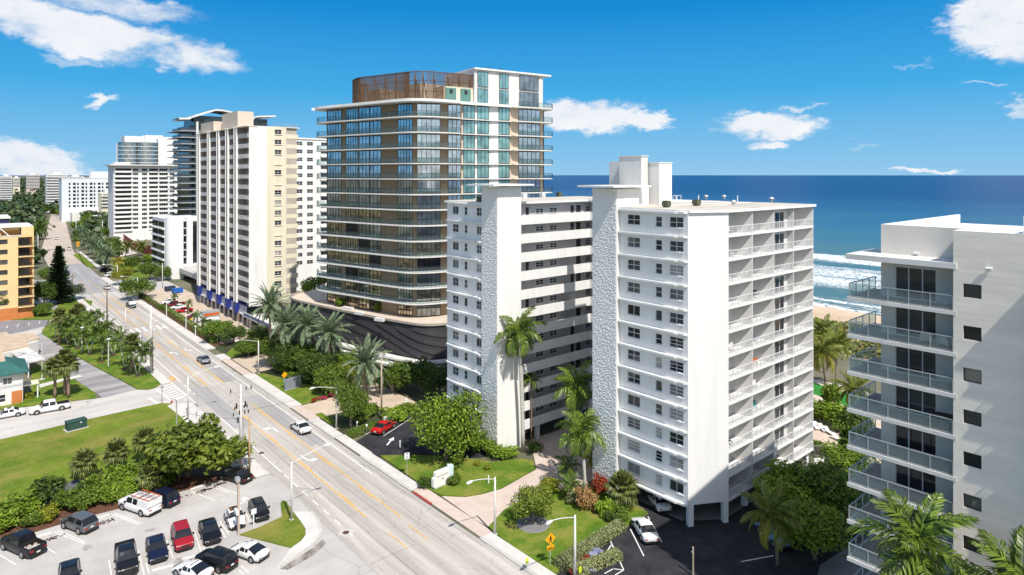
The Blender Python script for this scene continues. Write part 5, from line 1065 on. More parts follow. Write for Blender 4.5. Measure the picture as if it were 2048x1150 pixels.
# ------------------------------------------------------------------ yellow building
yb_ = thing('yellow_building', 'yellow seven storey building with recessed balconies and a terracotta base', 'building', (12, 226, 0))
def yl(b, name, mats): return CP(b.build(name, mats, yb_))
YZ0, YH, YNn = 3.3, 2.80, 7; YT = YZ0 + YH * YNn
hs = [(8.2, 12.9 + .0, YZ0 + YH * i + .9, YZ0 + YH * i + 2.2) for i in range(YNn)]; hb = [(14.3, 17.5, YZ0 + YH * i + .12, YZ0 + YH * i + 2.6) for i in range(YNn)]
b = B(); b.holewall((0, 226), E_, S_, 17.85, YZ0, YT, hs, .2); b.v = b.v
b2 = B(); b2.holewall((0, 226), E_, S_, 17.85, YZ0, YT, [(h[0], h[1] - .9, h[2], h[3]) for h in hs] + hb, .25); yl(b2, 'wall', [YELLOW])
for h in hs: CP(window(yb_, (0, 226), E_, S_, h[0], h[1] - .9, h[2], h[3], .2, 2, 2, pm('brown_frame', (.08, .07, .06), var=.1), rw.choice([GL2, GL2, GL3]), False, False))
yl(B().box(0, 227.9, YZ0, 17.8, 245, YT), 'core_wall', [pm('orange_recess', (.58, .28, .10), var=.05)]); yl(B().box(0, 226, 0, 14.25, 245, YZ0 - .01).box(14.25, 226.4, 0, 17.8, 245, YZ0 - .01), 'base_wall', [ORANGE])
bs = B().box(14.2, -.6, -.15, 17.95, 1.9, .1, 0).mesh('balcony_slab', [YELLOW]); br = B(); rail(br, [(14.3, -.5), (17.85, -.5)], .1, 1.0, .9, 0, 0, bars=True, bar=.2); brm = br.mesh('balcony_railing', [DARKM])
for i in range(YNn):
    CP(place('balcony_slab', bs, yb_, (0, 226, YZ0 + YH * i))); CP(place('balcony_railing', brm, yb_, (0, 226, YZ0 + YH * i)))
    CP(window(yb_, (0, 227.9), E_, S_, 14.6, 17.0, YZ0 + YH * i + .15, YZ0 + YH * i + 2.2, -.06, 3, 1, DARKM, rw.choice([GL, GL, GL2]), False, False, 'balcony_door'))
yl(B().box(0, 226.2, YT, 17.8, 245, YT + .15), 'roof', [ROOFM]); yl(B().box(0, 226.01, YT + .15, 10.5, 226.3, YT + 1.1).box(15, 226.01, YT, 17.8, 226.3, YT + 2.6).box(17.5, 226.3, YT, 17.79, 236, YT + 2.6).box(-.3, 232, YT + 1.4, 15, 245, YT + 2.4), 'parapet', [YELLOW]); yl(B().box(-.5, 229, YT + 2.4, 17.9, 245, YT + 2.7), 'roof_canopy', [WHITE2]); yl(B().box(9, 232.2, YT, 15, 234, YT + 1.4), 'stair_recess', [MATS['orange_recess']])
b = B(); b.tube([(12.5, 226.6, YT + .1), (10.4, 229, YT + 2.4)], .12, 6); yl(b, 'roof_brace', [WHITE2])
# ------------------------------------------------------------------ two storey house with green roof and its carports
hs_ = thing('house', 'two storey white house with a green shingle hip roof beside the side street', 'house', (6, 146, 0))
def hs__(b, name, mats): return CP(b.build(name, mats, hs_))
HX1 = 9.7; HY0 = 142.6
b = B(); hol = [(8.4, 10.6, .7, 2.0), (8.3, 9.3, 3.5, 4.7), (9.7, 10.7, 3.5, 4.7)]
hol = [(5.2, 7.3, .7, 2.0), (4.8, 6.4, 3.6, 4.8), (6.9, 8.2, 3.6, 4.8)]
b.holewall((0, HY0), E_, S_, HX1, 0, 5.6, hol, .12); b.face([(HX1, HY0, 0), (HX1, 151, 0), (HX1, 151, 5.6), (HX1, HY0, 5.6)]); hs__(b, 'wall', [WHITE2])
for h in hol: CP(window(hs_, (0, HY0), E_, S_, *h, .1, 2, 2, WMETAL, rw.choice([GL, GL2]), False, False))
hs__(B().box(0, HY0 - .03, 2.75, HX1, HY0 - .001, 2.95), 'floor_band', [WHITE]); hs__(B().box(HX1 - 1.6, HY0 - .05, .05, HX1 - .1, HY0 - .001, 2.3), 'red_panel', [ORANGE]); hs__(B().box(0, HY0 - .04, 3.0, HX1, HY0 - .001, 3.5), 'grey_band', [GREYW])
b = B(); e0, e1 = HX1 + .9, HY0 - .9; b.face([(-4, e1, 5.6), (e0, e1, 5.6), (e0 - 3.2, e1 + 3.4, 7.2), (-4, e1 + 3.4, 7.2)]); b.face([(e0, e1, 5.6), (e0, 152, 5.6), (e0 - 3.2, 149, 7.2), (e0 - 3.2, e1 + 3.4, 7.2)]); b.box(-4, e1, 5.4, e0, 152, 5.59); hs__(b, 'roof', [pm('green_shingles', (.03, .12, .11), var=.4, scale=2.5, rough=.8, stretch=(1, 2.5, 1), fine=.4, fscale=5)])
hs__(B().box(-4, e1 + 3.4, 7.0, e0 - 3.2, 156, 7.25), 'flat_roof', [pm('tan_gravel_roof', (.50, .39, .29), var=.15, scale=.6, fine=.3, fscale=3)])
hs__(B().box(HX1, HY0 + 1, 2.6, HX1 + 2.4, HY0 + 3.4, 2.8), 'porch_roof', [CREAM]); hs__(B().box(HX1 + 2.1, HY0 + 1.2, 0, HX1 + 2.3, HY0 + 1.4, 2.6), 'porch_post', [WHITE])
cpz = thing('carport', 'flat white stained carport roof on posts beside the green roofed house', 'carport', (15, 153, 0)); q = [G(p[0], p[1], 2.8) for p in ((18, 703), (60, 697), (90, 718), (53, 728))]
def lpoly(poly, o): return [(p[0] - o[0], p[1] - o[1]) for p in poly]
B().prism(lpoly(q, (15, 153)), 2.7, 2.9).build('roof', pm('stained_white_roof', (.28, .27, .26), col2=(.78, .77, .76), scale=.5, rough=.9, fine=.3, fscale=2), cpz)
for p in q: B().box(p[0] - 15 - .1 - (.3 if p[0] > 15 else -.3), p[1] - 153 - .1, 0, p[0] - 15 + .1 - (.3 if p[0] > 15 else -.3), p[1] - 153 + .1, 2.7).build('post', WHITE, cpz)
fb = thing('low_flat_building', 'low flat building with a broad tan gravel roof behind the green roofed house', 'building', (10, 165, 0)); q = [G(p[0], p[1], 3.4) for p in ((-40, 678), (12, 664), (20, 671), (62, 666), (80, 678), (52, 686), (60, 692), (0, 706), (-40, 715))]
B().prism(lpoly(q, (10, 165)), 3.3, 3.6).build('roof', MATS['tan_gravel_roof'], fb); B().prism([((p[0] - 12) * .88 + 12 - 10, (p[1] - 168) * .88 + 168 - 165) for p in q], 0, 3.3).build('wall', WHITE2, fb)
# ------------------------------------------------------------------ far skyline along the coast road
hx = YA(118, 690)
ht = block('hotel', 'long white hotel with rows of square windows far up the coast road', hx, 672, YA(236, 672), 690, 37.0, 7, 11.5, 3.2, south=tuple((5 + k * 3.05, 2.1 if k % 2 else 1.2) for k in range(13)), win_h=2.0, sillz=.6, mat=pm('cool_white_paint', (.66, .70, .74), var=.05), join=True)
CP(B().box(hx + 22, 676, 37.5, hx + 42, 688, 43).build('plant_room', WHITE, ht)); CP(B().box(hx + 6, 660, 0, hx + 34, 671.9, 8).build('low_wing', WHITE2, ht))
def farblock(name, label, px0, px1, top, d, rows, mat=WHITE2, bands=True, deep=16):
    y0 = d * (CA - ((px0 + px1) / 2 - 1024) / F * SA); x0, x1 = YA(px0, y0), YA(px1, y0); z1 = H + (HZ - top) * DEP((x0 + x1) / 2, y0) / F
    t = thing(name, label, 'building', ((x0 + x1) / 2, y0, 0)); CP(B().box(x0, y0, 0, x1, y0 + deep, z1).build('wall', mat, t)); CP(B().box(x0 + (x1 - x0) * .3, y0 + 3, z1, x0 + (x1 - x0) * .7, y0 + deep - 3, z1 + 2.5).build('plant_room', WHITE, t))
    fh = 2.9; b = B(); b2 = B()
    for i in range(rows):
        z = z1 - fh * (i + 1)
        b.box(x0 + .8, y0 - .12, z + 1.0, x1 - .8, y0 - .05, z + 2.0); b2.box(x0 - .2, y0 - 1.2, z - .1, x1 + .2, y0 - .01, z + .7) if bands else None
    CP(b.build('window_band', pm('far_window', (.20, .22, .25), var=.2, scale=.3, rough=.3), t))['kind'] = 'stuff'
    if bands: CP(b2.build('balcony', WHITE2, t))['kind'] = 'stuff'
    return t
farblock('far_tower', 'narrow white tower with stacked balconies beside the far hotel', 93, 134, 349, 700, 12); farblock('far_block', 'low white block with balconies between the far hotel and slab condominium', 203, 232, 386, 560, 4, CREAM)
farblock('far_block', 'white block with balcony rows at the far edge of the trees', 1, 24, 352, 820, 12); farblock('far_block', 'pinkish apartment block rising over the distant trees', 53, 79, 349, 1250, 9, pm('pink_far', (.58, .47, .43), var=.05)); farblock('far_block', 'small tan far block peeping over the woodland', 26, 40, 355, 1300, 6, CREAM); farblock('far_block', 'distant white tower beyond the far hotel', 136, 168, 353, 1000, 8)
nb = thing('navy_building', 'navy blue block with small white balconies behind the yellow building', 'building', (5, 330, 0)); nx1 = YA(18, 330)
CP(B().box(nx1 - 30, 330, 0, nx1, 350, 22.5).build('wall', pm('navy_paint', (.03, .03, .10), var=.1), nb)); CP(B().box(nx1 - 30.5, 329.5, 22.5, nx1 + .5, 350, 23.2).build('roof', WHITE2, nb))
for i in range(6):
    for k in range(4): CP(B().box(nx1 - 2.4 - k * 3.2 - (i % 2) * 1.4, 329.0, 3 + i * 3, nx1 - .6 - k * 3.2 - (i % 2) * 1.4, 329.99, 4.2 + i * 3).build('balcony', WHITE2, nb))
# low white houses and the curved ramp with red-brown walls
def lowhouse(px0, px1, pyt, pyb, label, mat=WHITE2):
    p, q = G(px0, pyb), G(px1, pyb); y0 = p[1] - 4; x0, x1 = YA(px0, y0), YA(px1, y0); d = DEP(x0, y0); z1 = max(3, H + (HZ - pyt) * d / F)
    t = thing('low_villa', label, 'house', ((x0 + x1) / 2, y0, 0)); CP(B().box(x0, y0, 0, x1, y0 + 12, z1).build('wall', mat, t)); CP(B().box(x0 - .5, y0 - .5, z1, x1 + .5, y0 + 12.5, z1 + .4).build('roof', WHITE, t))
    n = max(2, int((x1 - x0) / 4))
    for k in range(n): CP(window(t, (x0, y0), E_, S_, (k + .25) * (x1 - x0) / n, (k + .75) * (x1 - x0) / n, .9, min(2.4, z1 - .3), -.05, 2, 1, DARKM, GL, False, False))
lowhouse(184, 222, 433, 452, 'low white villa among palms above the curved ramp'); lowhouse(178, 200, 459, 470, 'small white gatehouse with a dark garage door by the road'); lowhouse(146, 190, 406, 418, 'long low white roofed villa below the far hotel'); lowhouse(210, 232, 424, 433, 'low white villa wing in trees beside the slab condominium')
rp = thing('ramp', 'curved concrete ramp between red brown retaining walls', 'ramp', (64, 310, 0))
def strip3(a, c, za, zc, mat, name):
    b = B(); k = len(a)
    for i in range(k - 1): b.face([(a[i][0] - 64, a[i][1] - 310, za[i]), (c[i][0] - 64, c[i][1] - 310, zc[i]), (c[i + 1][0] - 64, c[i + 1][1] - 310, zc[i + 1]), (a[i + 1][0] - 64, a[i + 1][1] - 310, za[i + 1])])
    return b.build(name, mat, rp)
ra = smoothpoly([G(p[0], p[1]) for p in ((215, 483), (222, 492), (232, 503), (240, 515))], 4, False); rc = smoothpoly([G(p[0], p[1]) for p in ((246, 470), (252, 488), (262, 500), (275, 508))], 4, False)
strip3(ra, rc, [.3] * len(ra), [.3] * len(rc), SIDEST, 'deck'); strip3(ra, ra, [.0] * len(ra), [3.2] * len(ra), REDWALL, 'wall')
rd = smoothpoly([G(p[0], p[1]) for p in ((246, 482), (262, 495), (285, 506), (306, 512))], 4, False); strip3(rd, rd, [0] * len(rd), [4.6] * len(rd), REDWALL, 'wall')
# ------------------------------------------------------------------ vegetation
LF_GRAPE = leafm('sea_grape_leaf', (.06, .10, .008), (.25, .31, .04)); LF_BRIGHT = leafm('bright_leaf', (.065, .14, .009), (.29, .40, .035)); LF_DARK = leafm('dark_leaf', (.024, .058, .008), (.11, .175, .025))
LF_MID = leafm('mid_leaf', (.042, .095, .010), (.185, .265, .03)); LF_GREY = leafm('grey_leaf', (.06, .08, .045), (.17, .19, .12)); LF_YEL = leafm('yellow_leaf', (.10, .14, .012), (.36, .36, .03)); LF_ORG = leafm('croton_orange_leaf', (.16, .10, .03), (.62, .36, .16)); LF_RED = leafm('croton_red_leaf', (.06, .05, .012), (.48, .06, .03)); LF_OLIVE = leafm('variegated_leaf', (.12, .15, .04), (.42, .44, .22)); LF_PINK = leafm('pink_flower', (.45, .03, .08), (.7, .12, .2)); LF_BLUE = leafm('blue_white_flower', (.10, .16, .5), (.75, .75, .8))
PF_ROYAL = leafm('royal_frond', (.045, .095, .010), (.20, .28, .035), .2, .4); PF_DATE = leafm('date_frond', (.09, .15, .075), (.29, .36, .21), .15, .45); PF_COCO = leafm('coconut_frond', (.05, .085, .008), (.25, .27, .035), .25, .4); PF_SABAL = leafm('fan_frond', (.06, .085, .018), (.21, .23, .06), .15, .5); PF_SMALL = leafm('cluster_palm_frond', (.03, .07, .009), (.14, .21, .025), .2, .45); PF_DEAD = leafm('dry_frond', (.25, .13, .05), (.5, .32, .16), .1, .8); PF_YEL = leafm('yellowing_frond', (.16, .17, .02), (.42, .36, .05), .2, .5)
BARK = pm('grey_bark', (.17, .14, .11), var=.3, scale=3, rough=.9, bump=.4, bscale=8, obj=True); PBARK = pm('palm_bark', (.24, .17, .12), var=.3, scale=4, rough=.95, bump=.6, bscale=6, stretch=(.5, .5, 4), obj=True); RBARK = pm('royal_palm_trunk', (.52, .50, .46), var=.12, scale=2, rough=.85, stretch=(.5, .5, 3), obj=True); SHAFT = pm('green_crownshaft', (.10, .19, .03), var=.15, scale=2, rough=.45, obj=True)
def leafcloud(name, seed, n, leaf, lobes, mat, flat=1.0, box=None, thin=.8):
    r = random.Random(seed); b = B(); cs = []
    if box is None:
        for k in range(lobes):
            a = 2.399 * k + r.uniform(-.4, .4); zz = r.uniform(-.45, .75); q = math.sqrt(max(0, 1 - (zz * .9) ** 2)); d = r.uniform(.34, .82)
            cs.append((d * q * math.cos(a), d * q * math.sin(a), d * zz * 1.0, r.uniform(.20, .44)))
        cs.append((0, 0, .1, .6)); W = [c[3] ** 2 for c in cs]
    for i in range(n):
        if box is None:
            c = r.choices(cs, W)[0]; d = Vector((r.gauss(0, 1), r.gauss(0, 1), r.gauss(.18, 1))).normalized(); p = Vector(c[:3]) + d * c[3] * (r.uniform(.70, 1.08) if r.random() < .93 else r.uniform(1.08, 1.45))
            p.z *= flat
        else:
            f = r.random(); p = Vector((r.uniform(-1, 1), r.uniform(-1, 1), r.uniform(0, 1)))
            if f < .42: p.z = 1 - abs(r.gauss(0, .06)); d = Vector((0, 0, 1))
            elif f < .71: p.y = r.choice((-1, 1)) * (1 - abs(r.gauss(0, .06))); d = Vector((0, p.y, .3))
            else: p.x = r.choice((-1, 1)) * (1 - abs(r.gauss(0, .02))); d = Vector((p.x, 0, .3))
            p = Vector((p.x * box[0], p.y * box[1], p.z * box[2])) + Vector((r.gauss(0, .04), r.gauss(0, .04), r.gauss(0, .05)))
        nrm = (d * .6 + Vector((r.gauss(0, .5), r.gauss(0, .5), r.gauss(.35, .5)))).normalized(); u = nrm.cross(Vector((r.gauss(0, 1), r.gauss(0, 1), r.gauss(0, 1)))).normalized(); w = nrm.cross(u)
        s = leaf * r.uniform(.6, 1.35)
        b.face([tuple(p - u * s), tuple(p + w * s * thin * .6 - u * s * .1 + nrm * s * .12), tuple(p + u * s), tuple(p - w * s * thin * .6 - u * s * .1 + nrm * s * .12)])
    return b.mesh(name, [mat])
CROWN = [leafcloud('crown', 20 + k, 5200, .062, 16, LF_MID) for k in range(3)] + [leafcloud('crown', 31, 6500, .047, 18, LF_MID), leafcloud('crown', 33, 3800, .085, 15, LF_MID)]
CROWNL = [leafcloud('crown', 50 + k, 900, .13, 10, LF_MID) for k in range(3)]        # small or far trees
BUSH = [leafcloud('foliage', 60 + k, 1500, .095, 9, LF_MID) for k in range(3)]
def tree(name, label, x, y, rx, rz, zc, mat, proto, ry=None, trunk=.22, group=None, cat='tree', z0=.05):
    rr_ = random.Random(int(x * 31 + y * 17)); t = thing(name, label, cat, (x, y, z0), 0, group)
    place('crown', proto, t, (0, 0, zc), rr_.uniform(0, 6.28), [mat], (rx, ry or rx, rz))
    b = B(); top = max(.5, zc + rz * .15); b.tube([(0, 0, 0), (.08 * rx * .2, 0, top * .5), (0, .1, top)], [trunk, trunk * .8, trunk * .45], 7)
    for k in range(4):
        a = k * 1.6 + rr_.uniform(0, 1); b.tube([(0, 0, top * .45), (math.cos(a) * rx * .3, math.sin(a) * rx * .3, top * .8), (math.cos(a) * rx * .55, math.sin(a) * rx * .55, top + rz * .25)], [trunk * .55, trunk * .35, trunk * .12], 5, cap=False)
    b.build('trunk', BARK, t); return t
def bush(name, label, x, y, rx, rz, mat, group=None, cat='shrub', ry=None, z=.1, k=None):
    rr_ = random.Random(int(x * 13 + y * 7)); o = place(name, BUSH[rr_.randrange(3) if k is None else k], None, (x, y, z + rz * .55), rr_.uniform(0, 6.28), [mat], (rx, ry or rx, rz)); return tag(o, label, cat, group)
# --- fronds
def frond_pts(droop, n=9):
    pts = [(0.0, 0.0)]; a0 = 0
    for i in range(n): t = (i + 1) / n; a = -droop * (t ** 1.5); pts.append((pts[-1][0] + math.cos(a) / n, pts[-1][1] + math.sin(a) / n))
    return pts
def pinnate(name, mat, droop, ll, pairs, hang, plume, seed, wd=.03, bare=.12):
    r = random.Random(seed); b = B(); P = frond_pts(droop); n = len(P) - 1
    b.tube([(p[0], 0, p[1]) for p in P], [.016 * (1 - .8 * i / n) + .003 for i in range(n + 1)], 4, cap=False)
    for i in range(pairs):
        t = bare + (1 - bare) * (i + .5) / pairs; k = min(n - 1, int(t * n)); f = t * n - k; x = P[k][0] + (P[k + 1][0] - P[k][0]) * f; z = P[k][1] + (P[k + 1][1] - P[k][1]) * f; d = Vector((P[k + 1][0] - P[k][0], 0, P[k + 1][1] - P[k][1])).normalized()
        for s in (-1, 1):
            l = ll * (.45 + .55 * math.sin(math.pi * min(1, .18 + t * .82))) * r.uniform(.85, 1.1) * (1 - .45 * max(0, t - .75) / .25)
            v = (d * (.55 + .5 * t) + Vector((0, s * 1.0, 0)) + Vector((0, 0, r.gauss(0, plume) + .12))).normalized(); p0 = Vector((x, 0, z)); m = p0 + v * l * .55; e = p0 + v * l + Vector((0, 0, -hang * l)); w = d * wd
            b.face([tuple(p0 - w * .5), tuple(m - w), tuple(e), tuple(m + w)])
    return b.mesh(name, [mat])
def fan(name, mat, seed, segs=17, droop=.35):
    r = random.Random(seed); b = B(); b.tube([(0, 0, 0), (.25, 0, .015), (.5, 0, 0)], [.016, .012, .009], 4, cap=False); c = Vector((.5, 0, 0))
    for i in range(segs):
        a = R(-125 + 250 * i / (segs - 1)); l = .5 * (1 - .25 * abs(a) / 2.2) * r.uniform(.9, 1.08); v = Vector((math.cos(a), math.sin(a), .10 - .1 * math.cos(a))); v.normalize(); sd = Vector((-math.sin(a), math.cos(a), 0)) * .052; m = c + v * l * .6; e = c + v * l + Vector((0, 0, -droop * l))
        b.face([tuple(c), tuple(m - sd + Vector((0, 0, .015))), tuple(e), tuple(m + sd - Vector((0, 0, .015)))])
    return b.mesh(name, [mat])
FR = {'royal': [pinnate('frond', PF_ROYAL, d, .27, 34, .55, .35, 3 + k, .026) for k, d in enumerate((.9, 1.3, 1.7))], 'date': [pinnate('frond', PF_DATE, d, .17, 40, .1, .25, 13 + k, .018, .1) for k, d in enumerate((.45, .75, 1.1))],
      'coco': [pinnate('frond', PF_COCO, d, .22, 32, .75, .12, 23 + k, .022) for k, d in enumerate((.8, 1.2, 1.6))], 'sabal': [fan('frond', PF_SABAL, 33 + k, 17, d) for k, d in enumerate((.15, .4, .7))], 'small': [pinnate('frond', PF_SMALL, d, .30, 16, .35, .15, 43 + k, .05) for k, d in enumerate((1.0, 1.5, 2.0))]}
CFG = {'royal': (18, 80, -50), 'date': (38, 82, -42), 'coco': (20, 75, -40), 'sabal': (30, 85, -40), 'small': (12, 78, -20)}
def fron_list(kind, seed):
    n, hi, lo = CFG[kind]; r = random.Random(seed)
    for i in range(n):
        t = (i + .5) / n; el_ = hi + (lo - hi) * t + r.uniform(-7, 7); yield 2.399 * i + r.uniform(-.25, .25), R(el_), min(2, int(t * 3)), r.uniform(.88, 1.08)
def joined(kind, seed):
    b = B(); src = FR[kind]
    for (a, e, k, s) in fron_list(kind, seed):
        M_ = Matrix.Rotation(a, 4, 'Z') @ Matrix.Rotation(-e, 4, 'Y') @ Matrix.Scale(s, 4); me = src[k]; o = len(b.v)
        b.v += [tuple(M_ @ v.co) for v in me.vertices]; b.f += [tuple(o + q for q in p.vertices) for p in me.polygons]; b.m += [0] * len(me.polygons)
    return b.mesh('crown', [src[0].materials[0]])
JC = {k: [joined(k, 5), joined(k, 6)] for k in ('small', 'sabal', 'coco', 'date')}
def palm(kind, label, x, y, h, fl, lean=(0, 0), name='palm_tree', tr=.18, join=False, mat=None, group=None, z0=.08, dead=0):
    t = thing(name, label, 'palm tree', (x, y, z0), 0, group); n = 7; P = []; seed = int(x * 19 + y * 23)
    rr_ = random.Random(seed)
    for i in range(n): s = i / (n - 1); P.append((lean[0] * s ** 1.6, lean[1] * s ** 1.6, h * s))
    b = B()
    if kind == 'royal': b.tube(P, [tr * 1.3, tr * 1.1, tr * 1.05, tr * 1.15, tr * 1.1, tr * .85, tr * .7], 9); b.build('trunk', RBARK, t, True); B().tube([(P[-1][0], P[-1][1], h - .02), (P[-1][0], P[-1][1], h + fl * .18), (P[-1][0], P[-1][1], h + fl * .36)], [tr * .75, tr * .85, tr * .4], 8).build('crownshaft', SHAFT, t, True)
    else: b.tube(P, [tr * (1.25 - .35 * i / (n - 1)) for i in range(n)], 8); b.build('trunk', PBARK, t, True)
    top = (P[-1][0], P[-1][1], h + (fl * .3 if kind == 'royal' else 0))
    if join: place('crown', JC[kind][seed % 2], t, top, rr_.uniform(0, 6.28), [mat], fl)
    else:
        for (a, e, k, s) in fron_list(kind, seed):
            o = place('frond', FR[kind][k], t, top, 0, [PF_YEL if (kind == 'coco' and e < -.35) else mat], fl * s); o.rotation_euler = (0, -e, a)
        for q in range(dead):
            o = place('dry_frond', FR[kind][2], t, top, 0, [PF_DEAD], fl * .7); o.rotation_euler = (0, R(62), q * 1.7 + 3.5)
    return t
def clump(label, x, y, h, fl, ntr=3, group=None, mat=None):
    t = thing('palm_clump', label, 'palm tree', (x, y, .1), 0, group); rr_ = random.Random(int(x * 7 + y * 3))
    for k in range(ntr):
        a = k * 2.2 + rr_.uniform(0, 1); r_ = .12 * h * (1 if ntr > 1 else .2); hh = h * rr_.uniform(.82, 1.08); e = (math.cos(a) * r_ * 2.2, math.sin(a) * r_ * 2.2, hh)
        B().tube([(math.cos(a) * .1, math.sin(a) * .1, 0), (e[0] * .45, e[1] * .45, hh * .5), e], [.11, .09, .07], 6).build('trunk', RBARK, t, True); place('crown', JC['small'][k % 2], t, e, rr_.uniform(0, 6.28), [mat], fl)
    return t
def at(px, py): return G(px, py)
# --- royal palms round the condominium
x, y = at(1046, 903); palm('royal', 'tallest royal palm with pale trunk before the north stair fin', x, y, 16.2, 4.2, (-1.0, -.4), tr=.26)
x, y = at(1150, 940); palm('royal', 'upper royal palm in the court, its crown against the galleries', x, y, 10.2, 3.9, (.1, 0), tr=.22)
x, y = at(1170, 978); palm('royal', 'lower royal palm in the court beside the textured fin', x, y, 6.3, 3.9, (-.5, .2), tr=.2)
palm('royal', 'large royal palm with a wide crown before the edge building balconies', 46.6, 14.4, 14.9, 4.3, (0, 0), tr=.25); palm('royal', 'royal palm with only its crown showing below the edge building wall', 46.8, 9.0, 14.6, 4.1, (0, 0), tr=.25)
x, y = at(1555, 1132); palm('coco', 'shaded drooping palm over the blue car in the black car park', x, y, 5.2, 3.6, (-.5, .3), tr=.16)
x, y = at(1135, 975); palm('small', 'short dark feathery palm at the foot of the textured fin', x, y, 2.6, 2.2, tr=.12, dead=0)
x, y = at(1142, 1000); palm('small', 'small feathery palm by the crotons at the drive edge', x, y, 1.8, 1.9, tr=.12); x, y = at(1188, 955); palm('coco', 'yellowing small palm tucked against the textured fin', x, y, 2.4, 1.8, tr=.1, join=True, mat=PF_YEL)
x, y = at(1058, 905); palm('small', 'thin dark palm standing behind the tallest royal palm', x + 2.5, y + 2.2, 9.2, 1.9, tr=.09)
# --- date palms of the podium garden
for (px, py, h, fl, lb) in ((540, 716, 10.4, 4.6, 'date palm farthest back by the cream tower corner'), (573, 740, 8.2, 4.3, 'date palm with orange fruit stalks above the garden trees'), (615, 745, 8.4, 4.2, 'date palm in the middle of the podium row'), (659, 757, 7.8, 4.3, 'date palm with the long bare trunk before the podium wall'), (732, 800, 5.4, 4.4, 'lowest date palm beside the brick paved drive')):
    x, y = at(px, py); palm('date', lb, x, y, h + 1.2, fl * 1.12, tr=.26, dead=3)
# --- sabal palms
for (px, py, h, fl, lb, dd) in ((168, 962, 2.3, 2.5, 'squat fan palm with dry skirt at the lawn edge nearest the white van', 4), (233, 946, 2.6, 2.5, 'squat fan palm between two others along the asphalt lane', 4), (290, 925, 3.0, 2.4, 'fan palm with dry skirt leaning into the sea grape', 4), (300, 985, 2.0, 2.3, 'fan palm rising from the hedge behind the navy car', 0),
        (110, 796, 5.2, 2.9, 'fan palm with a ringed trunk behind the parked white pickup', 0), (137, 796, 6.0, 2.8, 'taller fan palm of the pair behind the parked white pickup', 0), (130, 792, 6.6, 2.6, 'fan palm partly hidden behind the pair on the house lawn', 0), (1247, 1018, 2.2, 2.9, 'broad fan palm against the white condominium window wall', 3), (262, 748, 6.2, 2.7, 'round headed fan palm beside the twin street poles', 2), (119, 690, 6.6, 2.7, 'fan palm at the back of the palm lawn by the court', 0), (148, 662, 3.8, 2.8, 'yellowish fan palm at the far end of the palm lawn', 0), (158, 655, 4.4, 2.6, 'second yellowish fan palm at the far end of the palm lawn', 0)):
    x, y = at(px, py); palm('sabal', lb, x, y, h, fl * .82, name='fan_palm', tr=.22, dead=dd, join=(px in (119, 148, 158, 130)))
x, y = at(8, 640); palm('sabal', 'fan palm before the yellow building at the picture edge', x, y, 6.0, 2.2, name='fan_palm', join=True)
# --- cluster palms on the lawn
GR = 'cluster palms on the lawn'
CPL = ['at the lane bend farthest from the road', 'next after the lane bend', 'behind the white lamp pole deeper in', 'beside the white lamp pole deeper in', 'in the middle along the lane edge', 'just before the nearer white lamp pole', 'behind the nearer white lamp pole', 'between the two white lamp poles', 'in the back row by the dark green cabinet', 'nearest the twin street poles', 'at the back by the yellowish fan palms', 'at the back beside the cabinet', 'behind the round headed fan palm', 'in the second row from the lane']
for i, (px, py, h, fl, n) in enumerate(((110, 678, 4.2, 2.0, 1), (128, 684, 3.6, 2.0, 1), (137, 690, 4.0, 2.1, 3), (155, 698, 4.4, 2.1, 2), (180, 710, 4.6, 2.2, 3), (203, 725, 3.8, 2.0, 1), (227, 712, 4.6, 2.1, 2), (208, 706, 5.0, 2.0, 1), (212, 690, 4.4, 2.1, 2), (276, 753, 5.0, 2.3, 3), (176, 662, 4.0, 2.0, 1), (194, 662, 4.2, 2.1, 2), (250, 738, 5.4, 2.2, 2), (165, 680, 4.6, 2.0, 2))):
    fl *= 1.06; x, y = at(px, py); clump(['single slim palm', 'twin stemmed palm', 'three stemmed palm'][n - 1] + ' on the palm lawn, ' + CPL[i], x, y, h, fl, n, GR)
    o = B().tube([(0, 0, 0), (0, 0, .04)], [.75, .7], 12).build('mulch_ring', MULCH, None, False, (x, y, .11)); structure(o)
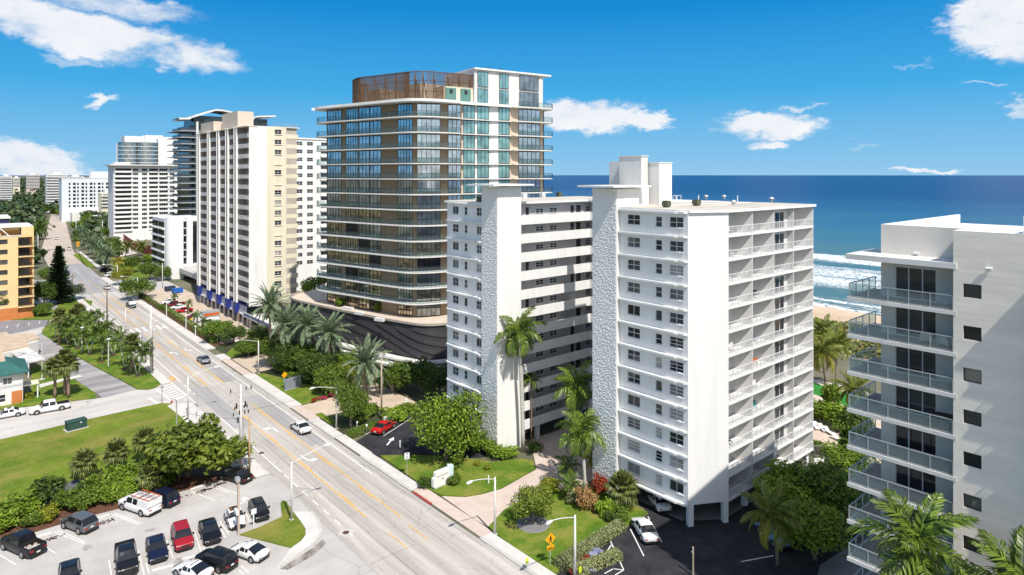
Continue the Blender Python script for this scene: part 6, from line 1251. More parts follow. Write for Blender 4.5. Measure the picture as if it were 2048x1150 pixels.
# --- broadleaf trees near the car park and street
x, y = at(388, 958); tree('sea_grape_tree', 'huge rounded sea grape tree between the lawn and the car park', x - .5, y + 1.2, 7.0, 4.5, 3.5, LF_GRAPE, CROWN[4], 5.2, .35)
x, y = at(455, 945); tree('sea_grape_tree', 'smaller sea grape lobe leaning over the utility pole foot', x - .6, y + .5, 3.4, 2.9, 2.3, LF_GRAPE, CROWN[4], None, .2)
for (px, py, r_, h, m, lb) in ((252, 978, 2.7, 2.2, LF_BRIGHT, 'bright green shrub behind the white van'), (214, 990, 2.3, 2.0, LF_BRIGHT, 'bright green shrub between van and grey car'), (300, 962, 2.2, 2.1, LF_MID, 'mid green shrub under the sea grape edge'), (172, 1003, 2.2, 1.8, LF_MID, 'mid green shrub behind the grey crossover'), (95, 1015, 2.3, 2.6, LF_DARK, 'dark green shrub standing by the asphalt lane'), (128, 1022, 1.8, 1.6, LF_MID, 'low green shrub at the bay heads'), (28, 1046, 2.8, 2.2, LF_BRIGHT, 'bright shrub behind the black pickup'), (0, 1070, 2.2, 1.7, LF_BRIGHT, 'bright shrub at the corner by the black pickup'), (95, 1045, 1.8, 1.0, LF_YEL, 'yellow leaved shrub behind the wheel stop'), (70, 1055, 1.5, 1.0, LF_MID, 'small green shrub beside the yellow leaved one'), (345, 960, 2.0, 1.6, LF_DARK, 'dark shrub in the shade of the sea grape'), (268, 992, 2.0, 1.6, LF_BRIGHT, 'bright low shrub right against the work pickup'), (232, 1006, 2.0, 1.5, LF_BRIGHT, 'bright low shrub at the kerb beside the work pickup'), (196, 1012, 1.9, 1.4, LF_MID, 'low shrub at the kerb behind the leaf litter'), (158, 1024, 1.7, 1.4, LF_MID, 'low shrub right behind the grey crossover'), (55, 1040, 2.0, 1.8, LF_BRIGHT, 'bright shrub between the yellow leaved one and the pickup'), (325, 980, 1.6, 1.3, LF_MID, 'low shrub behind the navy crossover')):
    x, y = at(px, py); bush('shrub', lb, x, y + .6, r_, h, m)
x, y = at(897, 925); tree('garden_tree', 'big bright green tree between the black court and the sign lawn', x, y + .6, 5.6, 5.4, 5.3, LF_BRIGHT, CROWN[3], 5.0, .3)
x, y = at(935, 915); tree('garden_tree', 'lower green lobe tree beside the big bright tree', x, y + 1, 2.8, 2.8, 2.8, LF_BRIGHT, CROWN[0], None, .2)
x, y = at(706, 858); tree('garden_tree', 'dense dark green tree beside the lamp post and red car', x, y + .8, 2.9, 3.9, 4.2, LF_MID, CROWN[3], None, .25)
x, y = at(1066, 1050); tree('magnolia_tree', 'small leathery leaved tree in a gravel ring on the entrance lawn', x, y, 2.5, 2.1, 2.7, LF_GRAPE, CROWN[1], None, .16)
o = B().tube([(0, 0, 0), (0, 0, .05)], [1.9, 1.8], 20).build('gravel_ring', GRAVEL, None, False, (x, y, .115)); structure(o)
for (px, py, rx, rz, zc, m, k, lb) in ((545, 735, 3.2, 3.0, 4.2, LF_MID, 0, 'garden tree beside the lamp post of the podium drive'), (580, 748, 3.6, 3.4, 4.6, LF_DARK, 1, 'dark garden tree in the middle of the podium row'), (612, 752, 3.3, 3.6, 4.2, LF_MID, 2, 'garden tree behind the podium sign'), (640, 775, 3.8, 3.8, 4.4, LF_DARK, 0, 'broad dark garden tree over the flower border'), (668, 790, 3.2, 3.2, 3.6, LF_MID, 1, 'garden tree nearest the bare trunk date palm'), (500, 715, 3.0, 2.2, 2.8, LF_MID, 2, 'low round tree before the first brick drive'), (440, 684, 4.2, 2.9, 3.4, LF_MID, 0, 'spreading dark tree at the corner of the tan court'), (470, 690, 3.0, 2.4, 3.0, LF_DARK, 1, 'dark tree beside the spreading one at the tan court'),
        (523, 700, 3.4, 2.8, 3.6, LF_DARK, 2, 'shaded tree under the rearmost date palm'), (700, 752, 2.8, 2.8, 3.4, LF_BRIGHT, 0, 'bright tree left of the lowest date palm'), (790, 790, 3.0, 2.8, 3.2, LF_MID, 1, 'green tree beyond the brick drive and wooden pole'), (815, 785, 3.2, 3.4, 4.0, LF_MID, 2, 'taller green tree beyond the wooden pole'), (850, 790, 3.6, 3.8, 4.4, LF_DARK, 0, 'dark tree in the shade of the podium'), (885, 800, 3.4, 3.6, 4.2, LF_DARK, 1, 'dark tree between podium and white condominium'), (690, 770, 2.6, 2.2, 2.6, LF_YEL, 2, 'yellow green bush tree above the flower border')):
    x, y = at(px, py); tree('garden_tree', lb, x, y + 1, rx, rz * .86, zc * .84, m, CROWN[k])
for (px, py, r_, h, m, lb) in ((740, 830, 1.8, 1.5, LF_BRIGHT, 'bright shrub at the foot of the wooden pole'), (790, 838, 2.6, 1.4, LF_BRIGHT, 'broad clipped shrub beside the white court wall'), (815, 828, 2.2, 1.4, LF_BRIGHT, 'clipped shrub at the corner of the white court wall'), (722, 846, 1.6, 1.2, LF_MID, 'palmetto shrub behind the red car'), (1100, 985, 1.5, 1.4, LF_YEL, 'yellow green shrub at the drive bend'), (985, 912, 1.8, 1.7, LF_BRIGHT, 'low bright shrub under the tall royal palm'), (1015, 915, 2.0, 1.0, LF_BRIGHT, 'clipped bright shrub before the royal palm foot'), (955, 905, 1.6, 2.2, LF_MID, 'bird of paradise shrub before the north fin'),
        (955, 932, .6, .5, LF_YEL, 'small yellow shrub in the border by the big tree'), (975, 940, .6, .5, LF_YEL, 'small yellow shrub near the sign lamp'), (1172, 1018, 1.6, 1.9, LF_ORG, 'orange croton shrub beside the fan palm'), (1150, 1005, 1.4, 1.6, LF_OLIVE, 'pale croton shrub by the drive'), (1202, 985, 1.4, 1.5, LF_RED, 'red croton shrub against the textured fin'), (1210, 1030, 1.5, 1.2, LF_BRIGHT, 'bright shrub below the fan palm'), (1238, 1035, 1.6, 1.0, LF_MID, 'green shrub by the garage corner'), (1222, 1045, 1.0, .9, LF_DARK, 'round clipped dark shrub at the hedge end'), (850, 972, 1.5, .7, LF_DARK, 'low dark shrub before the white name sign'), (905, 965, 1.7, .8, LF_MID, 'low green shrub beside the white name sign'), (1070, 905, 1.2, 1.2, LF_DARK, 'dark shrub at the drive bend by the court')):
    x, y = at(px, py); bush('shrub', lb, x, y, r_, h, m)
for (px, py, lb) in ((628, 803, 'red flowers in the podium border nearest the slab sign'), (646, 799, 'pink flowers in the middle of the podium border'), (663, 793, 'pink flowers at the drive end of the podium border')):
    x, y = at(px, py); bush('flower_bed', lb, x, y, 1.3, .35, LF_PINK if px != 628 else LF_RED, 'podium border flowers', 'flowers', .6)
rg_ = random.Random(21)
for k in range(26):
    y = 96 + k * 2.4
    if 100.5 < y < 111.5 or 133 < y < 147.5: continue
    x = 50.4 + rg_.uniform(-.6, 1.2) + (0 if y < 100 else (2.4 if y < 120 else .8)); bush('ground_cover_shrub', 'low garden shrub edging the podium lawns', x, y, rg_.uniform(1.2, 1.9), rg_.uniform(.9, 1.5), rg_.choice([LF_MID, LF_DARK, LF_BRIGHT]), 'edging shrubs of the podium garden')
# clipped hedges as leafy boxes
def hedge(label, a, c, w, h, mat, n=1800, leaf=.11):
    ln = math.hypot(c[0] - a[0], c[1] - a[1]); me = leafcloud('hedge', int(a[0] * 7 + a[1]), n, leaf, 0, mat, box=(ln / 2, w / 2, h)); o = place('hedge', me, None, ((a[0] + c[0]) / 2, (a[1] + c[1]) / 2, .05), math.atan2(c[1] - a[1], c[0] - a[0])); return tag(o, label, 'hedge')
hedge('long variegated hedge between the entrance lawn and black car park', at(1160, 1112), at(1242, 1058), 1.3, .9, LF_OLIVE, 3800); hedge('variegated hedge end beside the street lamp', at(1120, 1140), at(1158, 1114), 1.6, .9, LF_OLIVE, 2200); hedge('variegated hedge round the flower bed corner', at(1150, 1152), at(1238, 1116), 1.2, .8, LF_OLIVE, 3000)
hedge('low hedge along the street behind the red car', at(700, 874), at(752, 856), 1.6, .8, LF_MID, 2600); hedge('hedge screening the cars of the tan court', (47.4, 163), (47.7, 214), 1.5, 1.5, LF_MID, 6800, .15); hedge('hedge beside the motor court', (47.4, 216), (47.8, 244), 1.3, 1.0, LF_MID, 2600, .15); hedge('tall hedge behind the white ramp wall', at(245, 526), at(305, 523), 2.0, 1.5, LF_MID, 3000, .3); hedge('yellow green clipped hedge along the house front', at(-20, 812), at(66, 795), 1.4, .9, LF_YEL, 2600)
x, y = at(1170, 1128)
for k, m in enumerate((LF_RED, LF_BLUE, LF_RED, LF_BLUE, LF_BLUE)): bush('flower_bed', 'red blossoms in the hedged bed by the car park' if m is LF_RED else 'blue and white blossoms in the hedged bed by the car park', x + (k - 2) * 1.0 + .3, y + (k - 2) * .5 + (.5 if m is LF_RED else -.5), .9, .35, m, 'bedding ' + ('red' if m is LF_RED else 'blue'), 'flowers', .6)
structure(sheet('flower_bed_soil', [at(1150, 1140), at(1165, 1152), at(1210, 1130), at(1205, 1112), at(1185, 1112)], .10, MULCH, -.02))
# --- trees west of the street and round the yellow building
x, y = at(117, 607); pt_ = thing('norfolk_pine', 'tall dark conical pine beside the coast road', 'tree', (x, y, 0)); 
b = B(); r_ = random.Random(2)
for lv in range(34):
    z = 1.3 + lv * .5; rad = 4.3 * (1 - (lv / 35) ** 1.1) + .25
    for k in range(13):
        a = k * 2 * math.pi / 13 + lv * .7 + r_.uniform(-.2, .2); rr2 = rad * r_.uniform(.75, 1.1)
        for j in range(6):
            f = (j + 1) / 6; p = Vector((math.cos(a) * rr2 * f, math.sin(a) * rr2 * f, z + .35 * f * f * rad * .3 - .1)); u = Vector((math.cos(a), math.sin(a), .2)) * .5; w = Vector((-math.sin(a), math.cos(a), r_.uniform(-.5, .5))) * (.8 * (1.1 - f * .4)); b.face([tuple(p - u), tuple(p + w), tuple(p + u), tuple(p - w)])
b.build('crown', leafm('pine_needles', (.035, .07, .03), (.11, .155, .06), .1), pt_); B().tube([(0, 0, 0), (0, 0, 18)], [.35, .06], 8).build('trunk', BARK, pt_)
for (px, py, rx, rz, zc, m, k, lb) in ((145, 600, 3.9, 2.6, 3.0, LF_GREY, 0, 'silvery grey tree at the foot of the pine'), (88, 612, 3.6, 4.0, 4.6, LF_DARK, 1, 'dark tree between the yellow building and the pine'), (85, 640 - 8, 2.8, 1.8, 2.0, LF_MID, 2, 'low green tree at the yellow building corner'), (98, 570, 3.5, 3.0, 4.0, LF_MID, 0, 'tree behind the pine near the side road'), (275, 598, 5.0, 3.4, 4.2, LF_MID, 1, 'spreading tree by the motor court lamp post'), (245, 570, 4.0, 3.0, 4.0, LF_YEL, 2, 'yellow green tree at the motor court edge'), (300, 560, 4.0, 3.6, 4.2, LF_MID, 0, 'tree before the small white block'), (325, 562, 3.0, 3.0, 3.2, LF_MID, 1, 'small tree under the curved white wall'), (262, 545, 3.4, 3.2, 4.0, LF_MID, 2, 'tree behind the yellow green one'), (296, 524, 2.6, 2.0, 2.2, LF_BRIGHT, 1, 'small bright tree below the red brown wall'),
        (270, 470, 5.5, 4.5, 5.0, LF_MID, 0, 'leafy tree above the red brown wall'), (285, 474, 5.0, 4.0, 4.6, LF_MID, 2, 'second leafy tree above the red brown wall'), (255, 464, 5.0, 4.0, 4.5, LF_DARK, 1, 'dark tree before the slab condominium'), (243, 462, 5.0, 4.6, 5.0, LF_MID, 0, 'leafy tree at the corner of the slab condominium'), (297, 468, 5.5, 5.0, 5.4, LF_MID, 1, 'leafy tree between the slab condominium and the small white block'), (232, 458, 4.5, 4.0, 4.6, LF_DARK, 2, 'dark tree by the villa below the slab condominium'), (276, 458, 6.0, 5.0, 6.0, LF_DARK, 2, 'dark broad tree hiding the base of the slab condominium'), (305, 455, 6.0, 5.0, 6.0, LF_MID, 0, 'tree behind the small white block roof')):
    x, y = at(px, py); tree('street_tree', lb, x, y, rx, rz, zc, m, CROWN[k])
for i, (px, py, h, fl) in enumerate(((170, 500, 6, 4.2), (178, 510, 6, 4.4), (188, 518, 6.5, 4.4), (196, 526, 6, 4.4), (206, 537, 6.5, 4.6), (216, 545, 6.5, 4.6), (183, 500, 7, 4.4), (196, 508, 7, 4.4), (208, 520, 7, 4.4), (165, 490, 6, 4.2), (160, 480, 6, 4))):
    x, y = at(px, py); palm('date', ['first', 'second', 'third', 'fourth', 'fifth', 'sixth', 'seventh', 'eighth', 'ninth', 'tenth', 'eleventh'][[9, 7, 5, 3, 1, 0, 6, 4, 2, 8, 10][i]] + ' date palm from the motor court in the row lining the coast road', x, y, h, fl, join=True, group='date palm row along the coast road', mat=PF_DATE)
x, y = at(250, 522); palm('coco', 'coconut palm leaning before the curved ramp', x, y, 7.0, 4.0, (1, 0), join=True); x, y = at(283, 512); palm('coco', 'coconut palm below the red brown wall corner', x, y, 5, 4, join=True); x, y = at(236, 548); palm('coco', 'yellowish palm by the motor court entrance', x, y, 5, 3.2, join=True, mat=PF_YEL)
x, y = at(285, 470); palm('coco', 'palm silhouetted on the white slab condominium', x, y, 9, 5, join=True); x, y = at(78, 505); palm('coco', 'dark palm over the roof of the yellow building', x, y, 12, 6, join=True, mat=PF_SMALL); x, y = at(84, 480); palm('coco', 'dark palm behind the first beside the far road', x, y, 10, 6, join=True, mat=PF_SMALL)
for (px, py) in ((375, 628), (392, 655), (405, 668), (347, 612)):
    x, y = at(px, py); palm('small', 'small palm in the street hedge of the tan court', x + .3, y, 3.0, 1.7, join=True, group='small palms in the court hedge')
# --- roadside trees far along the coast road, each its own
rt = random.Random(12)
far_spots = []
for k in range(58):
    yy = 330 + k * 9.5 + rt.uniform(-3, 3); cx = (33 if yy < 350 else 37 + (yy - 427) * .108) ; side = 1 if k % 3 else -1
    far_spots.append((cx + (rt.uniform(17, 34) if side > 0 else -rt.uniform(6, 26)), yy))
for (x, y) in far_spots:
    s = rt.uniform(3.2, 5.4); t = tag(emptyobj('roadside_tree', (x, y, 0)), 'dense roadside tree along the far coast road', 'tree', 'roadside trees of the far coast road'); place('crown', CROWNL[rt.randrange(3)], t, (0, 0, s * .95), rt.uniform(0, 6), [rt.choice([LF_DARK, LF_MID, LF_MID, LF_GRAPE])], (s, s, s * rt.uniform(.75, 1.05))); B().tube([(0, 0, 0), (0, 0, s)], [.25, .12], 5).build('trunk', BARK, t)
for i, (px, py, s_) in enumerate(((112, 432, 5.5), (124, 436, 5), (136, 440, 5), (148, 441, 5.5), (160, 442, 5), (172, 441, 5.5), (186, 440, 5), (200, 440, 5.5), (215, 442, 5.5), (100, 426, 6), (90, 428, 6), (82, 432, 6), (142, 430, 6), (178, 431, 6), (205, 430, 6))):
    x, y = at(px, py); t = tag(emptyobj('roadside_tree', (x, y, 0)), 'leafy tree in the belt hiding the foot of the far hotel', 'tree', 'tree belt before the far hotel'); place('crown', CROWNL[i % 3], t, (0, 0, s_ * .9), i * 1.3, [(LF_DARK, LF_MID)[i % 2]], (s_, s_, s_ * .95)); B().tube([(0, 0, 0), (0, 0, s_)], [.25, .12], 5).build('trunk', BARK, t)
# --- the wood that covers the land beyond, one mass
b = B(); r_ = random.Random(77)
def blob(x, y, s, n=70):
    c0 = r_.random()
    for i in range(n):
        d = Vector((r_.gauss(0, 1), r_.gauss(0, 1), r_.gauss(.25, .8))).normalized(); p = Vector((x, y, s * .9)) + Vector((d.x * s, d.y * s, d.z * s * .85)) * r_.uniform(.7, 1.1); nr = (d + Vector((r_.gauss(0, .4), r_.gauss(0, .4), .4))).normalized(); u = nr.cross(Vector((r_.gauss(0, 1), r_.gauss(0, 1), .3))).normalized(); w = nr.cross(u); q = s * r_.uniform(.16, .34); b.face([tuple(p - u * q), tuple(p + w * q), tuple(p + u * q), tuple(p - w * q)])
for k in range(1150):
    y = 340 + (r_.random() ** 1.7) * 5600; wroad = 36 + max(0, y - 427) * .108; x = wroad - 9 - r_.random() ** 1.1 * min(900, 60 + y * .18)
    if y < 365 and x < 20: continue
    if y > 800: x += 60 * r_.random()
    blob(x, y, r_.uniform(3.5, 7) * (1 + y / 4500), 60 if y < 900 else 34)
for k in range(620):
    y = 400 + r_.random() * 900; wroad = 36 + max(0, y - 427) * .108; blob(wroad - 8 - r_.random() ** 1.3 * (30 + y * .08), y, r_.uniform(3.5, 6.5), 46)
for k in range(380):
    y = 480 + (r_.random() ** 1.5) * 5400; wroad = 52 + max(0, y - 415) * .108; x = wroad + 8 + r_.random() * (26 + max(0, y - 900) * .09)
    blob(x, y, r_.uniform(3.5, 6) * (1 + y / 5000), 44)
o = b.build('woodland', leafm('far_leaf', (.012, .035, .010), (.075, .10, .03), .1)); tag(o, 'mass of dark green trees covering the land beyond the yellow building', 'woodland', None, 'stuff')
# --- by the pool and the beach
for (px, py, h, fl, ln, lb) in ((1653, 812, 9.4, 4.2, (-.8, .5), 'tall coconut palm nearest the white condominium on the beach side'), (1672, 778, 8.4, 4.0, (1.2, .3), 'coconut palm leaning behind the tall one on the sand'), (1706, 838, 4.8, 3.6, (.5, 0), 'short coconut palm over the synthetic green strip'), (1648, 745, 8.5, 4.0, (-.5, 0), 'coconut palm at the dune edge')):
    x, y = at(px, py); palm('coco', lb, x, y, h, fl, ln, tr=.15)
b = B(); r_ = random.Random(9)
for k in range(5200):
    px = r_.uniform(1605, 1790); t = r_.random(); x, y = G(px, 640 + (px - 1627) * .14 + t * 62)
    if r_.random() < .25 + .5 * math.sin(x * .35 + y * .2) * math.sin(y * .31): continue
    p = Vector((x + r_.gauss(0, .4), y + r_.gauss(0, .4), .15 + abs(r_.gauss(0, .35)))); u = Vector((r_.gauss(0, 1), r_.gauss(0, 1), .5)).normalized() * .5; w = Vector((r_.gauss(0, 1), r_.gauss(0, 1), r_.gauss(0, 1))).normalized() * .35; b.face([tuple(p - u), tuple(p + w), tuple(p + u), tuple(p - w)])
o = b.build('dune_grass', leafm('dune_leaf', (.07, .10, .02), (.30, .30, .10), .15)); tag(o, 'low green dune scrub between the sand and the palms', 'scrub', None, 'stuff')
for (px, py, r_2, h, m, lb) in ((1640, 838, 3.0, 2.2, LF_BRIGHT, 'bright sea shrub by the pool fence'), (1665, 846, 3.0, 2.4, LF_BRIGHT, 'bright sea shrub beyond the pool fence end'), (1690, 858, 3.0, 2.0, LF_MID, 'green shrub beside the pool fence end'), (1715, 868, 3.0, 2.6, LF_DARK, 'dark purple shrub beside the beach lane'), (1637, 905, 1.4, 1.3, LF_MID, 'small round shrub at the pool wall')):
    x, y = at(px, py); bush('sea_shrub', lb, x, y, r_2, h, m)
x, y = at(1660, 835); tree('beach_tree', 'feathery young beach tree by the pool fence', x, y, 1.6, 3.0, 3.2, LF_BRIGHT, CROWNL[1], None, .1)
for (px, py, rx, rz, zc, k, lb) in ((1590, 1045, 4.6, 3.4, 3.6, 0, 'broad dark tree in the shade of the edge building'), (1655, 1055, 4.6, 3.8, 4.2, 1, 'dark tree close to the edge building balconies'), (1690, 985, 3.6, 2.8, 3.2, 2, 'dark shaded tree toward the beach lane'), (1560, 990, 2.8, 1.8, 2.0, 1, 'shaded tree by the garage piers'), (1630, 1120, 3.6, 3.0, 3.2, 0, 'dark tree lowest in the shaded bed')):
    x, y = at(px, py); tree('shade_tree', lb, x, y, rx, rz, zc, LF_BRIGHT if k != 1 else LF_MID, CROWN[k])
x, y = at(1720, 912); palm('sabal', 'purple tinged fan palm by the lower beach lane', x, y, 2.4, 2.2, name='fan_palm', join=True); x, y = at(1700, 915); palm('sabal', 'dark fan palm at the end of the pool wall', x, y, 2.2, 2.2, name='fan_palm', join=True, mat=PF_SMALL)
# terrace planting on the podium
for (px, py, r_2, lb) in ((676, 607, 1.5, 'round bright bush on the podium terrace'), (754, 618, 1.6, 'second round bush on the podium terrace')):
    x, y = G(px, py + 8, TZ); bush('terrace_bush', lb, x + 1, y + 1, r_2, 1.5, LF_BRIGHT, z=TZ)
for (px, py, r_2, lb) in ((628, 582, 2.6, 'low green bushes at the far end of the podium'), (648, 572, 2.6, 'bright small tree behind the podium end'), (612, 590, 2.0, 'green bush beside the cream tower balconies')):
    x, y = G(px, py + 10, 8.0); tree('podium_tree', lb, x + 3, y + 6, r_2, 2.2, 10.2, LF_BRIGHT, CROWNL[0])
# ------------------------------------------------------------------ vehicles
def paint(name, c, rough=.34, metal=0.0): return pm('paint_' + name, c, var=.03, scale=1.5, rough=rough, metal=metal, spec=.3, coat=.22, obj=True)
PW = paint('white', (.72, .72, .72)); PB = paint('black', (.007, .007, .009)); PN = paint('navy', (.008, .011, .035)); PG = paint('grey', (.13, .135, .14), .3, .3); PR = paint('red', (.30, .012, .02)); PR2 = paint('bright_red', (.45, .012, .012)); PS = paint('silver_blue', (.26, .30, .36), .3, .4); PK = paint('charcoal', (.010, .010, .012)); PT = paint('teal', (.10, .32, .32)); PO = paint('orange', (.55, .12, .02)); PY = paint('yellow', (.65, .36, .02)); PBR = paint('brown', (.16, .07, .03), .6); PBL = paint('sky_blue', (.12, .28, .5)); PM = paint('maroon', (.14, .012, .02))
TYRE = pm('tyre_rubber', (.012, .012, .012), var=.1, rough=.85, obj=True); RIM = pm('alloy_rim', (.42, .42, .43), var=.1, rough=.35, metal=.7, obj=True); HEADL = pm('headlamp_glass', (.6, .62, .65), var=.05, rough=.12, obj=True); TAILL = pm('tail_lamp', (.35, .008, .01), var=.1, rough=.2, obj=True); PLATE = pm('number_plate', (.7, .7, .68), var=.05, obj=True); CGL = pm('car_glass', (.012, .014, .018), var=.1, rough=.05, spec=.7, obj=True); TRIM = pm('black_trim', (.02, .02, .02), var=.1, rough=.6, obj=True)
TYPES = { # L, W, H, belt, hood front z, hood rear z, cowl x, roof front x, roof rear x, rear glass x, deck z, tail z
 'sedan': (4.75, 1.84, 1.44, .93, .70, .93, 1.05, .35, -.80, -1.60, .98, .92), 'suv': (4.6, 1.88, 1.68, 1.06, .90, 1.04, 1.15, .45, -1.65, -2.12, 1.06, 1.0), 'coupe': (4.35, 1.80, 1.30, .88, .62, .88, .85, .15, -.55, -1.70, .93, .88), 'bug': (4.2, 1.80, 1.50, .98, .62, .98, .85, .42, -.55, -1.45, .98, .75), 'hatch': (4.1, 1.76, 1.52, .98, .74, .96, 1.15, .55, -1.35, -1.90, 1.0, .95),
 'pickup': (5.7, 1.98, 1.88, 1.15, 1.02, 1.14, 1.45, .85, -.70, -.85, 1.12, 1.12), 'van': (5.2, 1.95, 2.05, 1.15, .95, 1.12, 1.75, 1.15, -2.35, -2.5, 1.12, 1.1) }
_CAR = {}
def lerp(a, b, t): return tuple(a[i] + (b[i] - a[i]) * t for i in range(3))
def carmeshes(kind):
    if kind in _CAR: return _CAR[kind]
    Lg, W, Hh, belt, hf, hr, xc, xf, xq, xr, dz, tz = TYPES[kind]; w = W / 2; f = Lg / 2; out = {}
    st = [(f, .42, hf - .14, .74), (f - .07, .30, hf - .06, .86), (f - .28, .24, hf, .95), (f - .75, .22, hf + (hr - hf) * .45, 1.0), (xc + .1, .22, hr, 1.0), (0.1, .22, belt, 1.0), (xr + .25 if kind != 'pickup' else -.95, .22, dz, 1.0), (-f + .55, .24, dz if kind == 'pickup' else (dz + tz) / 2, .99), (-f + .2, .30, tz, .95), (-f + .05, .36, tz - .08, .88), (-f, .46, tz - .2, .80)]
    b = B(); rings = []
    for (x, zb, zt, k) in st:
        ww = w * k; half = [(.84 * ww, zb), (ww * .97, zb + .14), (ww, zb + (zt - zb) * .5), (ww * .975, zt - .12), (ww * .93, zt - .03), (ww * .80, zt + .005), (ww * .4, zt + .03)]
        rings.append([(x, y, z) for y, z in half] + [(x, -y, z) for y, z in reversed(half)])
    n = len(rings[0])
    if kind == 'pickup':     # open bed: drop the top between cab and tailgate
        pass
    i0 = len(b.v)
    for r_ in rings: b.v += r_
    for j in range(len(rings) - 1):
        for q in range(n - 1):
            if kind == 'pickup' and j in (6, 7) and 5 <= q <= 7: continue
            if kind == 'pickup' and j == 6 and 4 < q < 9: continue
            b.f.append((i0 + j * n + q, i0 + j * n + q + 1, i0 + (j + 1) * n + q + 1, i0 + (j + 1) * n + q)); b.m.append(0)
    b.f.append(tuple(i0 + q for q in range(n))); b.m.append(0); b.f.append(tuple(i0 + (len(rings) - 1) * n + q for q in reversed(range(n)))); b.m.append(0)
    # greenhouse: a rounded loft, its glass cut from the same surface
    wb, wr = w * .92, w * .70; hg = Hh - belt; xm = (xf + xq) / 2 + .05; e = .14
    zb0 = lambda x: belt + (hr - belt) * (1 if x > xc - .2 else 0) - .05
    S = [(xc, .0), ((xc + xf) / 2, .56), (xf + .06, .92), (xf - .28, .985), (xm + .07, 1.0), (xm - .07, 1.0), (xq + .3, .985), (xq - .03, .93), ((xq + xr) / 2, .56), (xr, .0)]
    gr_ = []
    for (x, hf_) in S:
        h = hg * hf_ + .05; z0 = belt - .05; Y = lambda g: wb - (wb - wr) * g * hf_
        half = [(Y(0), z0), (Y(.80), z0 + h * .80), (Y(.96), z0 + h * .95), (Y(1) * .80, z0 + h), (Y(1) * .35, z0 + h + .02 * hf_)]
        gr_.append([(x, y, z) for y, z in half] + [(x, -y, z) for y, z in reversed(half)])
    wsh, rg, sL, sR = B(), B(), B(), B(); bb = B()
    for a in range(len(S) - 1):
        for q in range(9):
            quad = [gr_[a][q], gr_[a][q + 1], gr_[a + 1][q + 1], gr_[a + 1][q]]
            side = q in (0, 8)
            if a in (0, 1) and not side: tgt = wsh
            elif a in (7, 8) and not side: tgt = rg
            elif side and a in ((2, 3, 5, 6) if kind != 'van' else (2, 3)): tgt = sL if q == 0 else sR
            elif side and a == 1: tgt = sL if q == 0 else sR
            else: tgt = bb
            tgt.face(quad)
    o_ = len(b.v); b.v += bb.v; b.f += [tuple(o_ + k_ for k_ in fc) for fc in bb.f]; b.m += [0] * len(bb.f)
    out['body'] = b.mesh('body', [PW], True)
    try: out['body'].set_sharp_from_angle(angle=R(38))
    except Exception: pass
    out['windshield'] = wsh.mesh('windshield', [CGL], True); out['rear_window'] = rg.mesh('rear_window', [CGL], True); out['sideL'] = sL.mesh('side_window', [CGL]); out['sideR'] = sR.mesh('side_window', [CGL])
    wx = (f - .88, -f + .98) if kind != 'pickup' else (f - 1.02, -f + 1.25); rw_ = .35 if kind not in ('suv', 'pickup', 'van') else .39; out['wx'] = wx; out['wr'] = rw_
    t = B(); t.tube([(0, -.11, 0), (0, -.09, 0), (0, .09, 0), (0, .11, 0)], [rw_ * .93, rw_, rw_, rw_ * .93], 18); out['tyre'] = t.mesh('tyre', [TYRE], False)
    rm = B(); rm.tube([(0, -.115, 0), (0, .115, 0)], rw_ * .62, 14); out['rim'] = rm.mesh('rim', [RIM])
    ar = B(); ar.tube([(0, -.01, 0), (0, .01, 0)], rw_ * 1.17, 20); out['arch'] = ar.mesh('wheel_arch', [TRIM])
    hl = B(); hl.box(-.10, -.20, -.07, .035, .20, .07); out['hl'] = hl.mesh('headlight', [HEADL]); tl = B(); tl.box(-.035, -.17, -.09, .10, .17, .09); out['tl'] = tl.mesh('taillight', [TAILL])
    gr = B(); gr.box(-.05, -.45, -.10, .03, .45, .10); out['grille'] = gr.mesh('grille', [TRIM]); pl_ = B(); pl_.box(-.02, -.17, -.07, .03, .17, .07); out['plate'] = pl_.mesh('number_plate', [PLATE]); mi = B(); mi.box(-.1, -.10, -.07, .1, .10, .09); out['mirror'] = mi.mesh('mirror', [TRIM])
    bm = B(); bm.box(-.05, -w * .78, -.09, .05, w * .78, .09); out['bumper'] = bm.mesh('bumper', [TRIM])
    pn = B(); pn.box(xq + .3, -wr * .78, Hh - .02, xf - .28, wr * .78, Hh + .028); out['pano'] = pn.mesh('roof_panel', [CGL])
    if kind == 'pickup':
        bed = B(); x0, x1, yy = -f + .14, -.98, w - .14
        bed.box(x0, -yy, .62, x1, yy, .66); bed.box(x0, yy, .62, x1, yy + .05, 1.13); bed.box(x0, -yy - .05, .62, x1, -yy, 1.13); bed.box(x0 - .06, -yy, .62, x0, yy, 1.13); bed.box(x1, -yy, .62, x1 + .05, yy, 1.15); out['bed'] = bed.mesh('bed', [TRIM])
    _CAR[kind] = out; return out
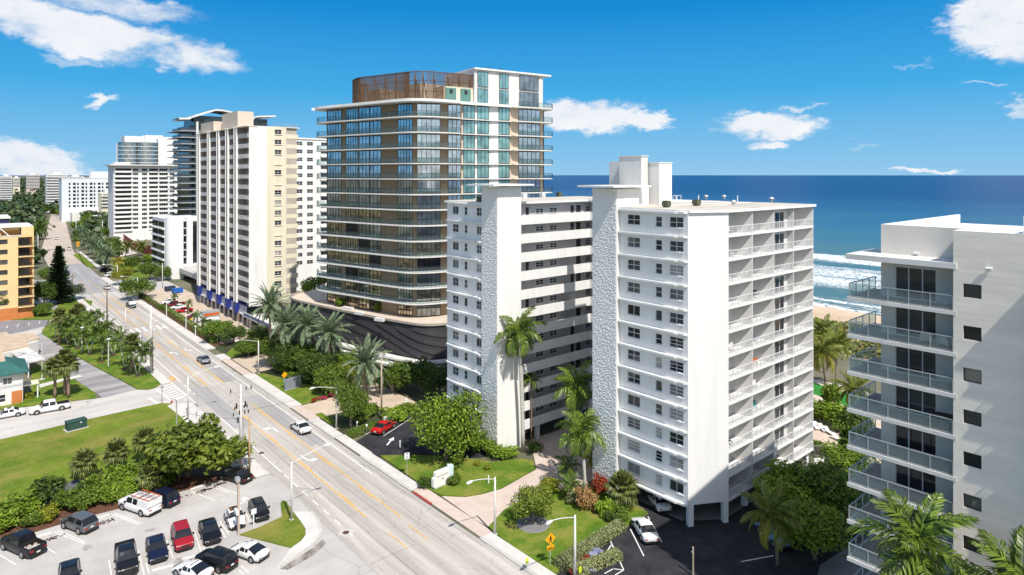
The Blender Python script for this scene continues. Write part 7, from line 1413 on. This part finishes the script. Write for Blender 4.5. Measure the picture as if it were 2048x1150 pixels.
def car(kind, label, x, y, hd, pt, lite=False, pano=False, name='parked_car', group=None, z=.01):
    m = carmeshes(kind); Lg, W, Hh, belt, hf, hr, xc, xf, xq, xr, dz, tz = TYPES[kind]; f = Lg / 2; w = W / 2
    cat = {'pickup': 'pickup truck', 'van': 'van', 'suv': 'car'}.get(kind, 'car'); t = thing(name, label, cat, (x, y, z), hd, group)
    place('body', m['body'], t, (0, 0, 0), 0, [pt]); place('windshield', m['windshield'], t); place('rear_window', m['rear_window'], t); place('side_window', m['sideL'], t); place('side_window', m['sideR'], t)
    for wx in m['wx']:
        for s in (-1, 1):
            wh = place('wheel', m['tyre'], t, (wx, s * (w - .105), m['wr']))
            if not lite: place('rim', m['rim'], wh); place('wheel_arch', m['arch'], t, (wx, s * (w - .002), m['wr'] + .02))
    for s in (-1, 1):
        place('taillight', m['tl'], t, (-f + .035, s * w * .64, tz - .27))
        if not lite: place('headlight', m['hl'], t, (f - .09, s * w * .62, hf - .13)); place('mirror', m['mirror'], t, (xc - .25, s * (w + .06), belt + .05))
    if not lite: place('grille', m['grille'], t, (f, 0, .52 if kind not in ('pickup', 'suv') else .66)); place('number_plate', m['plate'], t, (-f, 0, tz - .28 if kind != 'pickup' else .6), math.pi); place('bumper', m['bumper'], t, (-f + .01, 0, .40)); place('bumper', m['bumper'], t, (f - .03, 0, .38))
    if pano: place('roof_panel', m['pano'], t)
    if kind == 'pickup': place('bed', m['bed'], t)
    return t
def rear(px, py, kind, hd):              # centre of a car whose rear bumper meets the ground at the pixel
    x, y = G(px, py); q = TYPES[kind][0] / 2; return x + math.cos(hd) * q, y + math.sin(hd) * q
def front(px, py, kind, hd):
    x, y = G(px, py); q = TYPES[kind][0] / 2; return x - math.cos(hd) * q, y - math.sin(hd) * q
N_H, S_H = R(113.5), R(-97)
t = car('pickup', 'black pickup truck with a loaded open bed beside the shrubs', *rear(77, 1114, 'pickup', N_H), N_H, PK, name='pickup_truck')
b = B(); r_ = random.Random(4)
for k in range(26): x, y = r_.uniform(-2.2, -1.3), r_.uniform(-.6, .6); s = r_.uniform(.06, .16); b.box(x - s, y - s, .66, x + s, y + s, .70 + r_.uniform(.03, .2))
o = b.build('bed_load', pm('mixed_scrap', (.35, .25, .2), col2=(.65, .62, .58), scale=4, obj=True), t); o['kind'] = 'stuff'
car('suv', 'dark grey crossover parked nose to the yellow leaved shrubs', *rear(184, 1066, 'suv', N_H), N_H, PG)
t = car('pickup', 'white work pickup with a boxy cap and red ladder rack', *rear(311, 1031, 'pickup', N_H), N_H, PW, name='pickup_truck')
B().box(-2.72, -.93, 1.1, -.92, .93, 1.86).build('cargo_cap', PW, t)
b = B()
for yy in (-.75, .75): b.box(-2.7, yy - .03, 1.98, .6, yy + .03, 2.04)
for xx in (-2.6, -1.7, -.8, .1): b.box(xx - .03, -.85, 1.93, xx + .03, .85, 1.979)
b.build('ladder_rack', PO, t); b = B(); b.box(-2.9, -.2, 2.05, .3, -.15, 2.11); b.box(-2.9, .18, 2.05, .3, .23, 2.11)
for k in range(10): b.box(-2.8 + k * .33, -.15, 2.06, -2.76 + k * .33, .18, 2.10)
b.build('ladder', ALU, t)
car('suv', 'navy crossover partly behind the white work pickup', *rear(350, 1014, 'suv', N_H), N_H, PN); car('sedan', 'black sedan in the shade of the sea grape by the street', *rear(497, 967, 'sedan', N_H), N_H, PB)
car('pickup', 'large charcoal pickup truck parked nose out at the frame bottom', *front(256, 1157, 'pickup', S_H), S_H, PK, name='pickup_truck'); car('sedan', 'navy sedan beside the large charcoal pickup', *front(318, 1129, 'sedan', S_H), S_H, PN, pano=True); car('suv', 'dark red crossover between two dark cars', *front(370, 1105, 'suv', S_H), S_H, PR); car('sedan', 'dark blue black sedan beside the dark red crossover', *front(427, 1092, 'sedan', S_H), S_H, PB, pano=True)
t = car('bug', 'small white rounded car with a brown soft top', *front(477, 1061, 'bug', S_H), S_H, PW); m = TYPES['bug']; B().box(-.75, -.52, 1.44, .25, .52, 1.54).build('soft_top', PBR, t)
car('hatch', 'small black hatchback beside the grass island', *front(526, 1045, 'hatch', S_H), S_H, PB); car('coupe', 'white coupe beside the corner sidewalk', *rear(529, 1123, 'coupe', N_H), N_H, PW); car('suv', 'black crossover beside the white coupe', *rear(465, 1143, 'suv', N_H), N_H, PB); car('coupe', 'white hatch coupe with a black glass roof at the frame bottom', *rear(416, 1163, 'coupe', N_H), N_H, PW, pano=True); car('sedan', 'black car cut off by the frame bottom', *front(138, 1186, 'sedan', S_H), S_H, PB, pano=True)
car('pickup', 'white crew cab pickup parked on the side street', *G(100, 822), R(177), PW, name='pickup_truck'); car('sedan', 'white sedan with black glass roof behind the crew cab pickup', *G(15, 834), R(177), PW, pano=True)
car('sedan', 'white sedan driving up the coast road past the turn arrow', 41.5, 98.6, R(90), PW, name='moving_car'); x, y = rear(414, 729, 'sedan', R(90)); car('sedan', 'silver blue sedan driving ahead on the coast road', x, y, R(90), PS, name='moving_car')
x, y = rear(266, 617, 'pickup', R(90)); t = car('pickup', 'pickup carrying a white and teal load on the coast road', x, y, R(90), PK, name='moving_pickup'); B().box(-2.7, -.85, .9, -1.0, .85, 1.9).build('white_load', WHITE, t); B().box(-2.72, -.86, .7, -2.4, .86, 1.25).build('teal_load', PT, t)
x, y = rear(216, 580, 'hatch', R(90)); car('hatch', 'small white car far up the coast road beyond the dark pole', x, y, R(90), PW, True, name='moving_car')
for (px, py, k, p, lb) in ((113, 479, 'sedan', PW, 'white car on the far tan stretch of road'), (108, 455, 'suv', PB, 'black car on the farthest stretch of road'), (126, 503, 'suv', PB, 'dark car waiting at the far bend'), (138, 500, 'suv', PW, 'white car beside the dark one at the far bend'), (134, 549, 'sedan', PB, 'dark car half hidden behind the pine')):
    x, y = G(px, py); car(k, lb, x, y, R(85), p, True, name='moving_car')
# condominium cars
a, c = G(767, 872), G(826, 834); hd = math.atan2(c[1] - a[1], c[0] - a[0]); car('sedan', 'bright red car parked by the white court wall', *rear(750, 872, 'sedan', hd), hd, PR2)
car('sedan', 'white sedan parked on the black car park beside the hedge', *rear(1304, 1092, 'sedan', R(57)), R(57), PW); car('sedan', 'white sedan parked under the condominium', *rear(1331, 1030, 'sedan', R(57)), R(57), PW); car('sedan', 'pale blue car in the shade behind the drooping palm', *G(1546, 1078), R(60), PBL); car('suv', 'white car nosing out from under the north wing', 66.4, 76.2, R(-70), PW)
# tan court cars, noses to the hedge
cc_ = [(173.0, 'suv', PW, 'white sport utility car nearest the spreading tree in the tan court'), (176.2, 'sedan', PM, 'maroon sedan beside the white sport utility car'), (179.4, 'sedan', PS, 'grey purple sedan in the middle of the tan court row'), (183.2, 'van', PW, 'white van in the tan court row'), (191.6, 'hatch', PY, 'yellow car beside the orange and white box truck'), (195.0, 'sedan', PM, 'dark pink car behind the street hedge lamp'), (206, 'sedan', PR2, 'small red car half hidden by hedge palms'), (212.0, 'sedan', PW, 'white car beside the long maroon pickup'), (216.0, 'pickup', PM, 'long maroon pickup at the tan court'), (222.5, 'suv', PW, 'white car at the far end of the tan court row')]
for (y, k, p, lb) in cc_: car(k, lb, 52.0 - (.4 if k != 'van' else 0), y, R(180), p, True)
t = thing('box_truck', 'box truck with grey roof and orange and white sides in the tan court', 'truck', (52.6, 187.6, .02), R(180))
B().box(-3.2, -1.15, .8, 1.4, 1.15, 3.1).build('cargo_box', pm('truck_grey', (.32, .33, .34), var=.1, obj=True), t); B().box(-3.0, -1.17, 1.9, 1.0, -1.151, 2.6).build('orange_panel', PO, t); B().box(-3.0, 1.151, 1.9, 1.0, 1.17, 2.6).build('orange_panel', PO, t); B().box(-3.22, -1.0, 1.0, -3.201, 1.0, 1.8).build('white_panel', WHITE, t)
b = B(); b.prism([(1.45, 0), (3.2, 0), (3.2, .9), (2.6, 1.1), (2.1, 1.9), (1.45, 1.9)], -1, 1); me = b.mesh('cab', [PW]); o = place('cab', me, t, (0, 0, .5)); o.rotation_euler = (R(90), 0, 0); B().box(2.2, -.8, 1.65, 2.55, .8, 2.25).build('windshield', CGL, t)
for sx in (-2.2, 2.3):
    for sy in (-1, 1): B().tube([(sx, sy * 1.0 - .12, .42), (sx, sy * 1.0 + .12, .42)], .42, 14).build('wheel', TYRE, t)
for (px, py, p, lb) in ((222, 553, PW, 'white car in the motor court nearest the street'), (232, 546, PW, 'white car deeper in the motor court'), (212, 543, PB, 'dark car at the motor court entrance')):
    x, y = G(px, py); car('suv', lb, x, y, R(20), p, True)
for (px, py, c, lb) in ((355, 586, pm('dumpster_blue', (.02, .12, .45), var=.2), 'bright blue dumpster beside the parking deck'), (340, 582, pm('dumpster_dark', (.03, .05, .08), var=.2), 'dark dumpster beside the bright blue one')):
    x, y = G(px, py); t = thing('dumpster', lb, 'dumpster', (x, y, .02), .2); b = B(); b.prism([(-1.5, -.9), (1.5, -.9), (1.5, .9), (-1.5, .9)], .15, 1.5); b.build('bin', c, t); B().prism([(-1.55, -.95), (1.55, -.95), (1.55, .95), (-1.55, .95)], 1.51, 1.62).build('lid', c, t)
    for sx in (-1.2, 1.2): B().box(sx - .1, -.8, 0, sx + .1, .8, .15).build('skid', DARKM, t)
# ------------------------------------------------------------------ street furniture
def lamp(label, x, y, h, arm, side, name='street_lamp', mat=POLE, r=.13, group=None):
    t = thing(name, label, 'street lamp', (x, y, .05), 0, group); B().tube([(0, 0, 0), (0, 0, h)], [r * 1.15, r * .75], 8).build('pole', mat, t, True); B().box(-.22, -.22, 0, .22, .22, .12).build('base', CONC, t)
    n = 7; P = [(side * arm * i / n, 0, h - .25 + 1.0 * math.sin(i / n * 1.35) * (arm / 4.0)) for i in range(n + 1)]; B().tube(P, .05, 6).build('arm', mat if mat is POLE else METAL, t, True)
    e = P[-1]; b = B(); b.tube([(e[0] - .15 * side, 0, e[2]), (e[0] + .1 * side, 0, e[2] - .02), (e[0] + .55 * side, 0, e[2] - .05), (e[0] + .75 * side, 0, e[2] - .03)], [.06, .15, .17, .05], 8); b.build('lamp_head', WMETAL, t, True); return t
lamp('street lamp on the grass island of the car park', *G(583, 1041), 6.75, 4.2, 1); lamp('street lamp at the lawn corner by the side street', *G(376, 836), 6.75, 4.2, 1); lamp('street lamp on the palm lawn edge behind the twin poles', *G(281, 735), 6.8, 4.2, 1); lamp('street lamp before the far crosswalk', *G(251, 712 - 40), 6.8, 4.0, 1)
lamp('street lamp with its arm over the sidewalk by the podium drive', *G(517, 747), 6.6, 3.9, -1); lamp('street lamp beside the dense dark tree', *G(673, 858), 6.6, 3.7, -1); lamp('street lamp at the rosy driveway mouth', *G(990, 1070), 6.4, 3.2, -1); lamp('street lamp beside the yellow pedestrian sign', *G(1150, 1163), 6.5, 3.2, -1); lamp('street lamp at the motor court hedge', *G(275, 600), 7.2, 4, -1); lamp('street lamp beyond the motor court drive', *G(235, 572), 7.4, 4, -1)
for (px, py, h, lb) in ((372, 664, 5.4, 'plain white pole in the court hedge nearest the white van'), (333, 639, 5.4, 'plain white pole in the court hedge by the yellow car'), (391, 675, 2.6, 'short white post before the court hedge')):
    x, y = G(px, py); t = thing('lot_lamp', lb, 'street lamp', (x, y, .05)); B().tube([(0, 0, 0), (0, 0, h)], [.11, .08], 8).build('pole', WMETAL, t); B().box(-.2, -.35, h, .2, .35, h + .16).build('lamp_head', WMETAL, t)
for (px, py, h, lb) in ((217, 733, 5.6, 'white lamp pole standing in the palm lawn'), (164, 704, 5.4, 'white lamp pole deeper among the lawn palms')):
    x, y = G(px, py); t = thing('lot_lamp', lb, 'street lamp', (x, y, .05)); B().tube([(0, 0, 0), (0, 0, h)], [.12, .09], 8).build('pole', POLE, t); B().box(-.3, -.3, h, .3, .3, h + .18).build('lamp_head', WMETAL, t)
# car park floodlight posts
for (px, py, h, lb) in ((477, 1070, 6.0, 'tan floodlight post by the soft top car'),):
    x, y = G(px, py); t = thing('floodlight_post', lb, 'lamp post', (x, y, .02)); B().box(-.11, -.11, 0, .11, .11, h).build('pole', pm('tan_post', (.48, .38, .32), var=.1), t); B().box(-.32, -.3, h, .1, .3, h + .42).build('lamp_head', METAL, t); B().box(-.36, -.42, 2.4, -.12, .42, 2.9).build('sign_plate', WMETAL, t)
x, y = G(507, 1057); t = thing('sign_post', 'short white sign post at the island tip', 'sign', (x, y, .05)); B().box(-.06, -.06, 0, .06, .06, 2.0).build('post', WMETAL, t); B().box(-.3, -.09, 1.6, .3, -.061, 2.2).build('sign_plate', WMETAL, t)
x, y = G(1386, 1152); t = thing('wood_post', 'short wooden lamp post rising from the black car park', 'post', (x, y, 0)); B().tube([(0, 0, 0), (0, 0, 2.9)], [.11, .09], 8).build('post', pm('old_post', (.36, .30, .24), var=.2), t); B().box(-.2, -.06, 2.4, .0, .06, 2.5).build('bracket', METAL, t)
# utility poles
def upole(label, px, py, h, mat, r=.16, arms=(), tf=False, name='utility_pole'):
    x, y = G(px, py); t = thing(name, label, 'utility pole', (x, y, .02)); B().tube([(0, 0, 0), (0, 0, h)], [r, r * .7], 8).build('pole', mat, t, True)
    for (z, w_) in arms:
        B().box(-w_, -.07, z - .08, w_, .07, z + .08).build('crossarm', pm('grey_crossarm', (.42, .41, .42), var=.1), t)
        for sx in (-w_ * .9, w_ * .45, w_ * .9): B().tube([(sx, 0, z + .08), (sx, 0, z + .25), (sx, 0, z + .55)], [.05, .09, .06], 6).build('insulator', DARKM, t)
    if tf:
        for k, (dx, dy, z) in enumerate(((-.55, .1, h - 3.2), (.55, -.1, h - 3.1), (.0, .5, h - 4.4), (-.5, -.3, h - 5.0))): B().tube([(dx, dy, z), (dx, dy, z + .7)], .12, 8).build('cutout', DARKM, t); B().tube([(0, 0, z + .35), (dx, dy, z + .35)], .03, 5).build('bracket', METAL, t)
        B().tube([(.25, -.1, .2), (.25, -.1, h - 4.5)], .055, 6).build('conduit', pm('conduit_grey', (.35, .34, .36), var=.1), t); B().tube([(-.22, -.12, .2), (-.22, -.12, h - 5)], .045, 6).build('conduit', MATS['conduit_grey'], t)
    return t
upole('tall utility pole with crossarms and cutouts beside the sea grape', 482, 940, 11.6, POLE, .15, ((10.6, 1.5), (8.2, .9), (7.4, 1.1)), True); upole('tan wooden stub pole beside the tall utility pole', 499, 950, 7.6, WOODL, .14); upole('dark wooden pole standing at the far kerb of the coast road', 214, 640, 10.4, WOOD, .17)
upole('pale concrete pole beside the palm lawn corner', 302, 746, 13.6, POLE, .18); upole('grey wooden pole paired with the pale concrete pole', 305, 744, 9.0, pm('grey_pole', (.30, .26, .24), var=.15), .15); upole('wooden pole behind the red car with a lamp bar', 763, 838, 10.4, pm('tan_pole', (.42, .34, .27), var=.15), .16, ((10.2, .7),)); upole('leaning pale pole before the small white block', 325, 577, 9.0, POLE, .15); upole('brown utility pole before the pine', 145, 592, 7.4, WOOD, .16, ((6.6, 1.2), (5.9, .8))); upole('wooden pole at the cream tower entrance canopy', 478, 682, 7.6, WOOD, .12)
for (px, py) in ((70, 470), (76, 520), (68, 445), (205, 480), (152, 476)):
    upole('pale pole along the far coast road', px, py, 12, POLE, .18, ((10.5, 1.2),), name='far_utility_pole')['group'] = 'far poles of the coast road'
# overhead wires
def wire(label, a, c, sag=.6):
    P = [lerp(a, c, k / 14) for k in range(15)]; P = [(p[0], p[1], p[2] - sag * 4 * (k / 14) * (1 - k / 14)) for k, p in enumerate(P)]; tag(B().tube(P, .018, 4).build('overhead_wire', DARKM), label, 'wire')
ax, ay = G(482, 940); bx_, by_ = G(763, 838); wire('sagging overhead wire crossing the coast road', (ax, ay, 8.0), (bx_, by_, 8.6), 1.0); wx_, wy_ = G(499, 950); wire('short overhead wire between the tall utility pole and stub pole', (ax, ay, 7.2), (wx_, wy_, 7.3), .15); wire('overhead wire from the tall utility pole over the lawn', (ax, ay, 7.0), (*G(366, 880), 4.2), .3)
for s in (0, 1):
    x, y = G(763, 838); tag(B().tube([(x, y, 8.0 - s), (*G(785 + s * 6, 800), 1.6)], .02, 4).build('guy_wire', METAL), 'guy wire slanting from the wooden pole to the garden' if s == 0 else 'second lower guy wire of the wooden pole', 'wire')
# signs
def txt(s, size, mat, parent, loc, rot, name='lettering', ext=.004):
    cu = bpy.data.curves.new(name, 'FONT'); cu.body = s; cu.size = size; cu.align_x = 'CENTER'; cu.align_y = 'CENTER'; cu.extrude = ext; cu.resolution_u = 2
    o = bpy.data.objects.new(name, cu); dg = bpy.context.evaluated_depsgraph_get(); COL.objects.link(o); me = bpy.data.meshes.new_from_object(o.evaluated_get(bpy.context.evaluated_depsgraph_get())); bpy.data.objects.remove(o)
    me.materials.clear(); me.materials.append(mat); q = bpy.data.objects.new(name, me); COL.objects.link(q); q.parent = parent; q.location = loc; q.rotation_euler = rot; return q
SYEL = pm('sign_yellow', (.75, .36, .01), var=.04, rough=.5); SBLK = pm('sign_black', (.01, .01, .01), var=.05, rough=.6); SYG = pm('sign_lime', (.62, .75, .02), var=.04, rough=.5)
def pedsign(label, px, py, hs=1.0, two=True, back=False, rz=R(-12), mat=SYEL):
    x, y = G(px, py); t = thing('pedestrian_sign', label, 'sign', (x, y, .08), rz); B().tube([(0, .05, 0), (0, .05, 2.9 * hs)], .045, 6).build('post', METAL, t); s = .62 * hs
    b = B(); b.prism([(-s, 0), (0, -s), (s, 0), (0, s)], -.012, .012); o = place('sign_plate', b.mesh('sign_plate', [mat]), t, (0, 0, 2.75 * hs)); o.rotation_euler = (R(90), 0, 0)
    if not back:
        g = B(); g.tube([(.02, -.02, .26), (.02, -.03, .26)], .07, 10); g.box(-.07, -.03, -.08, .06, -.02, .18); g.tube([(-.02, -.025, -.05), (-.14, -.025, -.36)], .04, 5); g.tube([(.02, -.025, -.05), (.13, -.025, -.34)], .04, 5); g.tube([(.05, -.025, .13), (.17, -.025, -.04)], .03, 5); g.tube([(-.05, -.025, .13), (-.16, -.025, .0)], .03, 5); o = g.build('walking_figure', SBLK, t); o.location = (0, 0, 2.75 * hs)
    if two:
        b = B(); b.box(-.42 * hs, -.012, -.26 * hs, .42 * hs, .012, .26 * hs); o = place('sign_plate', b.mesh('sign_plate', [mat]), t, (0, 0, 1.85 * hs))
        if not back: g = B(); g.prism([(-.22, -.16), (-.02, -.12), (-.07, -.07), (.16, .10), (.11, .15), (-.12, -.02), (-.17, .03)], .014, .02); o = place('arrow', g.mesh('arrow', [SBLK]), t, (0, 0, 1.85 * hs)); o.rotation_euler = (R(90), 0, 0)
    return t
pedsign('yellow pedestrian crossing sign with arrow plate on the entrance lawn', 1101, 1133); pedsign('yellow pedestrian sign seen from behind by the podium sign', 569, 780, 1.0, False, True, R(10)); pedsign('yellow pedestrian sign far up at the tree verge', 156, 503, 1.6, True, False, R(0))
x, y = G(814, 953); t = thing('speed_sign', 'white speed limit sign on the sign lawn', 'sign', (x, y, .1), R(-22)); B().tube([(0, .05, 0), (0, .05, 3.0)], .035, 6).build('post', METAL, t); B().box(-.33, -.012, 2.2, .33, .012, 3.05).build('sign_plate', WMETAL, t)
txt('35', .42, SBLK, t, (0, -.02, 2.42), (R(90), 0, 0)); txt('SPEED\nLIMIT', .15, SBLK, t, (0, -.02, 2.83), (R(90), 0, 0))
x, y = G(883, 972); t = thing('name_sign', 'white monument sign with dark lettering on the sign lawn', 'sign', (x, y, .12), R(4)); B().box(-1.15, -.22, .25, 1.15, .22, 2.0).build('panel', WHITE, t); B().box(1.15, -.3, 0, 1.75, .3, 2.15).build('side_pillar', pm('pale_teal_paint', (.55, .70, .70), var=.05), t); B().box(-1.25, -.28, 0, 1.14, .28, .24).build('base', WHITE2, t); B().box(-1.45, -.25, .2, -1.15, .25, 1.3).build('side_pillar', WHITE, t); B().box(1.0, -.1, 2.0, 1.14, .1, 2.4).build('finial', MATS['pale_teal_paint'], t)
txt('SEA MONARCH', .27, pm('sign_grey', (.12, .13, .14), var=.05), t, (0, -.232, 1.38), (R(90), 0, 0)); txt('750', .36, MATS['sign_grey'], t, (0, -.232, .92), (R(90), 0, 0))
x, y = G(586, 778); t = thing('podium_sign', 'grey slab sign in the podium border', 'sign', (x, y, .1), R(8)); B().box(-1.6, -.15, .1, 1.6, .15, 2.1).build('panel', pm('slate_panel', (.22, .24, .28), var=.1), t); B().box(-1.7, -.2, 0, 1.7, .2, .1).build('base', CONC, t)
for (px, py, lb) in ((1054, 1140, 'lime yellow delineator plate at the kerb by the lawn'), (1160, 1158, 'lime yellow delineator plate beside the lamp post foot')):
    x, y = G(px, py); t = thing('delineator', lb, 'sign', (x, y, .1)); B().tube([(0, 0, 0), (0, 0, 1.0)], .03, 5).build('post', METAL, t); B().box(-.18, -.04, .55, .18, -.031, 1.15).build('sign_plate', SYG, t)
for (px, py, lb) in ((800, 888 + 8, 'short white bollard at the black court entrance'), (977, 968, 'white bollard light on the sign lawn')):
    x, y = G(px, py); t = thing('bollard', lb, 'bollard', (x, y, .08)); B().tube([(0, 0, 0), (0, 0, .95)], .09, 8).build('post', WMETAL, t); B().tube([(0, 0, .95), (0, 0, 1.05)], [.11, .05], 8).build('cap', WMETAL, t)
x, y = G(706, 857); 
for (px, py, lb) in ((742, 880 - 22, 'white globe garden lamp behind the street hedge'), (723, 852, 'small white garden lamp under the dense tree')):
    x, y = G(px, py); t = thing('garden_lamp', lb, 'lamp', (x - 1.2, y - .8, .05)); B().tube([(0, 0, 0), (0, 0, .8)], .05, 6).build('post', WMETAL, t); B().tube([(0, 0, .8), (0, 0, .95), (0, 0, 1.15), (0, 0, 1.25)], [.06, .17, .15, .03], 10).build('globe', WHITE, t, True)
# hydrant, transformer, flagpole, no-left sign at the corner
x, y = G(343, 806); t = thing('fire_hydrant', 'red fire hydrant at the lawn corner', 'hydrant', (x, y, .1)); B().tube([(0, 0, 0), (0, 0, .05), (0, 0, .5), (0, 0, .62), (0, 0, .7)], [.17, .12, .12, .14, .05], 10).build('barrel', PR2, t, True); B().tube([(-.2, 0, .42), (.2, 0, .42)], .06, 8).build('nozzle', PR2, t)
x, y = G(152, 858); t = thing('transformer_cabinet', 'green utility transformer cabinet on the lawn edge', 'cabinet', (x, y, .1), R(8)); B().box(-1.3, -.75, .08, 1.3, .75, 1.25).build('body', pm('cabinet_green', (.025, .07, .06), var=.1), t); B().prism([(-1.36, -.8), (1.36, -.8), (1.36, .8), (-1.36, .8)], 1.25, 1.36).build('lid', MATS['cabinet_green'], t); B().box(-1.5, -.95, 0, 1.5, .95, .08).build('pad', CONC, t); B().box(.35, -.77, .95, .62, -.751, 1.1).build('label_plate', WMETAL, t)
x, y = G(193, 678 + 8); t = thing('transformer_cabinet', 'dark green cabinet half hidden behind the lawn palms', 'cabinet', (x, y, .1), R(8)); B().box(-1.2, -.8, 0, 1.2, .8, 1.2).build('body', MATS['cabinet_green'], t); B().box(-1.26, -.86, 1.2, 1.26, .86, 1.3).build('lid', MATS['cabinet_green'], t)
x, y = G(84, 760); t = thing('flagpole', 'white flagpole on the house lawn', 'flagpole', (x, y, .1)); B().tube([(0, 0, 0), (0, 0, 7.0)], [.07, .04], 8).build('pole', WMETAL, t); B().tube([(0, 0, 0), (0, 0, .12)], .55, 12).build('base', CONC, t)
x, y = G(324, 808); t = thing('corner_sign', 'thin street name pole at the side street corner', 'sign', (x, y, .05)); B().tube([(0, 0, 0), (0, 0, 3.2)], .045, 6).build('post', DARKM, t); B().box(-.35, -.02, 2.8, .35, .02, 3.0).build('sign_plate', METAL, t)
x, y = G(394, 838); t = thing('roof_sign_post', 'thin signal pole with crossed bars by the lawn corner', 'pole', (x, y, .05)); B().tube([(0, 0, 0), (0, 0, 4.2)], .045, 6).build('post', METAL, t); B().box(-.5, -.03, 3.9, .5, .03, 3.98).build('crossbar', METAL, t); B().box(-.35, -.03, 3.5, .35, .03, 3.56).build('crossbar', METAL, t)
x, y = G(340, 850); t = thing('bent_lamp', 'short grey twin lamp fixture above the sea grape', 'lamp', (x, y - 4, .1)); B().tube([(0, 0, 0), (0, 0, 5.0)], .1, 8).build('pole', METAL, t); B().tube([(0, 0, 5.0), (.7, 0, 5.2), (1.2, 0, 4.6)], .07, 6).build('arm', WMETAL, t); B().tube([(0, 0, 5.0), (-.6, 0, 5.2), (-.9, 0, 5.05)], .06, 6).build('arm', METAL, t)
# white court wall by the red car; pool fence, beach lounge furniture
t = thing('court_wall', 'white angled wall bounding the black parking court', 'wall', (*G(770, 850), 0)); o0 = t.location
pts = [G(768, 848), G(812, 826), G(813, 808)]
for (a, c) in zip(pts[:-1], pts[1:]):
    ln = math.hypot(c[0] - a[0], c[1] - a[1]); CP(B().obox(a, ((c[0] - a[0]) / ln, (c[1] - a[1]) / ln), (-(c[1] - a[1]) / ln, (c[0] - a[0]) / ln), 0, ln, -.12, .12, 0, 1.1).build('panel', WHITE, t))
t = thing('pool_fence', 'white rail fence along the pool terrace by the beach', 'fence', (*G(1640, 850), 0)); pts = [G(1620, 838), G(1660, 850), G(1700, 868), G(1712, 874)]
for (a, c) in zip(pts[:-1], pts[1:]): b = B(); rail(b, [a, c], 0.02, 1.2, 1.6, 0, 0, gl=False, tr=.05); CP(b.build('rail_panel', WMETAL, t))
t = thing('pool_gate_fence', 'slatted grey fence between pool terrace and drive', 'fence', (*G(1640, 910), 0)); pts = [G(1628, 912), G(1652, 912)]; b = B(); rail(b, pts, .02, 1.5, 2.0, 0, 0, bars=True, bar=.12); CP(b.build('slat_panel', pm('grey_slat', (.3, .27, .25), var=.1), t))['kind'] = 'stuff'
t = thing('pool_wall', 'low white wall below the pool terrace', 'wall', (*G(1660, 935), 0)); a, c = G(1628, 935), G(1690, 930); ln = math.hypot(c[0] - a[0], c[1] - a[1]); CP(B().obox(a, ((c[0] - a[0]) / ln, (c[1] - a[1]) / ln), (-(c[1] - a[1]) / ln, (c[0] - a[0]) / ln), 0, ln, -.1, .1, 0, 1.2).build('panel', WHITE, t))
for i, (px, py, lb) in enumerate(((1632, 858, 'sun lounger nearest the pool fence'), (1645, 862, 'sun lounger in the middle of the pool terrace'), (1658, 868, 'sun lounger farthest along the pool terrace'), (1676, 882, 'sun lounger by the dark shrub'))):
    x, y = G(px, py); t = thing('sun_lounger', lb, 'lounger', (x, y, .06), R(40 + 10 * i)); B().box(-.9, -.3, .25, .3, .3, .36).build('seat', WHITE, t); b = B(); b.face([(.3, -.3, .3), (.95, -.3, .75), (.95, .3, .75), (.3, .3, .3)]); b.face([(.3, -.3, .38), (.3, .3, .38), (.95, .3, .83), (.95, -.3, .83)]); b.build('backrest', WHITE, t)
    for sx in (-.8, .2):
        for sy in (-.25, .25): B().box(sx - .03, sy - .03, 0, sx + .03, sy + .03, .25).build('leg', METAL, t)
